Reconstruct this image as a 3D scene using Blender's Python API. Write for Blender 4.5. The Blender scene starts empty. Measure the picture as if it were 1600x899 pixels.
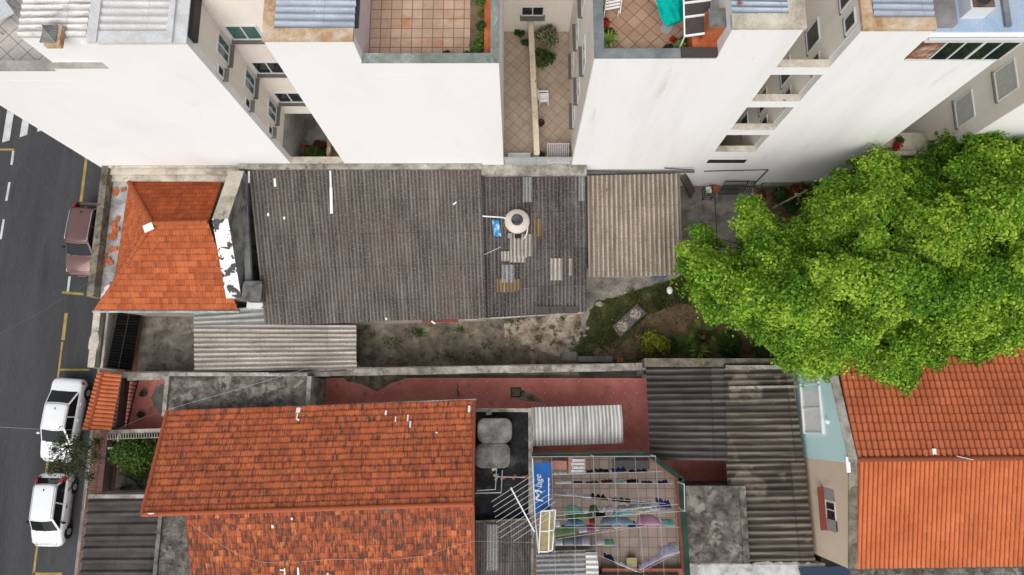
import bpy, math, random
import numpy as np
from mathutils import Matrix, Vector
random.seed(7)
RNG = np.random.default_rng(7)
S = bpy.context.scene
COL = S.collection
R_ = math.radians

# ------------------------------------------------------------------ camera
# drone camera 38 m above the street, looking almost straight down (11 degrees off the vertical)
F_PX, H_CAM = 1090.0, 38.0
_down = np.array([6.0, -210.5, -F_PX]); _down /= np.linalg.norm(_down)
_up = -_down
_wy = np.array([0, 1.0, 0]); _wy = _wy - _up * _wy.dot(_up); _wy /= np.linalg.norm(_wy)
_wx = np.cross(_wy, _up)
RC = np.array([_wx, _wy, _up])
cam = bpy.data.cameras.new('camera'); camo = bpy.data.objects.new('camera', cam); COL.objects.link(camo)
camo.matrix_world = Matrix([[*RC[0], 0], [*RC[1], 0], [*RC[2], H_CAM], [0, 0, 0, 1]])
cam.sensor_fit = 'HORIZONTAL'; cam.sensor_width = 36; cam.lens = 36 * F_PX / 1600
cam.clip_end = 2000
S.camera = camo

# ------------------------------------------------------------------ sky, sun, exposure (soft overcast)
SUN_EL, SUN_AZ = R_(50), R_(190)          # azimuth from +y (north), clockwise
wd = bpy.data.worlds.new('World'); S.world = wd; wd.use_nodes = True
wn = wd.node_tree.nodes; wl = wd.node_tree.links
for n in list(wn): wn.remove(n)
wo = wn.new('ShaderNodeOutputWorld'); wb = wn.new('ShaderNodeBackground'); sk = wn.new('ShaderNodeTexSky')
hs = wn.new('ShaderNodeHueSaturation'); hs.inputs['Saturation'].default_value = 0.28
sk.sky_type = 'NISHITA'; sk.sun_disc = False; sk.sun_elevation = SUN_EL; sk.sun_rotation = SUN_AZ
sk.dust_density = 3.0; sk.air_density = 1.0
wl.new(sk.outputs[0], hs.inputs['Color']); wl.new(hs.outputs[0], wb.inputs[0]); wl.new(wb.outputs[0], wo.inputs[0])
wb.inputs[1].default_value = 0.15
sl = bpy.data.lights.new('sun', 'SUN'); so = bpy.data.objects.new('sun', sl); COL.objects.link(so)
sl.energy = 1.5; sl.angle = R_(60); sl.color = (1.0, 0.965, 0.92)
sd = Vector((math.sin(SUN_AZ) * math.cos(SUN_EL), math.cos(SUN_AZ) * math.cos(SUN_EL), math.sin(SUN_EL)))
so.rotation_euler = sd.to_track_quat('Z', 'Y').to_euler(); so.location = (0, -20, 60)
S.view_settings.view_transform = 'Standard'; S.view_settings.look = 'None'
S.view_settings.exposure = 0.17; S.view_settings.gamma = 1.0
S.view_settings.use_curve_mapping = False
S.cycles.max_bounces = 6; S.cycles.diffuse_bounces = 3; S.cycles.glossy_bounces = 2; S.cycles.transmission_bounces = 3
S.cycles.transparent_max_bounces = 4

# ------------------------------------------------------------------ survey helpers: a photo pixel and a known height give a point in metres
def _ray(px, py): return RC @ np.array([px - 800, -(py - 449.5), -F_PX])
def P(px, py, z):
    r = _ray(px, py); t = (z - H_CAM) / r[2]; return Vector((r[0] * t, r[1] * t, z))
def PY(px, py, Y):
    r = _ray(px, py); t = Y / r[1]; return Vector((r[0] * t, Y, r[2] * t + H_CAM))
def PX(px, py, X):
    r = _ray(px, py); t = X / r[0]; return Vector((X, r[1] * t, r[2] * t + H_CAM))
def PP(px, py, A, B, C, lift=0.0):
    """where the line of sight through a pixel meets the plane A B C"""
    A, B, C = Vector(A), Vector(B), Vector(C); n = (B - A).cross(C - A).normalized()
    if n.z < 0: n = -n
    r = Vector(_ray(px, py)); o = Vector((0, 0, H_CAM)); t = ((A - o).dot(n) + lift) / r.dot(n); return o + r * t
def lerp(a, b, t): return a + (b - a) * t

# ------------------------------------------------------------------ mesh builder
class MB:
    def __init__(s): s.v = []; s.f = []; s.uv = []
    def face(s, pts, uv=None):
        i = len(s.v); s.v += [tuple(p) for p in pts]; s.f.append(tuple(range(i, i + len(pts)))); s.uv.append(uv)
    def obox(s, o, a, b, c):                       # corner + three edge vectors (right handed)
        o = Vector(o); a = Vector(a); b = Vector(b); c = Vector(c)
        if a.cross(b).dot(c) < 0: a, b = b, a
        i = len(s.v)
        for k in range(8):
            s.v.append(tuple(o + a * (k & 1) + b * ((k >> 1) & 1) + c * (k >> 2)))
        for q in ((0, 2, 3, 1), (4, 5, 7, 6), (0, 1, 5, 4), (2, 6, 7, 3), (0, 4, 6, 2), (1, 3, 7, 5)):
            s.f.append(tuple(i + k for k in q)); s.uv.append(None)
        return s
    def box(s, x0, x1, y0, y1, z0, z1):
        return s.obox((x0, y0, z0), (x1 - x0, 0, 0), (0, y1 - y0, 0), (0, 0, z1 - z0))
    def prism(s, poly, z0, z1):                    # poly: xy(z) list counterclockwise; z1 may be a list of heights
        n = len(poly); i = len(s.v)
        zs = z1 if isinstance(z1, (list, tuple)) else [z1] * n
        zb = z0 if isinstance(z0, (list, tuple)) else [z0] * n
        a = sum(poly[k][0] * poly[(k + 1) % n][1] - poly[(k + 1) % n][0] * poly[k][1] for k in range(n))
        if a < 0:
            poly = poly[::-1]; zs = list(zs)[::-1]; zb = list(zb)[::-1]
        for k in range(n): s.v.append((poly[k][0], poly[k][1], zb[k]))
        for k in range(n): s.v.append((poly[k][0], poly[k][1], zs[k]))
        s.f.append(tuple(i + k for k in range(n))[::-1]); s.uv.append(None)
        s.f.append(tuple(i + n + k for k in range(n))); s.uv.append(None)
        for k in range(n):
            l = (k + 1) % n; s.f.append((i + k, i + l, i + n + l, i + n + k)); s.uv.append(None)
        return s
    def bar(s, a, b, w, h=None):                   # square bar between two points
        a = Vector(a); b = Vector(b); d = b - a; h = h or w
        u = d.cross(Vector((0, 0, 1)))
        if u.length < 1e-4: u = Vector((1, 0, 0))
        u.normalize(); n = u.cross(d).normalized()
        return s.obox(a - u * w / 2 - n * h / 2, d, u * w, n * h)
    def tube(s, pts, r, n=8, cap=True):
        pts = [Vector(p) for p in pts]; rs = r if isinstance(r, (list, tuple)) else [r] * len(pts)
        i = len(s.v); ref = Vector((0.31, 0.17, 0.93))
        for k, p in enumerate(pts):
            d = (pts[min(k + 1, len(pts) - 1)] - pts[max(k - 1, 0)]).normalized()
            u = d.cross(ref)
            if u.length < 1e-3: u = d.cross(Vector((1, 0, 0)))
            u.normalize(); w = d.cross(u)
            for j in range(n):
                t = 2 * math.pi * j / n; s.v.append(tuple(p + (u * math.cos(t) + w * math.sin(t)) * rs[k]))
        for k in range(len(pts) - 1):
            for j in range(n):
                l = (j + 1) % n
                s.f.append((i + k * n + j, i + k * n + l, i + (k + 1) * n + l, i + (k + 1) * n + j)); s.uv.append(None)
        if cap:
            s.f.append(tuple(i + j for j in range(n))[::-1]); s.uv.append(None)
            e = i + (len(pts) - 1) * n; s.f.append(tuple(e + j for j in range(n))); s.uv.append(None)
        return s
    def lathe(s, c, prof, n=24, sx=1, sy=1):       # prof: (radius, z) list from bottom to top
        i = len(s.v)
        for r, z in prof:
            for j in range(n):
                t = 2 * math.pi * j / n; s.v.append((c[0] + r * sx * math.cos(t), c[1] + r * sy * math.sin(t), c[2] + z))
        for k in range(len(prof) - 1):
            for j in range(n):
                l = (j + 1) % n; s.f.append((i + k * n + j, i + k * n + l, i + (k + 1) * n + l, i + (k + 1) * n + j)); s.uv.append(None)
        s.f.append(tuple(i + j for j in range(n))[::-1]); s.uv.append(None)
        e = i + (len(prof) - 1) * n; s.f.append(tuple(e + j for j in range(n))); s.uv.append(None)
        return s
    def loft(s, secs, close=True, cap=True):
        n = len(secs[0]); i = len(s.v)
        for q in secs: s.v += [tuple(p) for p in q]
        for k in range(len(secs) - 1):
            for j in range(n if close else n - 1):
                l = (j + 1) % n; s.f.append((i + k * n + j, i + k * n + l, i + (k + 1) * n + l, i + (k + 1) * n + j)); s.uv.append(None)
        if cap:
            s.f.append(tuple(i + j for j in range(n))[::-1]); s.uv.append(None)
            e = i + (len(secs) - 1) * n; s.f.append(tuple(e + j for j in range(n))); s.uv.append(None)
        return s
    def grid(s, pts, uvs=None):                    # pts[r][c]
        nr = len(pts); nc = len(pts[0]); i = len(s.v)
        for r in pts: s.v += [tuple(p) for p in r]
        for r in range(nr - 1):
            for c in range(nc - 1):
                q = (i + r * nc + c, i + (r + 1) * nc + c, i + (r + 1) * nc + c + 1, i + r * nc + c + 1)
                a = [Vector(s.v[k]) for k in q]
                if ((a[2] - a[0]).cross(a[3] - a[1])).length < 1e-7: continue
                s.f.append(q)
                s.uv.append([uvs[r][c], uvs[r + 1][c], uvs[r + 1][c + 1], uvs[r][c + 1]] if uvs else None)
        return s
    def build(s, name, mat, parent=None, smooth=False):
        me = bpy.data.meshes.new(name); me.from_pydata(s.v, [], s.f)
        if any(u is not None for u in s.uv):
            l = me.uv_layers.new(name='UVMap'); d = []
            for f, u in zip(s.f, s.uv):
                for k in range(len(f)): d += (u[k] if u else (0, 0))
            l.data.foreach_set('uv', d)
        me.materials.append(mat)
        if smooth: me.polygons.foreach_set('use_smooth', [True] * len(me.polygons))
        me.update()
        o = bpy.data.objects.new(name, me); COL.objects.link(o)
        if parent is not None: attach(o, parent)
        return o

def attach(o, parent):
    o.parent = parent
    o.matrix_parent_inverse = Matrix.Translation(-parent.location)   # mesh parents sit at the world origin
def tag(o, label, cat, group=None):
    o['label'] = label; o['category'] = cat
    if group: o['group'] = group
    return o
def thing(name, label, cat, loc, group=None):
    o = bpy.data.objects.new(name, None); o.empty_display_size = 0.3; COL.objects.link(o)
    o.location = loc
    return tag(o, label, cat, group)
def struct(o, kind='structure'):
    o['kind'] = kind; return o
def kids(o): return [c for c in bpy.data.objects if c.parent == o]
def copy_tree(o, parent=None):
    c = o.copy(); COL.objects.link(c)
    if parent is not None: c.parent = parent
    for k in kids(o): copy_tree(k, c)
    return c

# ------------------------------------------------------------------ materials
def lin(r, g, b):
    f = lambda c: (c / 255 / 12.92) if c / 255 <= 0.04045 else ((c / 255 + 0.055) / 1.055) ** 2.4
    return (f(r), f(g), f(b), 1)
class NT:
    def __init__(s, name, rough=0.9, spec=0.2, metal=0.0):
        s.m = bpy.data.materials.new(name); s.m.use_nodes = True
        s.n = s.m.node_tree.nodes; s.l = s.m.node_tree.links
        s.b = s.n['Principled BSDF']; s.b.inputs['Roughness'].default_value = rough
        s.b.inputs['Specular IOR Level'].default_value = spec; s.b.inputs['Metallic'].default_value = metal
        s.tc = s.n.new('ShaderNodeTexCoord')
    def put(s, i, v):
        if hasattr(v, 'is_output') and v.is_output: s.l.new(v, i)
        else: i.default_value = v
    def map(s, src, scale=(1, 1, 1), rot=(0, 0, 0), loc=(0, 0, 0)):
        m = s.n.new('ShaderNodeMapping'); s.l.new(s.tc.outputs[src] if isinstance(src, str) else src, m.inputs[0])
        m.inputs['Scale'].default_value = scale; m.inputs['Rotation'].default_value = rot; m.inputs['Location'].default_value = loc
        return m.outputs[0]
    def noise(s, vec, scale, detail=4, rough=0.6, dist=0):
        n = s.n.new('ShaderNodeTexNoise'); s.l.new(vec, n.inputs['Vector'])
        n.inputs['Scale'].default_value = scale; n.inputs['Detail'].default_value = detail; n.inputs['Roughness'].default_value = rough
        n.inputs['Distortion'].default_value = dist
        return n.outputs['Fac']
    def white(s, vec):
        n = s.n.new('ShaderNodeTexWhiteNoise'); n.noise_dimensions = '3D'; s.l.new(vec, n.inputs['Vector']); return n.outputs['Value']
    def vmath(s, op, a, b=None):
        n = s.n.new('ShaderNodeVectorMath'); n.operation = op; s.put(n.inputs[0], a)
        if b is not None: s.put(n.inputs[1], b)
        return n.outputs[0]
    def math(s, op, a, b=0.0, clamp=False):
        n = s.n.new('ShaderNodeMath'); n.operation = op; n.use_clamp = clamp; s.put(n.inputs[0], a); s.put(n.inputs[1], b); return n.outputs[0]
    def ramp(s, fac, stops, interp='LINEAR'):
        n = s.n.new('ShaderNodeValToRGB'); e = n.color_ramp.elements; n.color_ramp.interpolation = interp
        while len(e) > 1: e.remove(e[0])
        e[0].position = stops[0][0]; e[0].color = stops[0][1]
        for p, c in stops[1:]:
            x = e.new(p); x.color = c
        s.put(n.inputs[0], fac); return n.outputs[0]
    def step(s, fac, lo, hi):
        n = s.n.new('ShaderNodeMapRange'); n.interpolation_type = 'SMOOTHSTEP'; s.put(n.inputs[0], fac)
        n.inputs[1].default_value = lo; n.inputs[2].default_value = hi; return n.outputs[0]
    def mix(s, fac, a, b, mode='MIX'):
        n = s.n.new('ShaderNodeMix'); n.data_type = 'RGBA'; n.blend_type = mode
        s.put(n.inputs[0], fac); s.put(n.inputs[6], a); s.put(n.inputs[7], b); return n.outputs[2]
    def bump(s, h, strength=0.3, dist=0.02):
        n = s.n.new('ShaderNodeBump'); n.inputs['Strength'].default_value = strength; n.inputs['Distance'].default_value = dist
        s.put(n.inputs['Height'], h); s.l.new(n.outputs[0], s.b.inputs['Normal'])
    def col(s, c): s.put(s.b.inputs['Base Color'], c); return s.m

def plain(name, c, rough=0.7, spec=0.3, metal=0.0, var=0.12, scale=6):
    t = NT(name, rough, spec, metal); v = t.map('Object'); f = t.noise(v, scale, 4)
    d = tuple(x * (1 - var) for x in c[:3]) + (1,); l = tuple(min(1, x * (1 + var)) for x in c[:3]) + (1,)
    return t.col(t.ramp(f, [(0.3, d), (0.7, l)]))
def weather(name, stops, scale=1.0, detail=6, sc=(1, 1, 1), spots=(), rough=0.92, bump=0.25, spec=0.15, fine_amt=0.35, contrast=1.8, rough_n=0.7):
    """noise blend of colours, with spots [(colour, scale, lo, hi, strength)] on top"""
    t = NT(name, rough, spec); v = t.map('Object', sc)
    c = t.ramp(t.math('ADD', t.math('MULTIPLY', t.math('SUBTRACT', t.noise(v, scale, detail, rough_n, 0.25), 0.5), contrast), 0.5), stops)
    for k, (col, ssc, lo, hi, st) in enumerate(spots):
        w = t.map('Object', sc, loc=(13.1 * (k + 1), 5.7 * k, 2.2 * k))
        m = t.math('MULTIPLY', t.step(t.noise(w, ssc, 5, 0.6, 0.3), lo, hi), st)
        c = t.mix(m, c, col)
    fine = t.noise(v, 22, 3)
    c = t.mix(fine_amt, c, t.ramp(fine, [(0.3, (0.55, 0.55, 0.55, 1)), (0.7, (1.35, 1.35, 1.35, 1))]), 'MULTIPLY')
    t.bump(fine, bump, 0.02)
    return t.col(c)
def sheet(name, dark, mid, light, speck=None, var=0.18, streak=(4.0, 0.35), lap=1.7, rough=0.9, spots=(), spec=0.15, pitch=0.187, trough_shade=0.7):
    """weathered corrugated sheeting; UV in metres, v along the corrugation"""
    t = NT(name, rough, spec); uv = t.map('UV')
    c = t.ramp(t.noise(t.map('UV', (streak[0], streak[1], 1)), 1.0, 6, 0.65), [(0.32, dark), (0.5, mid), (0.7, light)])
    big = t.noise(uv, 0.35, 4, 0.6, 0.5)
    c = t.mix(0.55, c, t.ramp(big, [(0.3, (0.6, 0.58, 0.57, 1)), (0.7, (1.3, 1.3, 1.3, 1))]), 'MULTIPLY')
    sx = t.n.new('ShaderNodeSeparateXYZ'); t.l.new(uv, sx.inputs[0])
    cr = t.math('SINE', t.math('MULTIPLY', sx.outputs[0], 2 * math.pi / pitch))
    c = t.mix(trough_shade, c, t.ramp(t.math('ADD', t.math('MULTIPLY', cr, 0.5), 0.5), [(0, (0.5, 0.48, 0.46, 1)), (0.55, (0.95, 0.95, 0.95, 1)), (1, (1.75, 1.73, 1.7, 1))]), 'MULTIPLY')  # crest highlights and darker troughs painted in to stand for soft shading
    cell = t.vmath('FLOOR', t.map('UV', (1 / 0.92, 1 / lap, 1)))
    w = t.white(cell)
    c = t.mix(1.0, c, t.ramp(w, [(0, (1 - var,) * 3 + (1,)), (1, (1 + var,) * 3 + (1,))]), 'MULTIPLY')
    for k, (col, ssc, lo, hi, st) in enumerate(spots):
        m = t.math('MULTIPLY', t.step(t.noise(t.map('UV', (1, .5, 1), loc=(7.3 * (k + 1), 3.1, 0)), ssc, 5, 0.6, 0.3), lo, hi), st)
        c = t.mix(m, c, col)
    if speck:
        c = t.mix(t.math('MULTIPLY', t.step(t.noise(uv, 11, 4, 0.75), 0.54, 0.62), 0.7), c, speck)
    c = t.mix(0.5, c, t.ramp(t.noise(uv, 30, 2), [(0.3, (0.6, 0.6, 0.6, 1)), (0.7, (1.35, 1.35, 1.35, 1))]), 'MULTIPLY')
    fr = t.n.new('ShaderNodeSeparateXYZ'); t.l.new(t.vmath('FRACTION', t.map('UV', (1, 1 / lap, 1))), fr.inputs[0])
    c = t.mix(t.math('MULTIPLY', t.math('GREATER_THAN', fr.outputs[1], 0.975), 0.5), c, dark)
    return t.col(c)
def tilemat(name, cols, stain, stain_lo=0.5, stain_hi=0.68, stain_amt=0.75, streak=(9, 2.2), groove=0.0, var=0.6, ribs=1, lap=0.0):
    """clay tiles; UV counts tiles, so every tile gets its own tone"""
    t = NT(name, 0.88, 0.2); cell = t.vmath('FLOOR', t.map('UV'))
    w = t.math('ADD', t.math('MULTIPLY', t.math('SUBTRACT', t.white(cell), 0.5), var), 0.5); c = t.ramp(w, cols)
    big = t.noise(t.map('UV', (1 / 9, 1 / 5, 1)), 1.0, 4, 0.6)
    c = t.mix(0.6, c, t.ramp(big, [(0.3, (0.62, 0.55, 0.52, 1)), (0.68, (1.2, 1.2, 1.15, 1))]), 'MULTIPLY')
    st = t.noise(t.map('UV', (streak[0] / 9, streak[1] / 4, 1)), 1.3, 7, 0.75)
    rib = t.noise(t.map('UV', (2.6, .55, 1)), 1.0, 3, 0.6); st = t.math('ADD', st, t.math('MULTIPLY', t.math('SUBTRACT', rib, 0.5), 0.8))
    st = t.math('ADD', st, t.math('MULTIPLY', t.math('SUBTRACT', t.white(t.vmath('ADD', cell, (31.0, 17.0, 3.0))), 0.5), 0.1))
    c = t.mix(t.math('MULTIPLY', t.step(st, stain_lo, stain_hi), stain_amt), c, stain)
    if lap:  # lap stain that also paints the overlap shade along lower tile edges
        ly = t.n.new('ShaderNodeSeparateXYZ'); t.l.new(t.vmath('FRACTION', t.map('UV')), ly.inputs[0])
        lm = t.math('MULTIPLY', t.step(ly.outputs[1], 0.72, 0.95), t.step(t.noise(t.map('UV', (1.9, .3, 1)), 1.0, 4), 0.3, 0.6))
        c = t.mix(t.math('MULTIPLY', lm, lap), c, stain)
    if groove:  # rib lines drawn darker along the grooves
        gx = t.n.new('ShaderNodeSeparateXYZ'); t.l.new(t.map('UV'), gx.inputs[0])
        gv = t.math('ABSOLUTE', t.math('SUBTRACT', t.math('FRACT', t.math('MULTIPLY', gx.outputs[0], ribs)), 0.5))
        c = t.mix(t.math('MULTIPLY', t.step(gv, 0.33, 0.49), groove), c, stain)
    c = t.mix(0.4, c, t.ramp(t.noise(t.map('UV'), 6, 3), [(0.3, (0.7, 0.7, 0.7, 1)), (0.7, (1.25, 1.25, 1.25, 1))]), 'MULTIPLY')
    return t.col(c)
def floortile(name, c1, c2, grout, size=0.4, rot=0.0, gw=0.035, stain=None, mort=0.9):
    t = NT(name, 0.6, 0.3); v = t.map('Object', (1 / size, 1 / size, 0), (0, 0, rot))
    w = t.white(t.vmath('FLOOR', v)); c = t.mix(w, c1, c2)
    c = t.mix(0.5, c, t.ramp(t.noise(t.map('Object'), 1.1, 5), [(0.3, (0.7, 0.66, 0.62, 1)), (0.7, (1.2, 1.2, 1.2, 1))]), 'MULTIPLY')
    c = t.mix(0.35, c, t.ramp(t.noise(t.map('Object'), 11, 3), [(0.3, (0.75, 0.72, 0.7, 1)), (0.7, (1.2, 1.2, 1.2, 1))]), 'MULTIPLY')
    if stain: c = t.mix(t.math('MULTIPLY', t.step(t.noise(t.map('Object'), 0.9, 4), 0.56, 0.68), 0.6), c, stain)
    f = t.n.new('ShaderNodeSeparateXYZ'); t.l.new(t.vmath('FRACTION', v), f.inputs[0])
    g = t.math('MAXIMUM', t.math('LESS_THAN', f.outputs[0], gw / size), t.math('LESS_THAN', f.outputs[1], gw / size))
    return t.col(t.mix(t.math('MULTIPLY', g, mort), c, grout))
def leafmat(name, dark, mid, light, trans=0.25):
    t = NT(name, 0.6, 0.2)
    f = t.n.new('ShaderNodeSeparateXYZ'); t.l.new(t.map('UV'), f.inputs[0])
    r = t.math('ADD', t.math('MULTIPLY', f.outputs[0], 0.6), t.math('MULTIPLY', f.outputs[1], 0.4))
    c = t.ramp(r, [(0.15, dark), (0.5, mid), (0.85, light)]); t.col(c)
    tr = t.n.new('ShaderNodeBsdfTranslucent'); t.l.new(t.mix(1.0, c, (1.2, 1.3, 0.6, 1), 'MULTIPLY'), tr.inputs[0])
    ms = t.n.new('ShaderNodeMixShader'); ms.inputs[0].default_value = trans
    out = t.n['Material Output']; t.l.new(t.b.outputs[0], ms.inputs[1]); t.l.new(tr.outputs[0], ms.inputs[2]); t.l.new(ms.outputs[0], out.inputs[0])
    return t.m

G = lambda v: (v, v, v, 1)
M = {}
M['render'] = weather('white_render', [(0.1, (0.765, 0.76, 0.745, 1)), (0.55, (0.82, 0.815, 0.8, 1)), (0.9, (0.84, 0.835, 0.82, 1))], 0.2, 5, (1, 1, 0.5),
                      [((0.55, 0.54, 0.52, 1), 1.0, 0.62, 0.8, 0.22)], 0.85, 0.05, fine_amt=.05)
M['render_old'] = weather('streaked_white_render', [(0.1, (0.7, 0.69, 0.665, 1)), (0.5, (0.79, 0.78, 0.76, 1)), (0.9, (0.83, 0.82, 0.81, 1))], 0.3, 6, (1.2, 1, 0.2),
                          [((0.42, 0.41, 0.395, 1), 1.3, 0.6, 0.78, 0.4), ((0.3, 0.29, 0.28, 1), 3.4, 0.66, 0.76, 0.25)], 0.85, 0.05, fine_amt=.05)
M['cream'] = weather('cream_render', [(0.3, (0.7, 0.64, 0.56, 1)), (0.7, (0.78, 0.73, 0.655, 1))], 0.4, 5, (1, 1, 0.4), [((0.4, 0.36, 0.3, 1), 0.8, 0.64, 0.8, 0.4)], 0.85, 0.05, fine_amt=.08)
M['dirty_cream'] = weather('stained_cream_ledge', [(0.25, (0.3, 0.27, 0.22, 1)), (0.5, (0.5, 0.45, 0.37, 1)), (0.75, (0.62, 0.57, 0.48, 1))], 0.9, 7, (1, 1, 1), [((0.08, 0.075, 0.07, 1), 2.0, 0.6, 0.72, 0.7)], 0.9)
M['rust_ledge'] = weather('rust_stained_ledge', [(0.25, (0.36, 0.2, 0.1, 1)), (0.5, (0.5, 0.36, 0.23, 1)), (0.75, (0.58, 0.5, 0.42, 1))], 1.4, 7, (1, 1, 1), [((0.5, 0.48, 0.45, 1), 2.0, 0.58, 0.68, 0.7)], 0.9)
M['green_cap'] = weather('faded_green_cap', [(0.3, (0.15, 0.18, 0.15, 1)), (0.6, (0.23, 0.26, 0.23, 1)), (0.75, (0.38, 0.41, 0.43, 1))], 0.8, 7, (1, 1, 1), [((0.07, 0.08, 0.07, 1), 2.2, 0.58, 0.7, 0.7)], 0.9)
M['grey_cap'] = weather('slate_grey_cap', [(0.3, (0.14, 0.16, 0.165, 1)), (0.7, (0.22, 0.24, 0.245, 1))], 1.2, 6)
M['metal_roof'] = sheet('blue_grey_metal_sheet', (0.2, 0.23, 0.28, 1), (0.3, 0.34, 0.4, 1), (0.4, 0.44, 0.5, 1), var=0.08, rough=0.55, spots=[((0.22, 0.05, 0.03, 1), 1.2, 0.66, 0.69, 0.8)], spec=0.4, trough_shade=.3)
M['white_sheet'] = sheet('whitewashed_sheet', (0.3, 0.27, 0.25, 1), (0.6, 0.58, 0.56, 1), (0.75, 0.74, 0.73, 1), streak=(9, 1.2), var=0.06, trough_shade=.4)
M['pale_sheet'] = sheet('pale_grey_sheet', (0.45, 0.44, 0.43, 1), (0.56, 0.55, 0.545, 1), (0.64, 0.63, 0.62, 1), var=0.05, trough_shade=.25)
M['dark_sheet'] = sheet('dark_fibre_cement_sheet', (0.066, 0.058, 0.052, 1), (0.115, 0.101, 0.09, 1), (0.18, 0.16, 0.144, 1), (0.28, 0.26, 0.235, 1), var=0.08, spots=[((0.12, 0.085, 0.07, 1), 0.5, 0.5, 0.7, 0.5)])
M['dark_sheet2'] = sheet('patched_fibre_cement_sheet', (0.05, 0.044, 0.042, 1), (0.088, 0.078, 0.075, 1), (0.14, 0.125, 0.118, 1), (0.24, 0.22, 0.2, 1), var=0.25, lap=1.9, spots=[((0.2, 0.17, 0.15, 1), 0.6, 0.58, 0.7, 0.4)])
M['tan_sheet'] = sheet('tan_fibre_cement_sheet', (0.17, 0.14, 0.11, 1), (0.29, 0.245, 0.2, 1), (0.38, 0.33, 0.275, 1), (0.1, 0.08, 0.07, 1), var=0.08, streak=(7, 0.4), spots=[((0.06, 0.045, 0.04, 1), 2.2, 0.68, 0.72, 0.8)])
M['light_sheet'] = sheet('light_fibre_cement_sheet', (0.2, 0.18, 0.155, 1), (0.33, 0.3, 0.265, 1), (0.44, 0.41, 0.37, 1), (0.15, 0.13, 0.11, 1), var=0.1, streak=(7, 0.4))
M['kal_sheet'] = sheet('ribbed_garage_sheet', (0.045, 0.04, 0.037, 1), (0.085, 0.077, 0.07, 1), (0.13, 0.118, 0.107, 1), None, var=0.12, trough_shade=.35)
M['shed_sheet'] = sheet('streaked_shed_sheet', (0.04, 0.034, 0.029, 1), (0.088, 0.075, 0.063, 1), (0.22, 0.188, 0.152, 1), None, var=0.3, lap=3.2, streak=(7, 0.25), spots=[((0.27, 0.225, 0.175, 1), 0.9, 0.57, 0.66, 0.5)])
M['shed_dark'] = sheet('dark_shed_sheet', (0.035, 0.031, 0.03, 1), (0.066, 0.059, 0.056, 1), (0.12, 0.108, 0.1, 1), None, var=0.25, lap=3.2, streak=(7, 0.25))
M['plastic_sheet'] = sheet('translucent_white_sheet', (0.34, 0.34, 0.33, 1), (0.56, 0.56, 0.54, 1), (0.7, 0.7, 0.68, 1), var=0.06, rough=0.45)
M['grey_sheet'] = sheet('grey_tin_sheet', (0.12, 0.12, 0.12, 1), (0.2, 0.2, 0.198, 1), (0.3, 0.3, 0.295, 1), (0.4, 0.4, 0.39, 1), var=0.14, streak=(8, 0.3), rough=0.6)
M['green_sheet'] = sheet('grey_green_sheet', (0.16, 0.17, 0.16, 1), (0.26, 0.27, 0.25, 1), (0.36, 0.36, 0.33, 1), var=0.15)
M['black_sheet'] = sheet('black_gate_sheet', (0.006, 0.006, 0.006, 1), (0.011, 0.011, 0.011, 1), (0.02, 0.02, 0.02, 1), var=0.1, rough=0.6)
M['amber_sheet'] = sheet('amber_plastic_sheet', (0.1, 0.07, 0.04, 1), (0.2, 0.145, 0.078, 1), (0.3, 0.22, 0.12, 1), var=0.05)
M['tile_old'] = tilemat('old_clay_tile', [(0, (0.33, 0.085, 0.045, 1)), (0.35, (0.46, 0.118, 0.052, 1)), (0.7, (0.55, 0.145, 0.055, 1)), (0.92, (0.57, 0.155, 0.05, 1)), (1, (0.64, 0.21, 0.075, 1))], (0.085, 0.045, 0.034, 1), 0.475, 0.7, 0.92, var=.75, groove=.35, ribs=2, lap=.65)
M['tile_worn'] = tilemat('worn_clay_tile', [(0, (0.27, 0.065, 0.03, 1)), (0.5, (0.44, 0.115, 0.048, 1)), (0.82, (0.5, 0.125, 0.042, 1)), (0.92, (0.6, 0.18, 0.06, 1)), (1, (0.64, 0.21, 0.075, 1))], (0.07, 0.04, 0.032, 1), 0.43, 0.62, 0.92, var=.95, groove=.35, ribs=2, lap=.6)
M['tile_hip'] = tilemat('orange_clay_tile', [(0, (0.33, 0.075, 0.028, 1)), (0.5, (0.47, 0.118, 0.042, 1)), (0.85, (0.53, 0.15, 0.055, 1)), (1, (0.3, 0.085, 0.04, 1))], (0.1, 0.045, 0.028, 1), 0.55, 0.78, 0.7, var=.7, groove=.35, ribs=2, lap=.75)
M['tile_new'] = tilemat('new_clay_tile', [(0, (0.5, 0.135, 0.052, 1)), (0.5, (0.56, 0.16, 0.063, 1)), (1, (0.6, 0.18, 0.075, 1))], (0.16, 0.045, 0.022, 1), 0.66, 0.9, 0.35, groove=.75, var=.5)
M['tile_shaded'] = tilemat('shaded_clay_tile', [(0, (0.44, 0.12, 0.055, 1)), (0.5, (0.49, 0.138, 0.062, 1)), (1, (0.53, 0.155, 0.07, 1))], (0.1, 0.03, 0.018, 1), 0.6, 0.85, 0.5, groove=.7, var=.5)  # darker, more weathered copy; the upper slope's shade is in its colour
M['concrete'] = weather('stained_concrete', [(0.1, (0.06, 0.052, 0.043, 1)), (0.35, (0.125, 0.11, 0.09, 1)), (0.6, (0.22, 0.195, 0.16, 1)), (0.9, (0.37, 0.335, 0.28, 1))], 1.1, 10, (1, 1, 1), [((0.04, 0.036, 0.03, 1), 2.2, 0.56, 0.66, 0.6), ((0.4, 0.37, 0.32, 1), 0.9, 0.6, 0.64, 0.4)])
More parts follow.
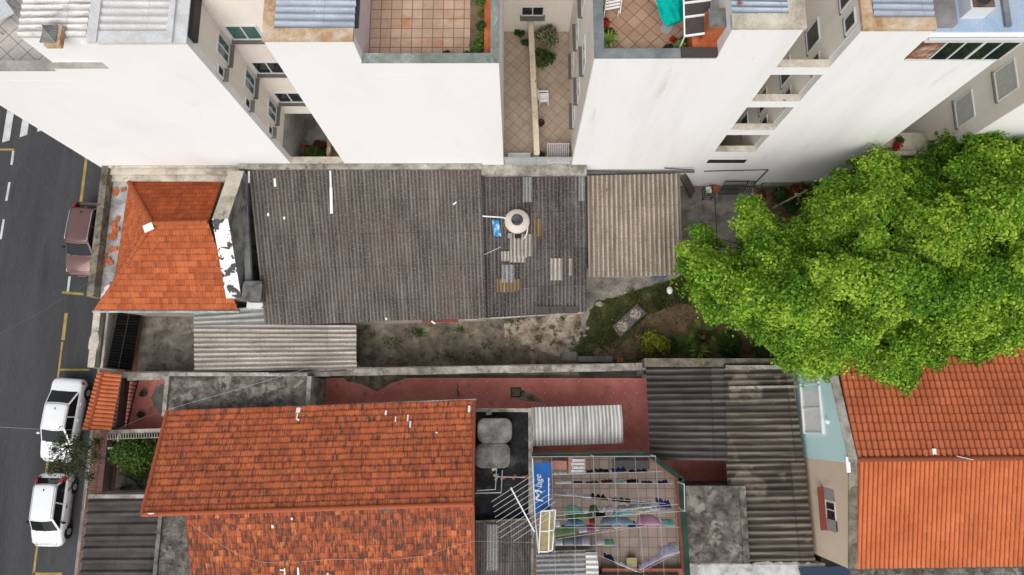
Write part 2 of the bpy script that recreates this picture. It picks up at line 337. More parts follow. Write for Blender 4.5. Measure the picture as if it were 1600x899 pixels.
M['slab'] = weather('mottled_slab', [(0.15, (0.04, 0.036, 0.032, 1)), (0.42, (0.1, 0.092, 0.08, 1)), (0.58, (0.16, 0.148, 0.127, 1)), (0.85, (0.3, 0.276, 0.235, 1))], 1.5, 10, (1, 1, 1), [((0.035, 0.033, 0.03, 1), 3.2, 0.53, 0.6, 0.6), ((0.36, 0.335, 0.285, 1), 1.4, 0.6, 0.64, 0.5)])
M['wall_top'] = weather('weathered_wall_top', [(0.25, (0.16, 0.145, 0.12, 1)), (0.5, (0.31, 0.285, 0.245, 1)), (0.75, (0.46, 0.43, 0.38, 1))], 1.2, 7, (1, 1, 1), [((0.06, 0.055, 0.05, 1), 2.2, 0.56, 0.68, 0.7)])
M['dark_wall_top'] = weather('mossy_wall_top', [(0.25, (0.075, 0.066, 0.05, 1)), (0.5, (0.16, 0.142, 0.11, 1)), (0.75, (0.26, 0.23, 0.18, 1))], 1.2, 7, (1, 1, 1), [((0.36, 0.2, 0.09, 1), 1.5, 0.64, 0.72, 0.5), ((0.035, 0.03, 0.028, 1), 3, 0.55, 0.65, 0.6)])
M['yard'] = weather('mossy_old_concrete', [(0.15, (0.06, 0.049, 0.036, 1)), (0.4, (0.14, 0.117, 0.088, 1)), (0.6, (0.215, 0.182, 0.14, 1)), (0.85, (0.37, 0.32, 0.255, 1))], 0.6, 9, (1, 1, 1),
                   [((0.04, 0.036, 0.028, 1), 2.2, 0.54, 0.62, 0.6), ((0.36, 0.325, 0.27, 1), 0.9, 0.57, 0.62, 0.45), ((0.075, 0.085, 0.03, 1), 1.1, 0.54, 0.62, 0.5), ((0.26, 0.2, 0.14, 1), 1.7, 0.6, 0.66, 0.5)])
M['patio'] = weather('pale_concrete_patio', [(0.25, (0.11, 0.1, 0.09, 1)), (0.5, (0.21, 0.193, 0.17, 1)), (0.75, (0.31, 0.285, 0.25, 1))], 0.8, 8, (1, 1, 1), [((0.06, 0.055, 0.048, 1), 1.5, 0.58, 0.7, 0.5)])
M['broken'] = weather('broken_pale_paving', [(0.25, (0.09, 0.075, 0.055, 1)), (0.45, (0.25, 0.2, 0.145, 1)), (0.6, (0.4, 0.34, 0.265, 1)), (0.8, (0.5, 0.46, 0.4, 1))], 1.3, 9, (1, 1, 1), [((0.05, 0.05, 0.03, 1), 2.0, 0.55, 0.6, 0.8)])
M['soil'] = weather('bare_soil', [(0.15, (0.07, 0.046, 0.028, 1)), (0.5, (0.15, 0.104, 0.064, 1)), (0.85, (0.23, 0.165, 0.105, 1))], 1.3, 8, (1, 1, 1), [((0.03, 0.045, 0.012, 1), 1.2, 0.56, 0.66, 0.6)])
M['lawn'] = weather('thin_lawn', [(0.15, (0.025, 0.036, 0.012, 1)), (0.5, (0.055, 0.07, 0.024, 1)), (0.85, (0.12, 0.12, 0.05, 1))], 2.0, 8, (1, 1, 1), [((0.13, 0.09, 0.055, 1), 0.7, 0.56, 0.68, 0.7)])
M['ground'] = weather('packed_ground', [(0.3, (0.05, 0.045, 0.04, 1)), (0.7, (0.11, 0.1, 0.085, 1))], 0.7, 7)
M['asphalt'] = weather('asphalt', [(0.3, (0.052, 0.052, 0.054, 1)), (0.7, (0.068, 0.068, 0.071, 1))], 0.5, 7, (1, 0.12, 1), [((0.032, 0.032, 0.034, 1), 0.8, 0.54, 0.7, 0.5), ((0.1, 0.1, 0.1, 1), 2.5, 0.66, 0.74, 0.25), ((0.02, 0.02, 0.021, 1), 5.0, 0.68, 0.74, 0.5)], 0.85)
M['pave'] = floortile('red_paving', (0.15, 0.06, 0.05, 1), (0.2, 0.085, 0.07, 1), (0.2, 0.16, 0.14, 1), 0.2, 0, 0.02)
M['kerb'] = weather('kerb_stone', [(0.3, (0.18, 0.17, 0.155, 1)), (0.7, (0.3, 0.285, 0.26, 1))], 1.2, 6)
M['yellow'] = weather('yellow_road_paint', [(0.3, (0.28, 0.2, 0.06, 1)), (0.7, (0.4, 0.3, 0.1, 1))], 1.5, 6, (1, 1, 1), [((0.12, 0.1, 0.05, 1), 2.5, 0.6, 0.7, 0.6)])
M['roadwhite'] = weather('white_road_paint', [(0.3, (0.48, 0.48, 0.47, 1)), (0.7, (0.62, 0.62, 0.61, 1))], 1.5, 6, (1, 1, 1), [((0.2, 0.2, 0.2, 1), 2.5, 0.62, 0.72, 0.6)])
M['navysheet'] = plain('navy_sheet', (0.02, 0.035, 0.07, 1), .6)
M['redpaint'] = plain('dark_red_paint', (0.22, 0.05, 0.035, 1), 0.8)
M['whitepaint'] = plain('white_paint', (0.78, 0.78, 0.76, 1), 0.5, 0.3, 0, 0.04)
M['peelwhite'] = weather('peeling_white_sealant', [(0.3, (0.7, 0.7, 0.69, 1)), (0.7, (0.8, 0.8, 0.79, 1))], 1.0, 5, (1, 1, 1), [((0.035, 0.035, 0.038, 1), 1.9, 0.545, 0.56, 0.95)])
M['sealgrey'] = weather('grey_sealed_gutter', [(0.25, (0.2, 0.2, 0.195, 1)), (0.5, (0.36, 0.355, 0.345, 1)), (0.75, (0.52, 0.51, 0.5, 1))], 1.2, 7)
M['gable'] = weather('sooty_gable_render', [(0.25, (0.1, 0.097, 0.09, 1)), (0.5, (0.2, 0.195, 0.185, 1)), (0.75, (0.3, 0.295, 0.28, 1))], 0.8, 7, (1, 1, 1), [((0.03, 0.03, 0.03, 1), 1.2, 0.55, 0.7, 0.7)])
M['tar'] = weather('black_tarred_slab', [(0.3, (0.012, 0.012, 0.012, 1)), (0.6, (0.025, 0.025, 0.025, 1)), (0.8, (0.07, 0.07, 0.068, 1))], 1.4, 7)
M['tank'] = weather('lichen_grey_tank', [(0.25, (0.07, 0.068, 0.064, 1)), (0.5, (0.15, 0.146, 0.138, 1)), (0.75, (0.24, 0.235, 0.225, 1))], 1.3, 8)
M['glass'] = NT('dark_glass', 0.06, 0.6).col((0.012, 0.017, 0.018, 1))
M['carglass'] = NT('car_glass', 0.03, 0.35).col((0.008, 0.012, 0.013, 1))
M['greenglass'] = NT('tinted_glass', 0.1, 0.6).col((0.05, 0.12, 0.11, 1))
M['blind'] = plain('roller_blind', (0.42, 0.42, 0.39, 1), 0.7)
M['sill'] = plain('grey_sill', (0.13, 0.118, 0.11, 1), 0.8)
M['alu'] = plain('white_aluminium', (0.62, 0.63, 0.63, 1), 0.4, 0.4, 0, 0.04)
M['steel'] = plain('galvanised_steel', (0.42, 0.43, 0.44, 1), 0.4, 0.5, 0.3)
M['darksteel'] = plain('dark_steel', (0.03, 0.028, 0.027, 1), 0.5)
M['rubber'] = plain('tyre_rubber', (0.012, 0.012, 0.012, 1), 0.85)
M['blackplastic'] = plain('black_plastic', (0.014, 0.014, 0.015, 1), 0.5)
M['carwhite'] = NT('white_car_paint', 0.22, 0.5).col((0.78, 0.79, 0.8, 1)); M['carwhite'].node_tree.nodes['Principled BSDF'].inputs['Coat Weight'].default_value = 0.5
M['carred'] = NT('brown_red_car_paint', 0.2, 0.5, 0.35).col((0.165, 0.088, 0.08, 1)); M['carred'].node_tree.nodes['Principled BSDF'].inputs['Coat Weight'].default_value = 0.6
M['redlens'] = NT('red_lens', 0.15, 0.5).col((0.35, 0.01, 0.015, 1))
M['clearlens'] = NT('clear_lens', 0.1, 0.6).col((0.5, 0.52, 0.54, 1))
M['bark'] = weather('bark', [(0.3, (0.05, 0.038, 0.028, 1)), (0.7, (0.12, 0.095, 0.07, 1))], 3, 6)
M['leaf_tree'] = leafmat('bright_tree_leaf', (0.04, 0.12, 0.008, 1), (0.155, 0.315, 0.018, 1), (0.43, 0.58, 0.07, 1), 0.36)
M['leaf_dark'] = leafmat('dark_leaf', (0.012, 0.03, 0.008, 1), (0.03, 0.07, 0.014, 1), (0.07, 0.12, 0.025, 1))
M['leaf_mid'] = leafmat('green_leaf', (0.03, 0.065, 0.012, 1), (0.07, 0.13, 0.02, 1), (0.14, 0.22, 0.04, 1))
M['leaf_yellow'] = leafmat('yellow_green_leaf', (0.05, 0.075, 0.01, 1), (0.17, 0.19, 0.015, 1), (0.34, 0.33, 0.03, 1))
M['leaf_olive'] = leafmat('olive_leaf', (0.02, 0.03, 0.01, 1), (0.055, 0.065, 0.022, 1), (0.11, 0.12, 0.045, 1))
M['leaf_lawn'] = leafmat('lawn_blade', (0.03, 0.04, 0.012, 1), (0.06, 0.075, 0.022, 1), (0.13, 0.125, 0.045, 1))
M['leaf_red'] = leafmat('dark_red_leaf', (0.025, 0.008, 0.008, 1), (0.06, 0.015, 0.014, 1), (0.2, 0.06, 0.03, 1))
M['flower'] = leafmat('red_flower', (0.25, 0.008, 0.006, 1), (0.4, 0.015, 0.012, 1), (0.5, 0.04, 0.02, 1))
M['leaf_rust'] = leafmat('rust_leaf', (0.06, 0.02, 0.01, 1), (0.16, 0.05, 0.02, 1), (0.26, 0.09, 0.03, 1))
M['leaf_lime'] = leafmat('lime_leaf', (0.08, 0.13, 0.02, 1), (0.2, 0.3, 0.05, 1), (0.38, 0.48, 0.12, 1))
M['leaf_blossom'] = leafmat('blossom_leaf', (0.03, 0.05, 0.012, 1), (0.08, 0.11, 0.03, 1), (0.6, 0.55, 0.45, 1))
M['terracotta'] = plain('terracotta', (0.32, 0.1, 0.05, 1), 0.8)
M['brick'] = weather('orange_brick', [(0.3, (0.32, 0.085, 0.035, 1)), (0.7, (0.5, 0.15, 0.06, 1))], 2, 6)
M['teal'] = weather('pale_teal_render', [(0.3, (0.56, 0.79, 0.78, 1)), (0.7, (0.6, 0.83, 0.82, 1))], 0.6, 5, (1, 1, 0.5), (), 0.85, 0.05, fine_amt=.08)
M['tan'] = weather('tan_render', [(0.3, (0.68, 0.54, 0.4, 1)), (0.7, (0.74, 0.6, 0.455, 1))], 0.5, 5, (1, 1, 0.5), [((0.3, 0.22, 0.16, 1), 0.7, 0.6, 0.75, 0.35)], 0.88, 0.05, fine_amt=.1)
M['housewall'] = weather('dull_house_render', [(0.3, (0.3, 0.27, 0.23, 1)), (0.7, (0.42, 0.38, 0.33, 1))], 0.6, 6)
M['pinkwall'] = weather('pink_parapet_paint', [(0.3, (0.3, 0.115, 0.085, 1)), (0.7, (0.4, 0.17, 0.125, 1))], 1.0, 6)
M['greentop'] = weather('dark_green_parapet', [(0.3, (0.016, 0.042, 0.032, 1)), (0.7, (0.03, 0.065, 0.05, 1))], 1.0, 6)
M['blue'] = plain('blue_plastic', (0.02, 0.1, 0.33, 1), 0.5)
M['banner'] = plain('blue_banner', (0.012, 0.09, 0.3, 1), 0.6, 0.2, 0, 0.18, 1.5)
M['letter'] = plain('white_lettering', (0.62, 0.66, 0.7, 1), 0.6)
M['paleblue'] = weather('pale_blue_roof_paint', [(0.15, (0.26, 0.36, 0.5, 1)), (0.5, (0.34, 0.44, 0.57, 1)), (0.8, (0.42, 0.46, 0.48, 1))], 0.6, 6)
M['cablegrey'] = plain('grey_cable', (0.08, 0.08, 0.08, 1), 0.7)
M['cablewhite'] = plain('pale_wire', (0.5, 0.5, 0.47, 1), 0.6)
M['beige'] = plain('beige_panel', (0.3, 0.25, 0.12, 1), 0.7, 0.2, 0, 0.2)
M['teal_cloth'] = plain('teal_canvas', (0.0, 0.32, 0.27, 1), 0.8, 0.1, 0, 0.2, 3)
M['awning'] = plain('brown_awning', (0.06, 0.05, 0.045, 1), 0.7)

def redfloor():
    t = NT('red_floor_with_pale_studs', 0.75, 0.25)
    c = t.ramp(t.noise(t.map('Object'), 0.8, 7), [(0.25, (0.5, 0.15, 0.115, 1)), (0.5, (0.66, 0.225, 0.18, 1)), (0.75, (0.74, 0.3, 0.25, 1))])
    v = t.map('Object', (1 / 0.62, 1 / 0.62, 0))
    d = t.vmath('SUBTRACT', t.vmath('FRACTION', v), (0.5, 0.5, 0))
    n = t.n.new('ShaderNodeVectorMath'); n.operation = 'LENGTH'; t.l.new(d, n.inputs[0])
    keep = t.math('GREATER_THAN', t.white(t.vmath('FLOOR', v)), 0.28)
    c = t.mix(t.math('MULTIPLY', t.math('LESS_THAN', n.outputs['Value'], 0.055), keep), c, (0.8, 0.55, 0.42, 1))
    f = t.n.new('ShaderNodeSeparateXYZ'); t.l.new(t.vmath('FRACTION', t.map('Object', (1 / .31, 1 / .31, 0))), f.inputs[0])
    g = t.math('MAXIMUM', t.math('LESS_THAN', f.outputs[0], 0.03), t.math('LESS_THAN', f.outputs[1], 0.03))
    c = t.mix(t.math('MULTIPLY', g, 0.25), c, (0.1, 0.04, 0.035, 1))
    c = t.mix(t.math('MULTIPLY', t.step(t.noise(t.map('Object'), 1.7, 7), 0.6, 0.7), 0.5), c, (0.1, 0.06, 0.05, 1))
    return t.col(c)
M['redfloor'] = redfloor()

# ------------------------------------------------------------------ shared builders
def corr(name, A, B, C, D, mat, parent=None, pitch=0.19, amp=0.028, kind='sin', sheetw=0.92, jag=0.03, dz=0.0, samples=8, seg=1):
    """corrugated sheeting over the quad A-B (top edge), C-D (bottom edge); the waves run across A-B"""
    A, B, C, D = (Vector(q) for q in (A, B, C, D))
    W = ((B - A).length + (C - D).length) / 2; L = ((D - A).length + (C - B).length) / 2
    nw = max(1, round(W / pitch)); nu = nw * samples
    nrm = (B - A).cross(A - D).normalized()
    if nrm.z < 0: nrm = -nrm
    rows = []; uvs = []
    nv = max(2, int(L / 1.7) * seg + 1)
    js = [random.uniform(-jag, jag) for _ in range(int(W / sheetw) + 2)]
    jz = [random.uniform(0, 0.02) for _ in range(int(W / sheetw) + 2)]
    for r in range(nv + 1):
        v = r / nv; row = []; uv = []
        for c in range(nu + 1):
            u = c / nu; k = int(u * W / sheetw)
            vv = v + (js[k] / L if r in (nv,) else 0)
            p = lerp(lerp(A, B, u), lerp(D, C, u), vv)
            if kind == 'sin': h = amp * math.sin(2 * math.pi * u * nw)
            else:
                f = (u * nw) % 1.0                    # ribbed sheet: narrow ridge, wide pan
                h = amp * (2 * min(1, max(0, 1.6 - abs(f - 0.5) * 7)) - 0.6)
            row.append(p + nrm * (h + jz[k] + dz)); uv.append((u * nw * 0.187, vv * L))
        rows.append(row); uvs.append(uv)
    m = MB(); m.grid(rows, uvs)
    return m.build(name, mat, parent, smooth=(kind == 'sin'))

def tiles(name, A, B, C, D, mat, parent=None, tw=0.23, th=0.34, amp=0.022, step=0.035, kind='french', samples=6, origin=None, wob=0.006):
    """clay tiles on the slope with eave A-B and ridge D-C; courses run along the eave"""
    A, B, C, D = (Vector(q) for q in (A, B, C, D))
    ex = (B - A).normalized(); nrm = ex.cross(D - A).normalized()
    if nrm.z < 0: nrm = -nrm
    O = A if origin is None else Vector(origin)
    ua = [(q - O).dot(ex) for q in (A, B, C, D)]
    L = ((D - A).length + (C - B).length) / 2
    nr = max(1, round(L / th)); u0, u1 = min(ua), max(ua)
    k0 = math.floor(u0 / tw * samples); k1 = math.ceil(u1 / tw * samples)
    rows = []; uvs = []
    rnd = random.Random(len(name) * 7 + nr)
    for r in range(nr):                              # r = 0 is the ridge course
        jit = {}
        for e in (0, 1):
            v = (r + (e if e else (-0.2 if r else 0))) / nr    # 0 ridge .. 1 eave; each course tucks in under the one above
            Lp = lerp(D, A, v); Rp = lerp(C, B, v)
            uL = (Lp - O).dot(ex); uR = (Rp - O).dot(ex)
            row = []; uv = []
            for k in range(k0, k1 + 1):
                u = min(max(k * tw / samples, uL), uR)
                s = 0 if uR - uL < 1e-6 else (u - uL) / (uR - uL)
                p = lerp(Lp, Rp, s)
                t_ = u / tw; ti = math.floor(t_ + 1e-6)
                if ti not in jit: jit[ti] = (rnd.uniform(-wob, wob), rnd.uniform(-0.012, 0.012))
                f = t_ - ti
                if kind == 'french': h = amp * (0.5 - 0.5 * math.cos(4 * math.pi * f)) * (0.4 if f > 0.5 else 1)
                else: h = amp * 2 * abs(math.sin(math.pi * f)) ** 0.7
                h += jit[ti][0] + (step if e else 0)
                dn = (Lp - lerp(D, A, max(0, v - 0.01)))
                p = p + nrm * h + (A - D).normalized() * (jit[ti][1] if e else 0)
                row.append(p); uv.append((t_, r + (0.02 if e == 0 else 0.98)))
            rows.append(row); uvs.append(uv)
    m = MB(); m.grid(rows, uvs)
    o = m.build(name, mat, parent)
    return o

def ridge(name, pts, mat, parent, r=0.1):
    """a run of half-round ridge tiles"""
    pts = [Vector(p) for p in pts]; m = MB()
    for a, b in zip(pts[:-1], pts[1:]):
        d = b - a; n = max(1, round(d.length / 0.36)); dn = d.normalized()
        u = dn.cross(Vector((0, 0, 1))).normalized(); w = u.cross(dn)
        secs = []
        for k in range(n):
            for e in (0, 1):
                rr = r * (0.88 if e == 0 else 1.06); c = a + d * ((k + e) / n) + w * random.uniform(-0.008, 0.008)
                secs.append([c + u * rr * math.cos(t) + w * (rr * math.sin(t) * 0.9) for t in [math.pi * j / 8 for j in range(9)]])
        m.loft(secs, close=False, cap=False)
    return m.build(name, mat, parent)

def window(parent, c, ux, nr, w, h, panes=2, glass='glass', sill=0.16, name='window', frame='alu'):
    c = Vector(c); ux = Vector(ux); nr = Vector(nr); up = Vector((0, 0, 1)); t = 0.055
    m = MB()
    o = c - ux * w / 2 - up * h / 2
    m.obox(o + nr * 0.002, ux * w, up * t, nr * 0.05); m.obox(o + up * (h - t) + nr * 0.002, ux * w, up * t, nr * 0.05)
    for k in range(panes + 1):
        m.obox(o + ux * (k * (w - t) / panes) + up * t + nr * 0.004, ux * t, up * (h - 2 * t), nr * 0.045)
    f = m.build(name, M[frame], parent)
    g = MB(); g.obox(o + ux * t * .5 + up * t * .5 + nr * 0.006, ux * (w - t), up * (h - t), nr * 0.014); g.build('pane', M[glass], f)
    if sill:
        s = MB(); s.obox(o - ux * 0.06 - up * 0.06 + nr * 0.003, ux * (w + .12), up * 0.058, nr * sill); s.build('sill', M['sill'], f)
    return f

def leaves(name, mat, parent, pts, size, up=0.5, clump=None, asp=0.55, kind=None):
    """many small leaf faces; pts (n,3) positions, normals lean outwards from clump centres"""
    pts = np.asarray(pts); n = len(pts)
    nrm = RNG.normal(size=(n, 3)); nrm[:, 2] = np.abs(nrm[:, 2]) + up
    if clump is not None: nrm = nrm * 0.55 + clump * 1.2
    nrm /= np.linalg.norm(nrm, axis=1)[:, None]
    a = np.cross(nrm, RNG.normal(size=(n, 3))); a /= np.linalg.norm(a, axis=1)[:, None]
    b = np.cross(nrm, a); s = (size * RNG.uniform(0.7, 1.3, n))[:, None]
    v = np.empty((n, 4, 3)); v[:, 0] = pts - a * s; v[:, 1] = pts + b * s * asp + nrm * s * .15; v[:, 2] = pts + a * s - nrm * s * .25; v[:, 3] = pts - b * s * asp + nrm * s * .15
    me = bpy.data.meshes.new(name); me.vertices.add(n * 4); me.vertices.foreach_set('co', v.ravel())
    me.loops.add(n * 4); me.loops.foreach_set('vertex_index', np.arange(n * 4, dtype=np.int32))
    me.polygons.add(n); me.polygons.foreach_set('loop_start', np.arange(0, n * 4, 4, dtype=np.int32))
    try: me.polygons.foreach_set('loop_total', np.full(n, 4, dtype=np.int32))
    except Exception: pass
    uv = me.uv_layers.new(name='UVMap'); u = np.empty((n, 4, 2)); u[:, :, 0] = RNG.random(n)[:, None]
    u[:, :, 1] = (RNG.random(n) if kind is None else kind)[:, None]; uv.data.foreach_set('uv', u.ravel())
    me.update(calc_edges=True); me.validate()
    me.materials.append(mat); o = bpy.data.objects.new(name, me); COL.objects.link(o)
    if parent is not None: attach(o, parent)
    return o
def ball(c, r, n, sz=0.8, lo=0.55, top=False):
    d = RNG.normal(size=(n, 3)); d /= np.linalg.norm(d, axis=1)[:, None]
    ph = RNG.uniform(0, 6.28, 4); lump = 1 + .2 * np.sin(d[:, 0] * 3.1 + ph[0]) * np.sin(d[:, 1] * 3.7 + ph[1]) + .16 * np.sin(d[:, 0] * 6 + d[:, 1] * 5 + ph[2]) + np.where(RNG.random(n) < .08, RNG.uniform(0, .3, n), 0)
    r = r * lump
    if top: d[:, 2] = np.where(d[:, 2] < -0.25, -d[:, 2], d[:, 2])
    q = d * (r * RNG.uniform(lo, 1.05, n))[:, None] * np.array([RNG.uniform(.85, 1.2), RNG.uniform(.85, 1.2), 1]); q[:, 2] *= sz
    return q + np.asarray(c), d
def bush(name, label, cat, c, r, n, mat, size=0.07, group=None, lobes=5, stem=True, h=1.0):
    t = thing(name, label, cat, (c[0], c[1], c[2]), group)
    pts = []; ds = []
    for k in range(lobes):
        a = random.uniform(0, 6.28); q = random.uniform(0, 0.6) * r
        p, d = ball((c[0] + q * math.cos(a), c[1] + q * math.sin(a), c[2] + r * h * random.uniform(0.5, 1.0)), r * random.uniform(0.4, 0.62), n // lobes, top=True)
        pts.append(p); ds.append(d)
    leaves('foliage', mat, t, np.vstack(pts), size, clump=np.vstack(ds))
    if stem:
        m = MB()
        for k in range(4):
            a = random.uniform(0, 6.28); m.tube([(c[0], c[1], c[2]), (c[0] + r * .4 * math.cos(a), c[1] + r * .4 * math.sin(a), c[2] + r * h * 0.7)], [0.025, 0.012], 5)
        m.build('stem', M['bark'], t)
    return t
def rosette(name, label, cat, c, r, n, mat, group=None, h=0.4, w=0.06, pinnate=False):
    """a plant of long arching leaves from one centre"""
    t = thing(name, label, cat, c, group); m = MB()
    for k in range(n):
        a = k * 2.4 + random.uniform(-.2, .2); L = r * random.uniform(0.7, 1.1); hh = h * random.uniform(0.6, 1.2); u = random.random(); u2 = random.random()
        dx, dy = math.cos(a), math.sin(a); prev = None; N = 9
        P_ = lambda s: Vector((c[0] + dx * L * s, c[1] + dy * L * s, c[2] + hh * math.sin(s * 2.3)))
        for j in range(N):
            s0, s1 = j / N, (j + 1) / N
            w0 = w * (1 - s0) ** 0.6 * (0.5 + s0); w1 = w * max(0.0, 1 - s1) ** 0.6 * (0.5 + s1)
            if pinnate:
                for sd in (-1, 1):
                    q = P_(s0 + 0.05); ln = w * 2.6 * math.sin(math.pi * (s0 * 0.85 + 0.1))
                    t1 = q + Vector((-dy * sd * ln + dx * ln * .5, dx * sd * ln + dy * ln * .5, -0.02))
                    e = Vector((dx, dy, 0)) * 0.03
                    m.face([q - e, q + e, t1 + e * .3, t1 - e * .3], [(u, u2)] * 4)
            else:
                a0, a1 = P_(s0), P_(s1); o0 = Vector((-dy, dx, 0)) * w0; o1 = Vector((-dy, dx, 0)) * w1
                m.face([a0 - o0, a0 + o0, a1 + o1, a1 - o1], [(u, u2)] * 4)
    m.build('frond' if pinnate else 'foliage', mat, t)
    return t
def flat(name, poly, z, mat, kind='structure', parent=None, th=0.02):
    m = MB(); m.prism([(p[0], p[1]) for p in poly], z - th, z); o = m.build(name, mat, parent)
    if parent is None: struct(o, kind)
    return o
def ragged(poly, step=.22, amp=.12):
    out = []
    for i in range(len(poly)):
        a, b = Vector(poly[i][:2]), Vector(poly[(i + 1) % len(poly)][:2]); n = max(1, int((b - a).length / step))
        for k in range(n): q = a.lerp(b, k / n); out.append((q.x + random.uniform(-amp, amp), q.y + random.uniform(-amp, amp)))
    return out
def blob(cx, cy, rx, ry, n=22, j=0.2):
    return [(cx + rx * math.cos(6.2832 * k / n) * (1 + random.uniform(-j, j)), cy + ry * math.sin(6.2832 * k / n) * (1 + random.uniform(-j, j))) for k in range(n)]

# ================================================================== GROUND, ROAD
KX, PXL = -22.7, -21.45                   # kerb line and the property line along the street
m = MB(); m.face([(-300, -300, 0), (300, -300, 0), (300, 300, 0), (-300, 300, 0)]); struct(m.build('ground', M['ground']))
m = MB(); m.face([(-60, -120, 0.004), (KX, -120, 0.004), (KX, 160, 0.004), (-60, 160, 0.004)]); struct(m.build('road', M['asphalt']))
m = MB(); m.box(KX, KX + 0.16, -60, 60, 0, 0.13); struct(m.build('kerb', M['kerb']))
m = MB(); m.box(KX + 0.16, PXL + 0.3, -60, 60, 0, 0.125); struct(m.build('sidewalk', M['pave']))
def mark(name, polys, mat):
    m = MB()
    for p in polys: m.face([(q[0], q[1], 0.008) for q in p])
    return struct(m.build(name, mat))
def strip(x0, y0, x1, y1, w):
    d = Vector((x1 - x0, y1 - y0)).normalized() * (w / 2)
    return [(x0 - d.y, y0 + d.x), (x0 + d.y, y0 - d.x), (x1 + d.y, y1 - d.x), (x1 - d.y, y1 + d.x)]
YX = -24.85
yl = [strip(YX + .05, 30, YX + .05, 11.8, .16), strip(YX, 5.9, YX, 4.4, .18), strip(YX - .02, 4.3, YX - .02, 2.3, .1), strip(YX - .02, 2.2, YX - .02, -12, .12)]
a = P(97, 457, 0); b = P(131, 460, 0); yl.append(strip(a.x, a.y, b.x, b.y, .14))
a = P(93, 578, 0); b = P(140, 578, 0); yl.append(strip(a.x, a.y, b.x, b.y, .1))
a = P(52, 897, 0); b = P(97, 897, 0); yl.append(strip(a.x, a.y, b.x, b.y, .13))
a = P(-60, 234, 0); b = P(22, 234, 0); yl.append(strip(a.x, a.y, b.x, b.y, .12))
a = P(0, 388, 0); yl.append(strip(-29.2, 10.1, -29.25, 7.6, .12))
mark('yellow_road_marking', yl, M['yellow'])
wl_ = []
for (p0, p1) in (((21, 236), (18, 258)), ((15, 285), (10, 314)), ((6, 343), (1, 374))):
    a = P(*p0, 0); b = P(*p1, 0); wl_.append(strip(a.x, a.y, b.x, b.y, .13))
a = P(109, 432, 0); b = P(106, 456, 0); wl_.append(strip(a.x, a.y, b.x, b.y, .13))
mark('white_road_marking', wl_, M['roadwhite'])
zx = []
for k in range(-9, 6):
    x = -29.62 + k * 0.98; zx.append([(x - .2, 15.9 + k * .33), (x + .22, 16.05 + k * .33), (x + .26, 19.0 + k * .33), (x - .16, 18.85 + k * .33)])
mark('crosswalk', [z for z in zx if z[1][0] < -23.2], M['roadwhite'])

# ================================================================== APARTMENT BLOCKS
YF = 12.92                                # the plane of the long white facade
YB = 27.0
RW = M['render']
LX0, LX1, CX0, CX1 = -21.45, -11.46, -8.72, -0.62
apt = thing('apartment_building', 'tall white apartment block at the upper left with tiled terraces and a window well', 'apartment building', (-11, YF + 5, 0))
zt = 15.85
m = MB()
m.box(-17.25, LX1, YF + .22, YB, 14.15, zt)                                      # tall part above the ledge
m.box(LX0, LX1, YF, YB, 0, 13.2)
m.box(-17.25, LX1, YF + .001, YB, 13.2, 14.15)
m.box(-15.15, LX1, YF + .002, YF + .22, 14.15, zt)
m.box(LX0, -17.25, YF + .003, YF + .34, 13.2, 13.98); m.box(LX0, LX0 + .32, YF + .34, YB, 13.2, 13.98)
m.build('wall', RW, apt)
m = MB(); m.box(LX0 - .03, -17.25, YF - .03, YF + .37, 13.98, 14.06); m.box(LX0 - .03, LX0 + .35, YF + .37, YB, 13.98, 14.06); m.box(-17.25, -15.15, YF - .02, YF + .22, 14.152, 14.18)
m.build('parapet_cap', weather('grey_brown_cap', [(0.3, (0.26, 0.24, 0.22, 1)), (0.7, (0.38, 0.36, 0.33, 1))], 1.2, 6), apt)
flat('terrace_floor', [(LX0 + .32, YF + .34), (-17.25, YF + .34), (-17.25, YB), (LX0 + .32, YB)], 13.24, floortile('pale_diagonal_tile', (0.5, 0.46, 0.43, 1), (0.56, 0.52, 0.5, 1), (0.16, 0.14, 0.13, 1), 0.56, R_(42), 0.03), parent=apt)
# roofs of the left block
a = PY(58, 78, YF + .1); x0 = -17.3
corr('metal_roof', (x0, YB, zt + .12), (x0, YF + .15, zt + .12), (-14.85, YF + .15, zt + .16), (-14.85, YB, zt + .16), M['white_sheet'], apt, 0.26, 0.035)
corr('metal_roof', (-14.55, YB, zt + .1), (-14.55, YF + .42, zt + .1), (-12.05, YF + .42, zt + .05), (-12.05, YB, zt + .05), M['pale_sheet'], apt, 0.3, 0.02)
m = MB(); m.box(-14.85, -14.5, YF - .03, YB, zt + .06, zt + .2); m.box(-14.5, -12.0, YF - .03, YF + .4, zt - .02, zt + .14); m.box(-12.1, -11.9, YF - .028, YB, zt - .02, zt + .16); m.box(-11.9, LX1 + .02, YF - .02, YB, zt - .02, zt + .06)
m.build('roof_edge', M['pale_sheet'] and weather('pale_roof_edge', [(0.3, (0.5, 0.5, 0.5, 1)), (0.7, (0.62, 0.62, 0.62, 1))], 1.5, 6), apt)
m = MB(); m.box(LX1 + .004, LX1 + .16, YF + .3, 17, 15.35, 15.84); w_ = m.build('window', M['blackplastic'], apt)
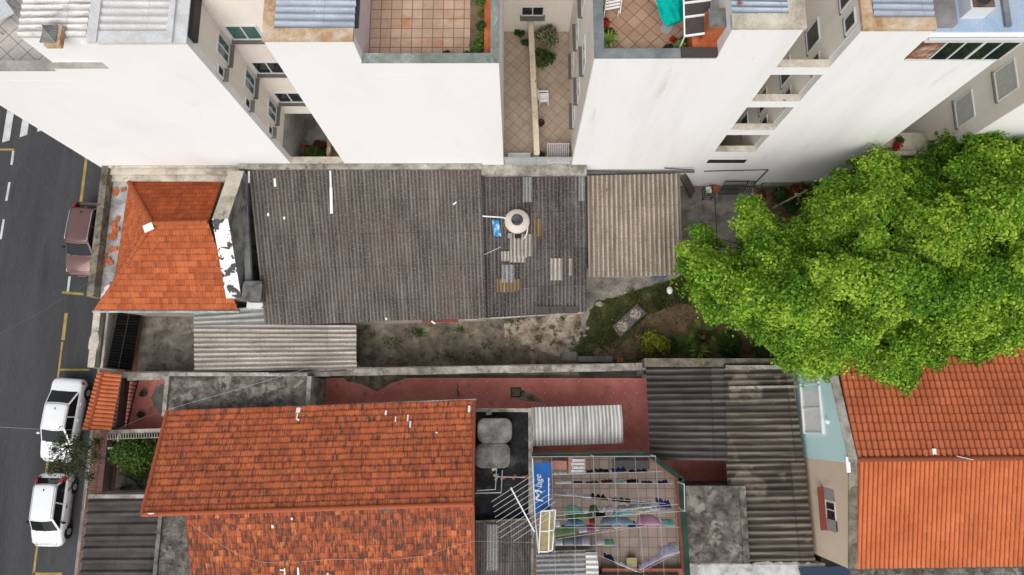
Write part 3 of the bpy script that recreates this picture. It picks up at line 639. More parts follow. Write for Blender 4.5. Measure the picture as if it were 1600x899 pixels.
# centre block
m = MB()
m.box(CX0, CX1, YF, YB, 0, 13.62)
m.box(LX1, CX0, 15.0, YB, 5.8, zt)                                              # back wall of the light well
m.box(LX1, CX0, 17.2, YB, 0, 5.8)
m.box(CX0, -5.62, YF + .001, YB, 13.62, 16.0)
m.box(-5.62, CX1, YF + .002, YF + .3, 13.62, 14.52); m.box(CX1 - .28, CX1, YF + .3, YB, 13.62, 14.52)
m.box(LX1, CX0, YF + .004, YF + .34, 0, 4.35)
m.build('wall', RW, apt)
m = MB(); m.box(LX1, LX1 + .02, YF + .34, 15.0, 5.8, zt); m.box(LX1 + .02, CX0, 14.98, 15.0, 5.8, zt); m.build('well_wall', M['cream'], apt)
m = MB(); m.box(LX1, LX1 + .021, YF + .34, 17.2, 2.8, 5.78); m.box(LX1 + .021, CX0, 17.18, 17.2, 2.8, 5.78); m.build('lower_well_wall', weather('mottled_grey_render', [(0.2, (0.2, 0.185, 0.165, 1)), (0.8, (0.45, 0.42, 0.38, 1))], 0.7, 6), apt)  # lower well walls in a mottled darker grey
m = MB(); m.box(LX1 - .01, CX0 + .01, YF - .01, YF + .36, 4.35, 4.41); m.build('well_sill', M['dirty_cream'], apt)
m = MB(); m.box(-5.64, CX1 + .02, YF - .03, YF + .33, 14.52, 14.6); m.box(CX1 - .31, CX1 + .021, YF + .33, YB, 14.52, 14.6); m.build('parapet_cap', M['green_cap'], apt)
m = MB(); m.box(CX0 - .03, -5.6, YF - .03, YF + .42, 15.98, 16.12); m.box(CX0 - .03, CX0 + .4, YF + .42, YB, 15.98, 16.12); m.build('roof_edge', M['rust_ledge'], apt)
corr('metal_roof', (CX0 + .4, YB, 16.16), (CX0 + .4, YF + .42, 16.16), (-5.55, YF + .42, 16.1), (-5.55, YB, 16.1), M['metal_roof'], apt, 0.27, 0.03)
m = MB(); m.box(-5.6, -5.45, YF + .5, YB, 15.95, 16.06); m.build('gutter', M['darksteel'], apt)
m = MB(); m.box(-5.62, -5.6, YF + .3, YB, 13.64, 15.9); m.build('side_wall', plain('pink_white_render', (0.62, 0.52, 0.52, 1), 0.85), apt)
flat('terrace_floor', [(-5.6, YF + .3), (CX1 - .28, YF + .3), (CX1 - .28, YB), (-5.6, YB)], 13.66, floortile('sandy_terrace_tile', (0.42, 0.29, 0.2, 1), (0.52, 0.37, 0.27, 1), (0.17, 0.08, 0.05, 1), 0.4, 0, 0.03, (0.42, 0.16, 0.06, 1)), parent=apt)
for z in (13.1, 10.35, 7.55):
    window(apt, (LX1 + .02, 14.3, z), (0, 1, 0), (1, 0, 0), 0.85, 1.1, 2, 'greenglass', .2)
    window(apt, (LX1 + .02, 13.32, z + .05), (0, 1, 0), (1, 0, 0), 0.42, 0.55, 1, 'glass', .2)
    window(apt, (-10.62, 14.98, z + .05), (1, 0, 0), (0, -1, 0), 1.25, 1.0, 2, 'greenglass' if z > 13 else 'glass', .2)
# ground garden inside the light well
m = MB(); m.box(LX1, CX0, 14.6, 17.2, 2.6, 2.8); m.build('well_floor', M['patio'], apt)
m = MB(); m.box(LX1 + .3, CX0 - .9, YF + .34, 14.6, 2.4, 2.6); m.build('well_bed', M['soil'], apt)
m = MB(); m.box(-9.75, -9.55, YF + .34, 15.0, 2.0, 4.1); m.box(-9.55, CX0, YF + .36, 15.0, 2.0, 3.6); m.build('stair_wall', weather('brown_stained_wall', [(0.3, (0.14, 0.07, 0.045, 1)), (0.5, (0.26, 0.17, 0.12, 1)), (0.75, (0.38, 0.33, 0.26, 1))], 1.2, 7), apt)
window(apt, (-10.5, 17.18, 4.6), (1, 0, 0), (0, -1, 0), 1.3, 1.0, 2, 'glass', 0)
g_well = 'plants in the light well garden'
bush('shrub', 'leafy green shrub low in the light well between white walls', 'shrub', (-10.75, 13.75, 2.6), 0.75, 1500, M['leaf_mid'], 0.07)
bush('shrub', 'dark red shrub behind the green one in the light well', 'shrub', (-10.6, 14.45, 2.6), 0.5, 600, M['leaf_red'], 0.06)
bush('flowering_plant', 'tall plant with red flowers against the wall of the light well', 'plant', (-11.2, 14.3, 2.6), 0.13, 60, M['flower'], 0.05, h=7)

# right-hand block
RX0, RX1, WX0, WX1, EX = 2.86, 9.65, 11.62, 17.45, 20.95
RO = M['render_old']
apr = thing('apartment_building', 'tall white apartment block at the upper right with balcony wells and streaked facade', 'apartment building', (10, YF + 5, 0))
m = MB()
m.box(RX0, RX1, YF, YB, 0, 13.95)
m.box(7.25, RX1, YF + .001, YB, 13.95, 16.7)
m.box(RX0, 7.25, YF + .002, YF + .3, 13.95, 14.82); m.box(RX0, RX0 + .3, YF + .3, YB, 13.95, 14.82)
m.box(RX1, WX0, 17.0, YB, 0, 16.6)
m.box(WX0, WX1, YF + .003, YB, 0, 14.62); m.box(WX0, 14.05, YF + .004, YB, 14.62, 16.6); m.box(14.05, WX1, YF + .9, YB, 14.62, 15.9); m.box(14.05, WX1, YF + .002, YB, 15.9, 16.2)
m.box(EX, EX + 12, YF + .005, YB, 0, 16.6); m.box(WX1, EX, 17.5, YB, 0, 16.6)
m.box(RX1, WX0, YF + .002, YF + .3, 0, 4.45); m.box(RX1, WX0, YF + .002, YF + .3, 4.85, 5.4)
m.build('wall', RO, apr)
m = MB(); m.box(WX0 - .02, WX0, YF + .32, 17, 0, 16.55); m.box(RX1, WX0 - .02, 16.98, 17.0, 0, 16.55); m.build('well_wall', M['cream'], apr)
m = MB(); m.box(EX - .02, EX, YF + .02, 17.5, 0, 16.5); m.build('side_wall', M['cream'], apr)
m = MB(); m.box(RX0 - .02, RX0, YF + .05, YB, 3.3, 14.7); m.build('courtyard_side_wall', M['cream'], apr)
for z in (14.14, 11.36, 8.5, 5.93):
    m = MB(); m.box(RX1, WX0, YF + .006, YF + .27, z - .6, z); b_ = m.build('balcony_beam', RO, apr)
    m = MB(); m.box(RX1, WX0, YF - .012, YF + .29, z, z + .025); m.build('cap', M['dirty_cream'], b_)
for z in (15.95, 13.1, 10.3, 7.5, 4.8):
    window(apr, (WX0 - .02, 14.8, z), (0, -1, 0), (-1, 0, 0), 0.95, 1.15, 1, 'glass', .05)
    if z > 5: window(apr, (WX0 - .02, 13.65, z), (0, -1, 0), (-1, 0, 0), 0.6, 0.8, 1, 'glass', .05)
m = MB(); m.box(RX1 + .03, WX0 - .05, YF - .008, YF + .004, 4.42, 4.84); m.build('vent_slot', M['glass'], apr)
m = MB(); m.box(RX0 - .03, 7.22, YF - .03, YF + .33, 14.82, 14.9); m.box(RX0 - .03, RX0 + .33, YF + .33, YB, 14.82, 14.9); m.build('parapet_cap', M['grey_cap'], apr)
m = MB(); m.box(5.95, 7.23, YF - .04, YF + .3, 14.902, 15.02); m.build('metal_trim', M['awning'], apr)
m = MB(); m.box(7.2, RX1 + .03, YF - .03, YF + .5, 16.68, 16.82); m.box(9.1, RX1 + .031, YF + .5, YB, 16.68, 16.82); m.build('roof_edge', M['dirty_cream'], apr)
corr('metal_roof', (7.2, YB, 16.86), (7.2, YF + .5, 16.86), (9.1, YF + .5, 16.8), (9.1, YB, 16.8), sheet('rust_patched_metal_sheet', (0.2, 0.24, 0.28, 1), (0.3, 0.36, 0.42, 1), (0.42, 0.48, 0.54, 1), var=0.08, streak=(8, 0.3), rough=0.55, spots=[((0.2, 0.045, 0.025, 1), 0.9, 0.55, 0.6, 0.9)]), apr, 0.22, 0.025)
flat('terrace_floor', [(RX0 + .3, YF + .3), (7.25, YF + .3), (7.25, YB), (RX0 + .3, YB)], 13.99, floortile('diagonal_terracotta_tile', (0.36, 0.225, 0.15, 1), (0.45, 0.3, 0.2, 1), (0.16, 0.075, 0.045, 1), 0.42, R_(45), 0.03), parent=apr)
m = MB(); m.box(WX0 - .03, 14.05, YF - .03, YF + .4, 16.58, 16.72); m.box(WX0 - .03, WX0 + .35, YF + .4, YB, 16.58, 16.72); m.build('roof_edge', M['rust_ledge'], apr)
corr('metal_roof', (WX0 + .35, YB, 16.76), (WX0 + .35, YF + .4, 16.76), (14.05, YF + .4, 16.7), (14.05, YB, 16.7), M['metal_roof'], apr, 0.25, 0.028)
m = MB(); m.box(14.1, WX1, YF + .15, YB, 16.2, 16.3); m.build('roof_deck', M['paleblue'], apr)
m = MB(); m.box(14.05, 14.85, YF + .25, YB, 16.3, 16.6); m.build('roof_duct', weather('grey_duct', [(0.3, (0.16, 0.155, 0.15, 1)), (0.7, (0.26, 0.255, 0.25, 1))], 1, 5), apr)
m = MB(); m.box(14.1, 14.9, YF + .02, YF + .9, 14.63, 15.9); m.box(14.06, WX1, YF + .4, YF + .88, 14.622, 14.9); m.build('recess', weather('rusty_recess', [(0.3, (0.1, 0.05, 0.03, 1)), (0.55, (0.28, 0.12, 0.06, 1)), (0.75, (0.4, 0.36, 0.3, 1))], 1.6, 6), apr)
m = MB()
for k in range(5): m.box(14.9 + k * .64, 14.9 + k * .64 + (.06 if k != 2 else .1), YF - .03, YF + .05, 14.68, 15.86)
m.box(14.1, WX1 + .02, YF - .035, YF + .06, 15.86, 15.96); m.box(14.1, WX1, YF - .02, YF + .06, 14.62, 14.68); m.box(14.1, WX1, YF - .12, YF - .04, 16.08, 16.18)
f = m.build('glazed_balcony', M['alu'], apr)
m = MB(); m.box(14.9, WX1, YF - .005, YF + .012, 14.68, 15.86); m.build('pane', M['glass'], f)
for z in (13.1, 10.35, 7.55):
    window(apr, (EX - .02, 14.35, z), (0, -1, 0), (-1, 0, 0), 1.35, 1.3, 1, 'blind' if z < 13 else 'glass', .12)
m = MB(); m.obox((EX - .05, 13.75, 13.1), (0, 1.2, 0), (0, 0, .55), (.02, 0, 0)); m.build('roller_blind', M['blind'], apr)
m = MB(); m.box(WX1, EX, YF + .1, YF + .3, 4.4, 5.2); m.box(WX1, EX, YF + .3, 14.5, 4.3, 4.5); m.build('balcony', M['dirty_cream'], apr)
for z in (11.5, 8.8, 6.15):
    for yy in (14.9, 17.6):
        window(apr, (RX0 - .02, yy, z), (0, -1, 0), (-1, 0, 0), 1.25, 1.0, 2, 'glass', .2)
# narrow courtyard between the two blocks
m = MB(); m.box(CX1, RX0, YF + .002, YB, 0, 3.95); m.box(CX1, RX0, 20.5, YB, 3.95, 15.5); m.box(CX1, RX0, YF - .005, YF + .09, 3.95, 4.12); m.build('courtyard_wall', M['cream'], apt)
flat('courtyard_floor', [(CX1, YF + .1), (RX0, YF + .1), (RX0, 20.5), (CX1, 20.5)], 3.99, floortile('beige_diagonal_tile', (0.4, 0.32, 0.245, 1), (0.43, 0.345, 0.265, 1), (0.23, 0.17, 0.12, 1), 0.47, R_(42), 0.03), parent=apt)
window(apt, (0.85, 20.48, 5.95), (1, 0, 0), (0, -1, 0), 1.15, .8, 2, 'glass', .3)

# ================================================================== ROW OF LOW BUILDINGS AGAINST THE FACADE
# --- corner house with the hipped clay roof
hh = thing('hip_roof_house', 'small corner house with a bright orange hipped tile roof and sealed gutter', 'house', (-17.5, 9, 0))
xg = P(386, 350, 3.9).x                                       # outer face of the gable wall
m = MB()
pf = [P(160, 262, 4.2), P(183, 262, 4.2), P(150, 470, 4.2), P(131, 468, 4.2)]
x0 = P(140, 460, 4.2).x - .18
m.prism([(x0, 12.9), (x0, 6.1), (x0 + .34, 6.1), (x0 + .34, 12.9)], 0, 4.15); m.build('front_parapet', M['dark_wall_top'], hh)
xi = x0 + .34
m = MB(); m.box(xi, xg - .8, 5.7, 12.9, 0, 3.3); m.build('wall', M['housewall'], hh)
m = MB(); m.box(xi, xi + 1.6, 6.1, 12.6, 3.3, 3.58)
m.build('gutter', M['sealgrey'], hh)
zE, zR = 3.55, 5.35
nl, nr_ = P(203, 286, 3.65), P(347, 285, zE); sw, se = P(147, 484, 3.35), P(372, 484, 3.35)
ap, rr = P(238, 350, zR), P(326, 348, zR)
wl2 = P(178, 450, 3.65)
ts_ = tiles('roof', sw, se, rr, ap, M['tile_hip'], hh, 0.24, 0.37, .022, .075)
tiles('roof', nr_, nl, ap, rr, tilemat('shaded_orange_tile', [(0, (0.24, 0.05, 0.016, 1)), (0.5, (0.36, 0.075, 0.022, 1)), (1, (0.46, 0.11, 0.03, 1))], (0.1, 0.035, 0.02, 1), 0.55, 0.75, 0.6, groove=.4, ribs=2, lap=.6), hh, 0.24, 0.36, .016, .06)  # north slope: darker tile copy with its shade put into the colour
tiles('roof', nl, wl2, ap, ap + Vector((.02, -.02, 0)), M['tile_hip'], hh, 0.2, 0.26, .016, .04)
ridge('ridge_tiles', [nl + Vector((0, 0, .08)), ap + Vector((0, 0, .06))], M['tile_hip'], hh, .13)
ridge('ridge_tiles', [wl2 + Vector((-.1, -.1, .1)), ap + Vector((0, 0, .06))], M['tile_hip'], hh, .14)
ridge('ridge_tiles', [ap + Vector((0, 0, .06)), rr + Vector((0, 0, .06))], M['tile_hip'], hh, .12)
m = MB(); q = P(234, 358, 5.52); m.obox(q + Vector((-.2, -.2, 0)), (.42, .2, 0), (-.16, .34, 0), (0, 0, .03)); m.build('sealed_patch', M['whitepaint'], hh)
# broken tiles lying in the gutter
for (px, py) in ((189, 302), (186, 350), (178, 372), (173, 395), (168, 413), (184, 364), (164, 408)):
    m = MB(); c = P(px, py, 3.6)
    for _ in range(3):
        a = random.uniform(0, 3.1); m.obox(c + Vector((random.uniform(-.15, .1), random.uniform(-.12, .1), 0)), (.26 * math.cos(a), .26 * math.sin(a), .03), (-.2 * math.sin(a), .2 * math.cos(a), .02), (0, 0, .025))
    m.build('loose_tile', M['brick'], hh)
m = MB()
for (px, py) in ((172, 452), (180, 456), (168, 461)):
    c = P(px, py, 3.47); m.prism(blob(c.x, c.y, .22, .2), 3.42, 3.62 + .01 * (px % 3))
m.build('sealed_patch', M['whitepaint'], hh)
# gable wall on the right
gz = [PX(381, 268, xg), PX(356, 343, xg), PX(377, 466, xg)]
yb, ym, yf = gz[0].y, gz[1].y, gz[2].y; zb, zm, zf = gz[0].z, gz[1].z, gz[2].z
def gable(x0, x1, lift, mat, name, bottom=0):
    m = MB(); pr = [(yf, zf + lift), (ym, zm + lift), (min(yb, 12.9), zb + lift)]
    sec = lambda x: [(x, yf, bottom if bottom == 0 else zf + bottom)] + [(x, y, z) for y, z in pr] + [(x, min(yb, 12.9), bottom if bottom == 0 else zb + bottom)] + ([(x, ym, zm + bottom)] if bottom else [])
    m.loft([sec(x1), sec(x0)]); return m.build(name, mat, hh)
gable(xg - .62, xg, 0, M['gable'], 'gable_wall')
m = MB(); wq = .72
A1, A2 = Vector((xg - wq, ym, zm + .02)), Vector((xg + .03, ym, zm + .02)); B1, B2 = Vector((xg - wq, yf - .02, zf + .02)), Vector((xg + .03, yf - .02, zf + .02))
m.obox(B1, B2 - B1, A1 - B1, (0, 0, .05)); m.build('sealed_coping', M['peelwhite'], hh)
C1, C2 = Vector((xg - wq, min(yb, 12.88), zb + .02)), Vector((xg + .03, min(yb, 12.88), zb + .02))
m = MB(); m.obox(A1, A2 - A1, C1 - A1, (0, 0, .045)); m.build('coping', M['dirty_cream'], hh)
# cream wall strip between the roof and the tall facade
m = MB(); yk = P(270, 284, 3.7).y
m.box(xi, xg - .6, yk, yk + .3, 3.3, 3.75); m.box(xi, xg - .6, yk + .3, yk + .6, 3.3, 3.95); m.box(xi, xg - .4, yk + .6, 12.9, 3.3, 4.15)
m.build('rear_wall', M['dirty_cream'], hh)
m = MB(); a = P(145, 487, 3.2); b = P(374, 487, 3.2); m.tube([a, b], .06, 8); m.build('eave_gutter', M['sealgrey'], hh)

# --- water box on the wall end
def rounded_box(m, c, sx, sy, h, r=.2, top=.06, n=5):
    def ring(s, z): 
        out = []
        for cx, cy, a0 in ((1, 1, 0), (-1, 1, 90), (-1, -1, 180), (1, -1, 270)):
            for k in range(n):
                a = R_(a0 + 90 * k / (n - 1)); out.append((c[0] + (cx * (sx / 2 - r) + r * math.cos(a)) * s, c[1] + (cy * (sy / 2 - r) + r * math.sin(a)) * s, c[2] + z))
        return out
    m.loft([ring(.94, 0), ring(.98, h * .5), ring(1, h - top), ring(1.03, h - top + .002), ring(1.03, h - top * .4), ring(.9, h), ring(.5, h + .02), ring(.15, h + .025)])
m = MB(); q = P(394, 455, 4.2); rounded_box(m, (q.x, q.y, 3.5), .95, 1.0, .75, .18)
tag(m.build('water_tank', M['tank'], None, True), 'single small dark rounded water tank at the gable end of the orange hip roof', 'water tank')
m = MB(); q = P(394, 455, 4.2); m.box(q.x - .5, q.x + .55, q.y - .72, q.y + .5, 0, 3.48); tag(m.build('tank_pier', M['peelwhite']), 'white flaking masonry pier under the single rounded tank', 'pier')

# --- big dark shed roof
bs = thing('warehouse', 'long low building under one big dark corrugated fibre cement roof', 'building', (-7.5, 9, 0))
A, B, C, D = P(388, 266, 4.3), P(751, 260, 4.3), P(760, 498, 3.45), P(414, 508, 3.45)
corr('roof', A, B, C, D, M['dark_sheet'], bs, 0.187, .03, jag=.04)
m = MB(); m.prism([(A.x + .1, 12.85), (D.x + .1, D.y + .35), (C.x - .15, C.y + .35), (B.x - .1, 12.85)], 0, [4.15, 3.3, 3.3, 4.15]); m.build('wall', M['housewall'], bs)
m = MB(); a = P(374, 262, 4.25); b = P(752, 259, 4.25); m.box(a.x, b.x, min(a.y, 12.62), 12.9, 3.9, 4.42); m.build('flashing', M['wall_top'], bs)
m = MB(); a, b = P(381, 268, 4.0), P(389, 440, 3.8); m.bar(a, b, .3, .25); m.build('gutter', weather('grey_gutter', [(0.3, (0.16, 0.17, 0.165, 1)), (0.7, (0.27, 0.275, 0.27, 1))], 1.5, 6), bs)
m = MB(); a, b = P(660, 502, 3.2), P(716, 501, 3.2); m.bar(a, b, .12, .2); m.build('red_fascia', M['redpaint'], bs)
m = MB(); a, b = P(716, 501, 3.3), P(912, 489, 3.1); m.bar(a, b, .07, .1); m.build('eave_gutter', M['wall_top'], bs)
for (p0, p1, w) in (((516, 267), (517, 295), .09), ((517, 293), (518, 334), .14), ((429, 279), (430, 292), .11), ((389, 268), (389, 286), .1), ((419, 333), (419, 338), .1), ((444, 339), (444, 343), .1), ((708, 320), (713, 316), .07), ((603, 497), (604, 500), .09), ((674, 502), (680, 506), .07)):
    def on(p):
        t = (p[1] - 264) / 238; return P(p[0], p[1], lerp(4.3, 3.45, t) + .04)
    a, b = on(p0), on(p1); m = MB(); m.bar(a, b, w, .02); m.build('sealant_streak', M['whitepaint'], bs)

# --- patched roof with the round tank
pr_ = thing('patched_roof_building', 'narrow low building under a dark corrugated roof patched with odd pale sheets', 'building', (.7, 9, 0))
A, B, C, D = P(752, 277, 3.95), P(916, 274, 3.95), P(917, 489, 3.2), P(756, 497, 3.2)
corr('roof', A, B, C, D, M['dark_sheet2'], pr_, 0.187, .03, jag=.1, sheetw=.92)
m = MB(); m.prism([(A.x + .2, 12.8), (D.x + .2, D.y + .4), (C.x - .1, C.y + .4), (B.x - .1, 12.8)], 0, [3.8, 3.05, 3.05, 3.8]); m.build('wall', M['housewall'], pr_)
m = MB(); a = P(752, 272, 4.05); b = P(916, 270, 4.05); m.box(a.x, b.x, min(a.y - .1, 12.55), 12.9, 3.85, 4.2); m.build('flashing', M['wall_top'], pr_)
def zr(py): return lerp(3.95, 3.2, (py - 276) / 218) + .045
def patch(x0, x1, y0, y1, mat, name='patch_sheet', **k):
    corr(name, P(x0, y0, zr(y0)), P(x1, y0, zr(y0)), P(x1, y1, zr(y1)), P(x0, y1, zr(y1)), mat, pr_, .187 if mat is not M['plastic_sheet'] else .12, .026, jag=.07, **k)
patch(817, 832, 277, 316, M['grey_sheet']); patch(797, 832, 366, 401, M['light_sheet']); patch(783, 798, 393, 409, M['light_sheet']); patch(797, 822, 400, 409, M['light_sheet'])
patch(860, 879, 404, 440, M['light_sheet']); patch(889, 894, 404, 432, M['light_sheet']); patch(904, 914, 276, 314, M['grey_sheet'])
patch(834, 846, 342, 372, M['amber_sheet']); patch(776, 814, 436, 455, M['amber_sheet']); patch(784, 804, 414, 440, M['grey_sheet'])
m = MB(); a = P(753, 470, 3.4); 
for i in range(3): m.box(P(838 + 22 * i, 485, 3.1).x, P(858 + 22 * i, 485, 3.1).x, P(860, 491, 3.1).y, P(860, 480, 3.1).y, 3.3, 3.34)
m.build('edge_sheet', M['kal_sheet'], pr_)

# --- tan shed
tsd = thing('tan_roof_shed', 'open shed under a pale tan ribbed roof beside the tree', 'shed', (5.5, 10, 0))
A, B, C, D = P(917, 275, 3.35), P(1062, 271, 3.35), P(1067, 431, 2.9), P(919, 432, 2.9)
corr('roof', A, B, C, D, M['tan_sheet'], tsd, 0.245, .04, jag=.03, sheetw=1.0)
m = MB(); m.box(A.x + .05, C.x - 1.1, C.y + .5, 12.85, 0, 2.8); m.build('wall', M['housewall'], tsd)
m = MB(); m.box(C.x - 1.1, C.x - .25, C.y + .5, C.y + .65, 0, 2.75); m.box(C.x - .4, C.x - .25, C.y + .65, 12.6, 0, 2.8); m.build('post_wall', M['blue'], tsd)
m = MB(); a, b = P(917, 268, 3.5), P(1085, 269, 3.5); m.bar(a, b, .08, .08); m.bar(P(1038, 263, 3.9), P(1085, 266, 3.9), .05); m.build('pipe', M['cablegrey'], tsd)

# --- front yard of the corner plot
wy0, wy1 = 2.75, 5.75
m = MB(); m.box(-22.0, -21.72, wy0, wy1, 0, 2.05); w_ = m.build('front_wall', M['housewall'])
tag(w_, 'low masonry wall along the sidewalk in front of the bare concrete yard', 'wall')
m = MB(); m.box(-22.04, -21.68, wy0, wy1, 2.05, 2.12); q = P(148, 535, 2.2); m.prism(blob(q.x - .05, q.y, .28, .55, 12, .1), 2.0, 2.2); m.build('coping', M['dirty_cream'], w_)
m = MB(); m.box(-21.45, -20.6, 2.7, 5.8, 0, .06); struct(m.build('red_path', floortile('red_path_tile', (0.18, 0.055, 0.045, 1), (0.23, 0.075, 0.06, 1), (0.12, 0.05, 0.045, 1), .25, 0, .02)))
m = MB(); m.box(-21.62, -21.5, 2.75, 5.75, 0, 1.7); w_ = m.build('inner_wall', M['dirty_cream']); tag(w_, 'thin pale wall between the sidewalk wall and the red path', 'wall')
gt = thing('sliding_gate', 'black corrugated metal gate lying open beside the red path', 'gate', (-20, 4.2, 0))
A, B, C, D = P(184, 489, 1.6), P(222, 489, .5), P(205, 580, .5), P(166, 574, 1.6)
corr('gate_panel', D, A, B, C, M['black_sheet'], gt, 0.16, .025, jag=0)
m = MB(); m.bar(A, D, .06); m.bar(B, C, .06); m.bar(lerp(A, B, .5) + Vector((0, 0, .05)), lerp(D, C, .5) + Vector((0, 0, .05)), .05); m.build('frame', M['darksteel'], gt)
flat('front_yard', [(-20.6, 2.6), (-14, 2.6), (-14, 5.9), (-20.6, 5.9)], .05, M['concrete'])
cp = thing('carport', 'low carport under pale ribbed sheets next to the bare concrete yard', 'carport', (-12, 4, 0))
A, B, C, D = P(303, 506, 2.9), P(557, 508, 2.9), P(558, 576, 2.6), P(304, 582, 2.6)
corr('roof', A, D, C, B, M['light_sheet'], cp, 0.235, .035, jag=.03, sheetw=1.0)
A, B, C, D = P(303, 488, 3.05), P(412, 478, 3.15), P(414, 507, 2.98), P(303, 509, 2.96)
corr('roof', A, D, C, B, M['green_sheet'], cp, 0.235, .03, jag=.02)
m = MB()
for (px, py) in ((310, 574), (552, 570), (430, 572), (312, 500)):
    q = P(px, py, 2.6); m = MB(); m.box(q.x - .06, q.x + .06, q.y - .06, q.y + .06, 0, 2.5); m.build('post', M['wall_top'], cp)

# --- yard behind: old concrete, broken paving, lawn, soil, patio
m = MB(); m.box(-10.2, 3.4, 2.5, 5.6, 0, .05); struct(m.build('old_yard', M['yard']))
m = MB(); p = [P(x, y, .06) for x, y in ((788, 508), (812, 500), (842, 492), (904, 488), (912, 500), (906, 530), (900, 552), (866, 556), (838, 544), (812, 540), (792, 530))]
m.prism(ragged([(q.x, q.y) for q in p], .18, .1), 0, .075); struct(m.build('broken_paving', M['broken']))
p = [P(x, y, .03) for x, y in ((900, 556), (922, 480), (960, 462), (1010, 446), (1060, 428), (1100, 420), (1300, 420), (1300, 566), (900, 566))]
m = MB(); m.prism([(q.x, q.y) for q in p], 0, .04); struct(m.build('lawn', M['lawn']))
p = [P(x, y, .03) for x, y in ((990, 520), (1010, 495), (1040, 478), (1080, 478), (1130, 500), (1180, 520), (1180, 560), (1060, 562), (930, 562), (926, 545), (960, 545))]
m = MB(); m.prism(ragged([(q.x, q.y) for q in p], .14, .13), .03, .052); struct(m.build('bare_soil', M['soil']))
p = [P(x, y, .05) for x, y in ((905, 430), (1075, 425), (1040, 440), (1000, 452), (960, 464), (930, 470), (920, 490), (914, 520), (905, 520))]
m = MB(); m.prism(ragged([(q.x, q.y) for q in p], .14, .07), 0, .062); struct(m.build('path', M['patio']))
a, b = P(1062, 440, .05), P(1300, 290, .05)
ZT = .95                                   # the paved back of the plot is a step higher
a = P(1062, 408, ZT)
m = MB(); m.box(a.x - .8, P(1178, 300, ZT).x, a.y, 12.9, 0, ZT); struct(m.build('patio', M['patio']))
m = MB(); xj = P(1119, 350, ZT).x; m.box(xj - .02, xj + .02, a.y + .05, 12.5, ZT - .05, ZT + .004); struct(m.build('patio_joint', M['darksteel']))
# grass and weeds
pl = []
poly = [P(x, y, .04) for x, y in ((905, 556), (924, 482), (960, 464), (1010, 448), (1080, 432), (1110, 470), (1060, 476), (1010, 494), (985, 520), (935, 545))]
def inside(q, pg):
    c = False; j = len(pg) - 1
    for i in range(len(pg)):
        if (pg[i][1] > q[1]) != (pg[j][1] > q[1]) and q[0] < (pg[j][0] - pg[i][0]) * (q[1] - pg[i][1]) / (pg[j][1] - pg[i][1]) + pg[i][0]: c = not c
        j = i
    return c
xs = [q.x for q in poly]; ys = [q.y for q in poly]
seeds = [(random.uniform(min(xs), max(xs)), random.uniform(min(ys), max(ys))) for _ in range(150)]
while len(pl) < 9000:
    s_ = random.choice(seeds); q = (random.gauss(s_[0], .22), random.gauss(s_[1], .22))
    if inside(q, poly): pl.append((q[0], q[1], .05 + random.random() * .05))
for _ in range(2600):
    s_ = random.choice(p_soil := [P(x, y, .04) for x, y in ((990, 520), (1010, 495), (1040, 478), (1080, 470), (1130, 495), (930, 556), (960, 540), (1000, 548), (1040, 520), (1075, 500))]); pl.append((random.gauss(s_.x, .45), random.gauss(s_.y, .3), .05 + random.random() * .05))
struct(leaves('lawn_grass', M['leaf_lawn'], None, pl, .045, up=.2, asp=.3), 'stuff')
pl = []
for (px, py, s, n) in ((653, 520, .22, 200), (720, 515, .2, 80), (610, 535, .25, 80), (700, 555, .25, 90), (760, 540, .2, 60), (800, 500, .3, 120), (878, 498, .12, 60), (740, 560, .3, 90), (560, 560, .3, 60), (900, 545, .25, 160), (780, 556, .3, 80), (570, 520, .3, 60), (1090, 432, .3, 200), (1160, 405, .25, 120), (985, 455, .15, 60)):
    q = P(px, py, .05)
    for _ in range(n): pl.append((random.gauss(q.x, s), random.gauss(q.y, s * .6), .06 + random.random() * .08))
struct(leaves('weeds', M['leaf_mid'], None, pl, .05, up=.3), 'stuff')
pl = []
for _ in range(1400):
    px, py = random.uniform(905, 1180), random.uniform(440, 560); q = P(px, py, .06); pl.append((q.x, q.y, .06 + random.random() * .02))
struct(leaves('leaf_litter', M['leaf_rust'], None, pl, .035, up=2), 'stuff')

# ================================================================== BOUNDARY WALL BETWEEN THE PLOTS
bw = thing('boundary_wall', 'long weathered concrete wall dividing the mossy yard from the red passage', 'wall', (-3, 2.6, 0))
pts = [P(186, 586, 2.1), P(480, 580, 2.1), P(1010, 571, 2.1), P(1240, 571, 2.1)]
m = MB()
for a, b in zip(pts[:-1], pts[1:]): m.obox((a.x, a.y - .14, 0), (b.x - a.x, b.y - a.y, 0), (0, .28, 0), (0, 0, 2.05))
m.build('wall', M['housewall'], bw)
m = MB()
n = 26
for k in range(n):
    x0 = lerp(-19.9, 14, k / n); x1 = lerp(-19.9, 14, (k + 1) / n) - .004; y0 = 2.3 + (x0 + 19.9) * .0195
    j = random.uniform(-.02, .02); m.obox((x0, y0 - .2 + j, 2.05), (x1 - x0, (x1 - x0) * .0195, 0), (0, .36, 0), (0, 0, .07 + random.uniform(0, .025)))
m.build('coping', M['wall_top'], bw)
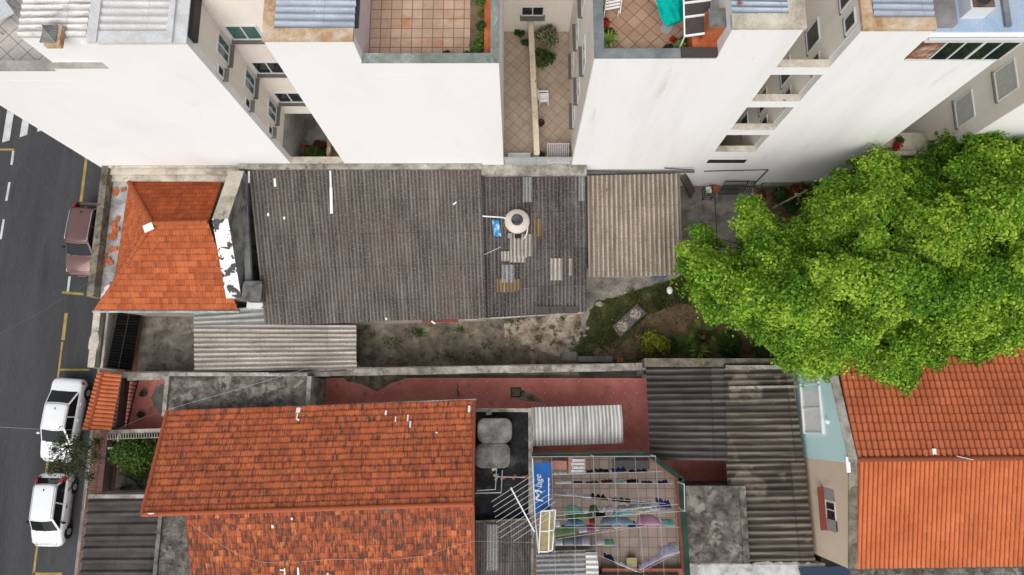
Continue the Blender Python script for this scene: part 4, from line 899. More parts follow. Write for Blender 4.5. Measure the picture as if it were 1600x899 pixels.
# red passage
m = MB(); a = P(482, 640, .1); m.box(a.x - 2, 13.9, -4.2, 2.35, 0, .06); struct(m.build('red_passage', M['redfloor']))
m = MB(); q = P(585, 583, .1); m.prism([(q.x + x, q.y + y) for x, y in ((-2.0, .25), (-1.0, .3), (1.1, .3), (2.0, .2), (1.6, -.35), (.9, -.55), (.2, -1.0), (-.7, -.6), (-1.5, -.45))], .03, .068); struct(m.build('cement_patch', M['yard']))
m = MB(); q = P(815, 618, .1); m.prism([(q.x + x, q.y + y) for x, y in ((-.6, .1), (0, .3), (.6, .1), (1.3, -.4), (.5, -.3), (0, -.25), (-.5, -.1))], .03, .067); struct(m.build('cement_patch', M['broken']))
dc = thing('drain_cover', 'square pale drain cover set in the red passage floor', 'drain cover', P(806, 613, .06))
m = MB(); q = P(806, 613, .06); m.box(q.x - .22, q.x + .22, q.y - .2, q.y + .2, .05, .09); m.build('lid', M['concrete'], dc)
m = MB(); m.box(q.x - .28, q.x + .28, q.y - .27, q.y - .2, .05, .1); m.box(q.x - .28, q.x - .22, q.y - .2, q.y + .2, .05, .1); m.box(q.x + .22, q.x + .28, q.y - .2, q.y + .2, .05, .1); m.box(q.x - .28, q.x + .28, q.y + .2, q.y + .26, .05, .1); m.build('rim', M['darksteel'], dc)
m = MB(); 
pc = [P(x, y, .07) for x, y in ((712, 598), (716, 604), (714, 610), (717, 616), (716, 621))]
m.tube(pc, [.02, .035, .03, .035, .015], 5); struct(m.build('floor_crack', M['yard']))
m = MB(); q = P(1002, 583, .1); m.lathe((q.x - .1, q.y, .06), [(.17, 0), (.2, .25), (.2, .27), (.16, .27), (.15, .2)], 16); tag(m.build('bucket', M['tank'], None, True), 'round grey bucket in the corner of the red passage', 'bucket')

# ================================================================== MAIN HOUSE UNDER THE OLD TILE ROOF
mh = thing('tile_roof_house', 'large old house under a big stained orange clay tile gable roof', 'house', (-9, -4, 0))
EA, EB, RB, RA = P(262, 642, 3.35), P(742, 626, 3.35), P(740, 788, 5.35), P(222, 804, 5.5)
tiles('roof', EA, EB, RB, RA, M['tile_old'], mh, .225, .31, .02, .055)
xl = P(290, 800, 5.45).x
R2 = RA + (RB - RA) * ((xl - RA.x) / (RB.x - RA.x))
LB, LA = Vector((RB.x, RB.y - 5.4, 3.3)), Vector((xl, R2.y - 5.4, 3.35))
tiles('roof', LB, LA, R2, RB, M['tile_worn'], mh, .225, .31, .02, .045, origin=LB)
ridge('ridge_tiles', [RA + Vector((0, 0, .03)), RB + Vector((0, 0, .03))], M['tile_old'], mh, .11)
ridge('verge_tiles', [EA + Vector((0, 0, .03)), RA + Vector((0, 0, .03))], M['tile_old'], mh, .1)
ridge('verge_tiles', [EB + Vector((-.02, 0, .03)), RB + Vector((-.02, 0, .02)), LB], M['tile_worn'], mh, .07)
m = MB(); m.prism([(EA.x + .45, EA.y - .4), (xl + .45, -9.2), (EB.x - .3, -9.2), (EB.x - .3, EB.y - .4)], 0, 3.2); m.build('wall', M['housewall'], mh)
m = MB()
for x in (EB.x - .28, xl + .5):
    m.loft([[(x, EB.y - .5, 3.2), (x, RB.y, 5.2), (x, LB.y + .4, 3.2)], [(x - .2, EB.y - .5, 3.2), (x - .2, RB.y, 5.2), (x - .2, LB.y + .4, 3.2)]])
m.build('gable_wall', M['housewall'], mh)
m = MB(); m.bar(EA + Vector((2.5, .03, -.02)), EB + Vector((.05, .03, -.02)), .1, .1); m.build('eave_gutter', M['sealgrey'], mh)
up_n = (EB - EA).cross(RA - EA).normalized()
for (px, py, w, h) in ((466, 641, .2, .24), (603, 645, .1, .2), (618, 655, .06, .25), (637, 653, .07, .3), (641, 663, .08, .3), (733, 639, .12, .3), (464, 651, .06, .3), (466, 656, .1, .1), (682, 676, .1, .06)):
    q = PP(px, py, EA, EB, RB, .1)
    m = MB(); m.obox(q + Vector((-w / 2, -h / 2, h * .2)), (w, 0, 0), (0, h, -h * .4), up_n * .02); m.build('sealant_dab', M['whitepaint'], mh)
for (px, py, w, h) in ((426, 823, .09, .13), (456, 811, .08, .1), (445, 893, .05, .3), (441, 891, .2, .05), (466, 893, .08, .35), (512, 897, .08, .08), (236, 804, .3, .12)):
    q = PP(px, py, RA, RB, LB, .09); m = MB(); m.obox(q + Vector((-w / 2, -h / 2, -h * .19)), (w, 0, 0), (0, h, h * .38), (0, 0, .02)); m.build('sealant_dab', M['whitepaint'], mh)
q = P(602, 796, 5.33); m = MB()
for k in range(7): m.box(q.x - .27 + k * .08, q.x - .23 + k * .08, q.y - .14, q.y + .14, 5.3, 5.44)
m.build('vent_tile', M['tank'], mh)
pts = []
for px, py in ((300, 820), (330, 842), (370, 866), (410, 879), (450, 880), (520, 874), (600, 876), (660, 870), (715, 852), (740, 846), (835, 848)):
    pts.append(PP(px, py, RA, RB, LB, .15) if px < 745 else P(px, py, 3.6))
m = MB(); m.tube(pts, .0045, 5); tag(m.build('cable', M['cablewhite']), 'thin pale cable sagging across the lower slope of the old tile roof', 'cable')

# concrete slab beside the passage
sl_ = thing('concrete_slab_roof', 'flat mottled grey slab roof between the pale carport and the old tile roof', 'flat roof', (-13.5, 1.2, 0))
a, b = P(266, 588, 2.75), P(478, 638, 2.75)
m = MB(); m.box(a.x, b.x, b.y - .4, a.y, 2.5, 2.7); m.build('slab', M['slab'], sl_)
m = MB(); m.box(b.x, b.x + .22, b.y - .4, a.y, 0, 2.85); m.box(a.x - .2, a.x, b.y - .4, a.y, 0, 2.85); m.box(a.x, b.x, a.y + .002, a.y + .18, 2.5, 2.85); m.build('edge_wall', M['wall_top'], sl_)
m = MB(); m.box(a.x, b.x, b.y - .4, b.y - .2, 0, 2.5); m.build('wall', M['housewall'], sl_)
m = MB(); m.tube([P(420, 583, 2.9), P(480, 582, 2.9), P(540, 579, 2.35)], .035, 6); m.build('pipe', M['cablegrey'], sl_)

# small forecourt with the tiled gate roof
flat('forecourt', [P(200, 590, .1), P(262, 590, .1), P(262, 670, .1), P(190, 672, .1)], .07, M['redfloor'])
m = MB(); q = P(256, 622, .1); m.prism(blob(q.x - .1, q.y, .55, .75), .03, .078); struct(m.build('cement_patch', M['patio']))
gh = thing('gate_canopy', 'small orange tiled canopy over the gate beside the white sedan', 'canopy', (-20.7, 1, 0))
A, B, C, D = P(131, 672, 2.75), P(154, 583, 2.75), P(186, 584, 3.0), P(169, 673, 3.0)
xm = lambda t: lerp(lerp(A, D, t), lerp(B, C, t), .5)
Mid0, Mid1 = lerp(A, D, .36) + Vector((0, 0, .28)), lerp(B, C, .36) + Vector((0, 0, .28))
tiles('tile_roof', A, B, Mid1, Mid0, M['tile_new'], gh, .2, .38, .03, .03, 'roman')
tiles('tile_roof', C - Vector((0, 0, .25)), D - Vector((0, 0, .25)), Mid0, Mid1, M['tile_new'], gh, .2, .36, .03, .03, 'roman')
ridge('ridge_tiles', [Mid0, Mid1], M['tile_new'], gh, .09)
m = MB()
for q in (A, B): m.box(q.x + .55, q.x + .8, q.y - .12, q.y + .12, 0, 2.7)
m.build('post', M['housewall'], gh)
m = MB()
for k in range(14):
    y = lerp(A.y + .1, B.y - .1, k / 13); m.box(lerp(A.x, B.x, k / 13) + .62, lerp(A.x, B.x, k / 13) + .66, y - .02, y + .02, .05, 2.3)
for z in (.1, 1.2, 2.3): m.bar((A.x + .64, A.y, z), (B.x + .64, B.y, z), .05)
m.build('gate', M['darksteel'], gh)
gd = thing('folded_gate', 'brown panelled gate leaf folded back under the tiled canopy', 'gate', (-19.8, 1, 0))
a, b, c, d = P(190, 592, 2.0), P(180, 668, 2.0), P(193, 668, .3), P(202, 592, .3)
m = MB(); m.loft([[a, b, c, d], [q + Vector((.04, 0, .02)) for q in (a, b, c, d)]]); m.build('panel', plain('brown_gate_panel', (0.1, 0.066, 0.05, 1), 0.7), gd)
m = MB()
for t in (0, .33, .66, 1): m.bar(lerp(a, b, t) + Vector((.05, 0, .05)), lerp(d, c, t) + Vector((.05, 0, .05)), .05)
m.bar(d, c, .06); m.build('frame', M['darksteel'], gd)
for k, (px, py) in enumerate(((227, 616), (223, 648))):
    t = thing('potted_plant', ('small potted plant in the red forecourt nearest the pale cement patch', 'small potted plant in the red forecourt beside the railing wall')[k], 'potted plant', P(px, py, .07), 'pots in the red forecourt')
    q = P(px, py, .07); m = MB(); m.lathe(q, [(.12, 0), (.17, .25), (.17, .28), (.13, .28)], 14); m.build('pot', M['tank'], t)
    p_, d_ = ball((q.x, q.y, q.z + .32), .16, 60); leaves('foliage', M['leaf_dark'], t, p_, .05, clump=d_)
# railing wall and little front garden
rw = thing('railing_wall', 'low wall with a comb of short pale bars south of the red forecourt', 'wall', (-18.5, -.7, 0))
a, b = P(168, 676, 2.0), P(262, 673, 2.0)
m = MB(); m.obox((a.x, a.y - .08, 0), (b.x - a.x, b.y - a.y, 0), (0, .2, 0), (0, 0, 1.95)); m.build('wall', M['wall_top'], rw)
m = MB()
for k in range(24):
    p = lerp(a, b, k / 23); m.bar(p + Vector((0, -.08, -.02)), p + Vector((-.1, -.34, -.28)), .04)
m.bar(a + Vector((-.1, -.34, -.28)), b + Vector((-.1, -.34, -.28)), .04); m.build('bar', M['wall_top'], rw)
q0 = P(150, 690, .1)
m = MB(); m.box(-21.4, -17.4, -4.2, -.9, 0, .06); struct(m.build('front_garden', M['yard']))
m = MB(); m.prism([(q.x, q.y) for q in (P(160, 684, .1), P(184, 690, .1), P(178, 740, .1), P(170, 768, .1), P(150, 768, .1))], .04, .1); struct(m.build('garden_slab', weather('greenish_cement', [(0.3, (0.11, 0.115, 0.09, 1)), (0.7, (0.2, 0.205, 0.17, 1))], .8, 6)))
fw = thing('garden_front_wall', 'low front wall of the leafy little garden with red tile coping', 'wall', (-21.6, -2.6, 0))
m = MB(); m.box(-21.72, -21.4, -4.3, -.75, 0, 1.0); m.build('wall', M['housewall'], fw)
m = MB(); m.box(-21.9, -21.2, -4.3, -.75, 1.0, 1.06); m.build('coping', M['pave'], fw)
m = MB()
for k in range(30): m.box(-21.58, -21.55, -4.25 + k * .118, -4.22 + k * .118, 1.06, 1.75)
m.box(-21.59, -21.54, -4.3, -.75, 1.75, 1.79); m.build('railing', M['wall_top'], fw)
# ribbed garage roof and slab next to it
gr = thing('garage', 'garage under a dark ribbed roof below the leafy little garden', 'garage', (-19.5, -7, 0))
A, B = P(140, 776, 2.75), P(250, 771, 2.75); x1 = P(243, 880, 2.75).x; x0 = P(124, 880, 2.75).x
corr('roof', (x0 + .1, A.y - .02, 2.75), (x0 + .1, -9.5, 2.75), (x1, -9.5, 2.85), (x1, A.y + .06, 2.85), M['kal_sheet'], gr, .53, .07, 'kal', sheetw=1.06, samples=16)
m = MB(); m.box(x0 + .25, x1 - .1, -9.4, A.y - .2, 0, 2.6); m.build('wall', M['housewall'], gr)
m = MB(); m.box(x0 + .1, x1, A.y - .08, A.y + .1, 0, 2.82); m.build('end_wall', M['wall_top'], gr)
m = MB(); m.box(x1 + .01, x1 + .2, -9.5, P(246, 806, 2.9).y, 2.75, 2.95); m.build('gutter', M['tank'], gr)
m = MB(); m.box(x1 + .21, xl + .5, -9.5, P(260, 806, 2.9).y + .1, 0, 2.85); tag(m.build('flat_slab_roof', M['slab']), 'narrow mottled slab roof squeezed between garage gutter and old tile roof', 'flat roof')

# ================================================================== TANK SLAB, ANTENNA, SMALL ROOFS
ts = thing('tank_slab', 'black tarred flat roof carrying two rounded grey water tanks', 'flat roof', (-.5, -1.5, 0))
a, b = P(744, 644, 3.0), P(826, 815, 3.0)
m = MB(); m.box(a.x, b.x, b.y, a.y, 0, 2.9); m.build('slab', M['tar'], ts)
m = MB(); m.box(a.x - .02, b.x + .22, a.y, a.y + .18, 0, 3.1); m.box(b.x, b.x + .22, -10, a.y, 0, 3.1); m.build('edge_wall', M['wall_top'], ts)
for k, (px, py) in enumerate(((773, 673), (770, 712))):
    q = P(px, py, 3.6); m = MB(); rounded_box(m, (q.x, q.y, 2.93), 1.62, 1.14, .78, .34, .05, 7)
    t = m.build('water_tank', M['tank'], None, True)
    tag(t, ('rounded grey water tank nearer the red passage on the black slab', 'rounded grey water tank nearer the antenna on the black slab')[k], 'water tank', 'tanks on the black slab')
m = MB()
for (p, z) in ((((776, 733), (774, 765), (745, 767)), 3.2), (((785, 735), (783, 770), (740, 771)), 3.25), (((775, 745), (820, 746)), 3.1)):
    m.tube([P(x, y, z) for x, y in p], .03, 6)
tag(m.build('water_pipes', M['steel']), 'white plastic water pipes bent below the two rounded tanks', 'pipes')
bk = []
for k, (px, py, an) in enumerate(((771, 745, 0), (783, 751, .4), (803, 750, 1.0), (817, 748, .2), (770, 737, .5), (776, 752, 1.2), (760, 649, .1))):
    q = P(px, py, 2.92); m = MB(); c, s = math.cos(an), math.sin(an); m.obox((q.x, q.y, 2.905), (.26 * c, .26 * s, 0), (-.13 * s, .13 * c, 0), (0, 0, .1))
    tag(m.build('brick', M['terracotta'] if k in (1, 2, 3) else M['dirty_cream']), ['pale brick left of the pipe bend below the tanks', 'orange brick beside the pipe bend below the tanks', 'tilted orange brick in the middle of the black slab', 'orange brick near the right edge of the black slab', 'pale brick touching the lower grey tank', 'pale brick tilted between the two white pipes', 'pale block above the upper grey tank'][k], 'brick', 'bricks on the black slab')
an = thing('tv_antenna', 'white television antenna with many slanted rods over the black slab', 'antenna', P(833, 832, 3.0))
b0, b1 = P(798, 762, 5.6), P(835, 831, 5.3)
m = MB(); m.bar(b0, b1, .06); m.build('boom', M['alu'], an)
m = MB()
for k in range(10):
    c = lerp(b0, b1, .03 + k * .1); L = 1.05 + .06 * k if k < 8 else 1.0
    d = (P(800, 757, 5.5) - P(749, 790, 5.5)).normalized(); m.tube([c - d * L, c + d * L], .009, 5)
m.build('rod', M['alu'], an)
m = MB(); m.tube([P(833, 840, 3.0), b1], .028, 6); m.build('mast', M['steel'], an)
ss = thing('small_tin_roof', 'grey corrugated roof with one pale strip below the tv antenna', 'roof', (-.6, -6, 0))
A, B = P(740, 816, 3.25), P(829, 812, 3.25)
corr('roof', A, B, (B.x, -10, 3.0), (A.x, -10, 3.0), M['dark_sheet2'], ss, .12, .02, jag=.01)
q = P(770, 820, 3.3); corr('pale_strip', (q.x - .27, A.y - .1, 3.3), (q.x + .27, A.y - .1, 3.3), (q.x + .27, P(770, 892, 3.2).y, 3.17), (q.x - .27, P(770, 892, 3.2).y, 3.17), M['grey_sheet'], ss, .12, .02, jag=.01)
m = MB(); m.box(A.x + .1, B.x - .05, -9.9, A.y - .15, 0, 2.9); m.build('wall', M['housewall'], ss)
m = MB(); m.bar(A + Vector((0, .03, 0)), B + Vector((0, .03, 0)), .08, .2); m.build('flashing', M['dark_wall_top'], ss)
# curved plastic canopy
cc = thing('curved_canopy', 'curved milky plastic sheet canopy over the red passage', 'canopy', (2.8, 0, 0))
A, B, C, D = P(830, 637, 2.6), P(970, 633, 2.6), P(973, 692, 2.6), P(832, 697, 2.6)
rows = []; uvs = []
for r in range(13):
    v = r / 12; row = []; uv = []
    for c in range(169):
        u = c / 168; p = lerp(lerp(A, B, u), lerp(D, C, u), v); p = p + Vector((0, 0, .35 * math.sin(math.pi * (0.12 + v * .8)) + .022 * math.sin(u * 2 * math.pi * 24)))
        row.append(p); uv.append((u * 24 * .187, v * 1.9))
    rows.append(row); uvs.append(uv)
m = MB(); m.grid(rows, uvs); m.build('sheet', M['plastic_sheet'], cc, True)
m = MB()
for t in (.02, .35, .68, .98): m.tube([lerp(lerp(A, B, t), lerp(D, C, t), k / 8) + Vector((0, 0, .33 * math.sin(math.pi * (0.12 + k / 8 * .8)) - .06)) for k in range(9)], .025, 6)
m.tube([D - Vector((0, 0, .05)), C - Vector((0, 0, .05))], .03, 6); m.build('frame', M['alu'], cc)
q = P(840, 690, 2.0); bush('shrub', 'dark little shrub squeezed at the end of the milky canopy', 'shrub', (q.x - .1, q.y - .1, 1.6), .3, 300, M['leaf_dark'], .06)

# ================================================================== LAUNDRY TERRACE
ZF, ZP = 3.0, 3.85
tt = thing('laundry_terrace', 'tiled laundry terrace with pink inner walls and dark green parapet top', 'terrace', (4, -4, 0))
c0, c1, c2, c3 = P(831, 711, ZP), P(1016, 708, ZP), P(1067, 747, ZP), P(1078, 908, ZP)
poly = [(c0.x, c0.y), (c1.x, c1.y), (c2.x, c2.y), (c3.x, c3.y), (c0.x, c3.y)]
m = MB(); m.prism(poly, 0, ZF - .02); m.build('base', M['housewall'], tt)
m = MB(); m.prism([(c0.x + .05, c0.y - .2), (c1.x - .1, c1.y - .2), (c2.x - .25, c2.y - .1), (c3.x - .25, c3.y), (c0.x + .05, c3.y)], ZF - .03, ZF); m.build('floor', floortile('brown_terrace_tile', (0.21, 0.17, 0.14, 1), (0.28, 0.222, 0.185, 1), (0.1, 0.07, 0.055, 1), .45, 0, .03), tt)
def parapet(a, b, w, inn):
    d = (b - a).normalized(); n = Vector((d.y, -d.x, 0)) * inn
    m = MB(); m.obox((a.x, a.y, ZF - .01), (b.x - a.x, b.y - a.y, 0), n * w, (0, 0, ZP - ZF)); m.build('parapet', M['pinkwall'], tt)
    m = MB(); m.obox((a.x - n.x * .03, a.y - n.y * .03, ZP - .008), (b.x - a.x, b.y - a.y, 0), n * (w + .03), (0, 0, .06)); m.build('parapet_top', M['greentop'], tt)
parapet(c0, c1, .14, 1); parapet(c1, c2, .2, 1); parapet(c2, c3, .22, 1)
m = MB()
a, b = P(940, 888, ZF + .3), P(1066, 886, ZF + .3); m.box(a.x, b.x, a.y - .4, a.y, ZF, ZF + .4); m.build('ledge', M['pinkwall'], tt)
m = MB(); m.box(c0.x + .3, c2.x - .3, P(900, 893, ZF).y - .6, P(900, 893, ZF).y, ZF, ZF + .55); m.build('end_wall', M['greentop'], tt)
ZL = 5.1
fr = thing('laundry_pergola', 'thin steel frame of posts and crossing wires above the laundry terrace', 'frame', (4, -4, ZF))
m = MB()
xs_ = [866, 893, 931, 967, 1003, 1036]
for i, px in enumerate((862, 894, 927, 960, 992, 1024)):
    a = P(px, 713, ZL); b = P(px + (6 if px < 990 else 14), 900, ZL); m.tube([a, b], .008, 5)
m.tube([P(831, 714, ZL), P(1024, 713, ZL)], .016, 6); m.tube([P(862, 800, ZL), P(1070, 799, ZL)], .009, 5)
m.build('wire', M['steel'], fr)
for (px, py) in ((831, 714), (927, 713), (1024, 713), (1069, 757), (1070, 799)):
    q = P(px, py, ZL); m = MB(); m.tube([(q.x, q.y, ZP - .05), q], .025, 6); m.build('post', M['alu'], fr)
m = MB(); m.tube([P(1069, 757, ZL - .2), P(1070, 799, ZL - .2)], .02, 6); m.build('side_rail', M['alu'], fr)
m = MB(); m.tube([P(832, 716, ZL), P(836, 810, ZL), P(842, 865, ZL)], .03, 6); m.build('rail', M['alu'], fr)

def cloth(name, mat):
    g = sum(mat[:3]) / 3; mat = tuple(c * .72 + g * .28 for c in mat[:3]) + (1,)
    return plain('cloth_' + name, mat, 0.9, 0.05, 0, 0.22, 9)
CC = dict(white=cloth('white', (0.6, 0.6, 0.62, 1)), black=cloth('black', (0.012, 0.012, 0.013, 1)), navy=cloth('navy', (0.012, 0.025, 0.09, 1)), mint=cloth('mint', (0.14, 0.4, 0.27, 1)), green=cloth('green', (0.16, 0.26, 0.1, 1)),
          dkgreen=cloth('dark_green', (0.04, 0.14, 0.06, 1)), blue=cloth('blue', (0.12, 0.26, 0.45, 1)), sky=cloth('grey_blue', (0.26, 0.36, 0.45, 1)), pink=cloth('pink', (0.62, 0.25, 0.42, 1)), magenta=cloth('magenta', (0.45, 0.06, 0.25, 1)),
          aqua=cloth('aqua', (0.15, 0.45, 0.42, 1)), yellow=cloth('pale_yellow', (0.5, 0.5, 0.22, 1)), red=cloth('red', (0.38, 0.03, 0.03, 1)), maroon=cloth('maroon', (0.1, 0.015, 0.02, 1)), coral=cloth('coral', (0.5, 0.2, 0.14, 1)), lilac=cloth('lilac', (0.5, 0.46, 0.62, 1)), royal=cloth('royal_blue', (0.02, 0.06, 0.26, 1)), grey=cloth('grey', (0.25, 0.26, 0.3, 1)))
def garment(name, label, mat, p0, p1, drop, bulge, cat, wob=.05, taper=.0):
    """a cloth pegged along a line from p0 to p1, hanging down and billowing towards the facade"""
    drop *= 1.15; bulge = bulge * 1.05 + .04; wob *= .7
    a, b = P(*p0, ZL), P(*p1, ZL); L = (b - a).length; n = max(6, int(L / .07)); rows = []
    ph = [random.uniform(0, 6.28) for _ in range(4)]
    for r in range(9):
        v = r / 8; row = []
        for c in range(n + 1):
            u = c / n; e = math.sin(math.pi * min(1, max(0, u))) ** .35 if taper else 1.0
            w = wob * (math.sin(u * 19 + ph[0] + v * 1.3) * .6 + math.sin(u * 43 + ph[1]) * .4) * (0.25 + v)
            d = drop * (0.82 + .18 * math.sin(u * 9 + ph[2])) * (e if taper else 1)
            uu = .5 + (u - .5) * (1 - .12 * v * (taper > 0))
            row.append(lerp(a, b, uu) + Vector((0, bulge * e * math.sin(v * 1.9) + w, -d * v - .015)))
        rows.append(row)
    m = MB(); m.grid(rows); o = m.build(name, CC[mat], None, True)
    sm = o.modifiers.new('thickness', 'SOLIDIFY'); sm.thickness = .012; sm.offset = 0
    return tag(o, label, cat, 'washing on the terrace lines')
lines = [((866, 742), (1034, 737)), ((868, 756), (1052, 756)), ((866, 773), (1040, 787)), ((868, 806), (1060, 788)), ((868, 812), (1058, 800)), ((866, 825), (1062, 824)), ((866, 843), (1010, 822)), ((866, 853), (965, 852)), ((935, 868), (1000, 895)), ((1000, 895), (1063, 862))]
nm = ['first clothesline from the milky canopy', 'second clothesline from the milky canopy', 'third clothesline from the milky canopy', 'slanted clothesline in the middle of the terrace', 'clothesline ending at the royal blue shirt', 'clothesline with the pink sheet', 'slanted clothesline below the pink sheet', 'clothesline closest to the grey tin roof', 'short sagging line near the terrace end wall', 'line with the lilac sheet']
for k, (p0, p1) in enumerate(lines):
    m = MB(); m.tube([P(*p0, ZL + .01), lerp(P(*p0, ZL), P(*p1, ZL), .5) - Vector((0, 0, .02)), P(*p1, ZL + .01)], .008, 4)
    tag(m.build('clothesline', M['cablewhite']), 'thin cord, ' + nm[k], 'clothesline', 'clotheslines on the terrace')
g_ = garment
W = [
 ('socks', 'row of small white socks on the first line beside the blue banner', 'white', (864, 742), (886, 741), .22, .02, 'laundry', .05),
 ('underwear', 'small white washing before the black clothes on the first line', 'white', (890, 741), (914, 740), .2, .02, 'laundry', .06),
 ('trousers', 'short black garment right after the white washing on the first line', 'black', (917, 739), (927, 738), .5, .04, 'laundry', .06),
 ('trousers', 'dark garment in the middle of the first line', 'black', (930, 738), (952, 738), .5, .06, 'laundry', .07),
 ('trousers', 'broad navy trousers on the first line', 'navy', (957, 738), (979, 737), .6, .08, 'laundry', .1),
 ('shirt', 'thin black garment at the far end of the first line', 'black', (983, 738), (1012, 737), .35, .03, 'laundry', .06),
 ('socks', 'row of pale socks at the start of the second line', 'white', (868, 756), (893, 755), .18, .02, 'laundry', .05),
 ('socks', 'dark strip of washing next to the pale socks on the second line', 'black', (896, 755), (910, 755), .3, .02, 'laundry', .03),
 ('shirt', 'maroon garment on the second line', 'maroon', (916, 756), (936, 755), .35, .03, 'laundry', .05),
 ('shirt', 'dark maroon shirt on the second line beyond the maroon one', 'maroon', (940, 755), (958, 754), .45, .05, 'laundry', .06),
 ('shirt', 'aqua garment on the second line', 'aqua', (962, 755), (978, 755), .3, .04, 'laundry', .05),
 ('trousers', 'black garment beside the aqua one on the second line', 'black', (980, 755), (998, 754), .45, .05, 'laundry', .06),
 ('shirt', 'navy garment on the second line close to the parapet', 'navy', (1003, 755), (1020, 755), .35, .04, 'laundry', .06),
 ('shirt', 'navy garment at the parapet end of the second line', 'navy', (1028, 756), (1044, 755), .4, .05, 'laundry', .05),
 ('shirt', 'grey garment at the start of the third line', 'grey', (870, 773), (884, 774), .3, .05, 'laundry', .07),
 ('shirt', 'pale shirt second on the third line', 'lilac', (886, 775), (904, 776), .3, .05, 'laundry', .07),
 ('shirt', 'bright lilac shirt before the black trousers on the third line', 'lilac', (908, 777), (924, 779), .5, .07, 'laundry', .08),
 ('trousers', 'black trousers beside the lilac shirt on the third line', 'black', (925, 779), (950, 782), .55, .08, 'laundry', .12),
 ('trousers', 'black trousers further along the third line', 'black', (956, 783), (986, 786), .5, .06, 'laundry', .12),
 ('shirt', 'thin pale grey garment at the end of the third line', 'grey', (988, 786), (1018, 788), .25, .04, 'laundry', .05),
 ('sheet', 'white bunched sheet on the slanted middle line', 'white', (962, 800), (1030, 791), .6, .1, 'laundry', .1),
 ('shirt', 'royal blue shirt bunched at the parapet end of the middle line', 'royal', (1029, 793), (1050, 795), .8, .22, 'laundry', .16),
 ('towel', 'large mint green towel left on the middle of the terrace', 'mint', (881, 804), (912, 803), .8, .28, 'laundry', .04, 1),
 ('towel', 'dark green towel next to the mint towel', 'dkgreen', (920, 800), (936, 799), .6, .2, 'laundry', .05, 1),
 ('shirt', 'white crumpled shirt between the dark green towel and the white sheet', 'white', (936, 801), (958, 799), .5, .14, 'laundry', .12),
 ('shirt', 'white small garment beside the mint towel', 'white', (912, 803), (920, 802), .4, .1, 'laundry', .06),
 ('towel', 'green towel below the large mint towel', 'green', (884, 811), (927, 810), .6, .14, 'laundry', .05),
 ('cloth', 'short black cloth below the dark green towel', 'black', (929, 809), (946, 807), .5, .2, 'laundry', .04),
 ('towel', 'aqua towel right of the short black cloth', 'aqua', (955, 808), (990, 803), .6, .2, 'laundry', .06, 1),
 ('shirt', 'pale yellow shirt right of the aqua towel', 'yellow', (994, 803), (1008, 801), .5, .15, 'laundry', .06),
 ('shirt', 'white garment between the yellow shirt and royal blue shirt', 'white', (1008, 801), (1030, 797), .5, .12, 'laundry', .09),
 ('shirt', 'small white shirt at the beige panel end of the pink sheet line', 'white', (868, 824), (876, 823), .6, .15, 'laundry', .03),
 ('sheet', 'folded blue sheet left of the small red garment', 'blue', (882, 822), (914, 821), .65, .2, 'laundry', .04, 1),
 ('shirt', 'small red garment between two blue sheets', 'red', (921, 820), (931, 820), .6, .2, 'laundry', .06),
 ('sheet', 'long grey blue sheet beside the pink sheet', 'sky', (935, 821), (994, 820), .8, .24, 'laundry', .04, 1),
 ('sheet', 'large pink sheet bulging from its line', 'pink', (994, 821), (1036, 821), 1.0, .34, 'laundry', .03, 1),
 ('towel', 'aqua towel at the parapet end beside the pink sheet', 'aqua', (1037, 822), (1055, 823), .6, .2, 'laundry', .04),
 ('sheet', 'green sheet next to the beige panels', 'green', (866, 840), (900, 834), .8, .3, 'laundry', .04),
 ('shirt', 'white shirt left of the magenta cloth', 'white', (905, 833), (918, 831), .6, .14, 'laundry', .05),
 ('cloth', 'bright magenta cloth below the blue sheets', 'magenta', (918, 831), (929, 830), .6, .16, 'laundry', .03),
 ('cloth', 'pale yellow cloth right of the magenta cloth', 'yellow', (930, 830), (937, 829), .4, .12, 'laundry', .04),
 ('cloth', 'pale grey cloth left of the coral cloth', 'grey', (938, 829), (947, 828), .5, .12, 'laundry', .05),
 ('cloth', 'small coral cloth below the grey blue sheet', 'coral', (948, 829), (957, 828), .5, .12, 'laundry', .05),
 ('shirt', 'white shirt right of the coral cloth', 'white', (961, 826), (970, 825), .6, .14, 'laundry', .06),
 ('shirt', 'royal blue shirt below the pink sheet', 'royal', (982, 826), (994, 824), .55, .16, 'laundry', .07),
 ('cloth', 'dark strip right under the pink sheet', 'black', (996, 823), (1008, 822), .3, .1, 'laundry', .05),
 ('towel', 'white towel on the line closest to the tin roof', 'white', (868, 852), (880, 852), .5, .14, 'laundry', .04),
 ('towel', 'pale striped towel second on the line closest to the tin roof', 'sky', (882, 852), (897, 852), .6, .16, 'laundry', .03),
 ('towel', 'pale grey towel third on the line closest to the tin roof', 'grey', (897, 852), (910, 852), .7, .2, 'laundry', .03),
 ('towel', 'lilac towel fourth on the line closest to the tin roof', 'lilac', (910, 852), (922, 852), .7, .2, 'laundry', .03),
 ('cloth', 'white cloth beside the mint cloth near the tin roof corner', 'white', (932, 852), (945, 852), .5, .14, 'laundry', .03),
 ('cloth', 'mint cloth near the tin roof corner', 'mint', (946, 853), (960, 853), .55, .16, 'laundry', .03),
 ('trousers', 'dark blue garment on the short sagging line', 'navy', (945, 874), (960, 880), .6, .14, 'laundry', .08),
 ('sheet', 'thin white twisted sheet on the short sagging line', 'white', (962, 881), (996, 894), .35, .06, 'laundry', .08),
 ('sheet', 'lilac twisted sheet strung toward the green parapet', 'lilac', (1000, 892), (1036, 872), .45, .1, 'laundry', .07),
 ('sheet', 'broad lilac sheet billowing at the green parapet', 'lilac', (1034, 873), (1062, 864), .9, .3, 'laundry', .04),
]
for w in W: garment(*w)
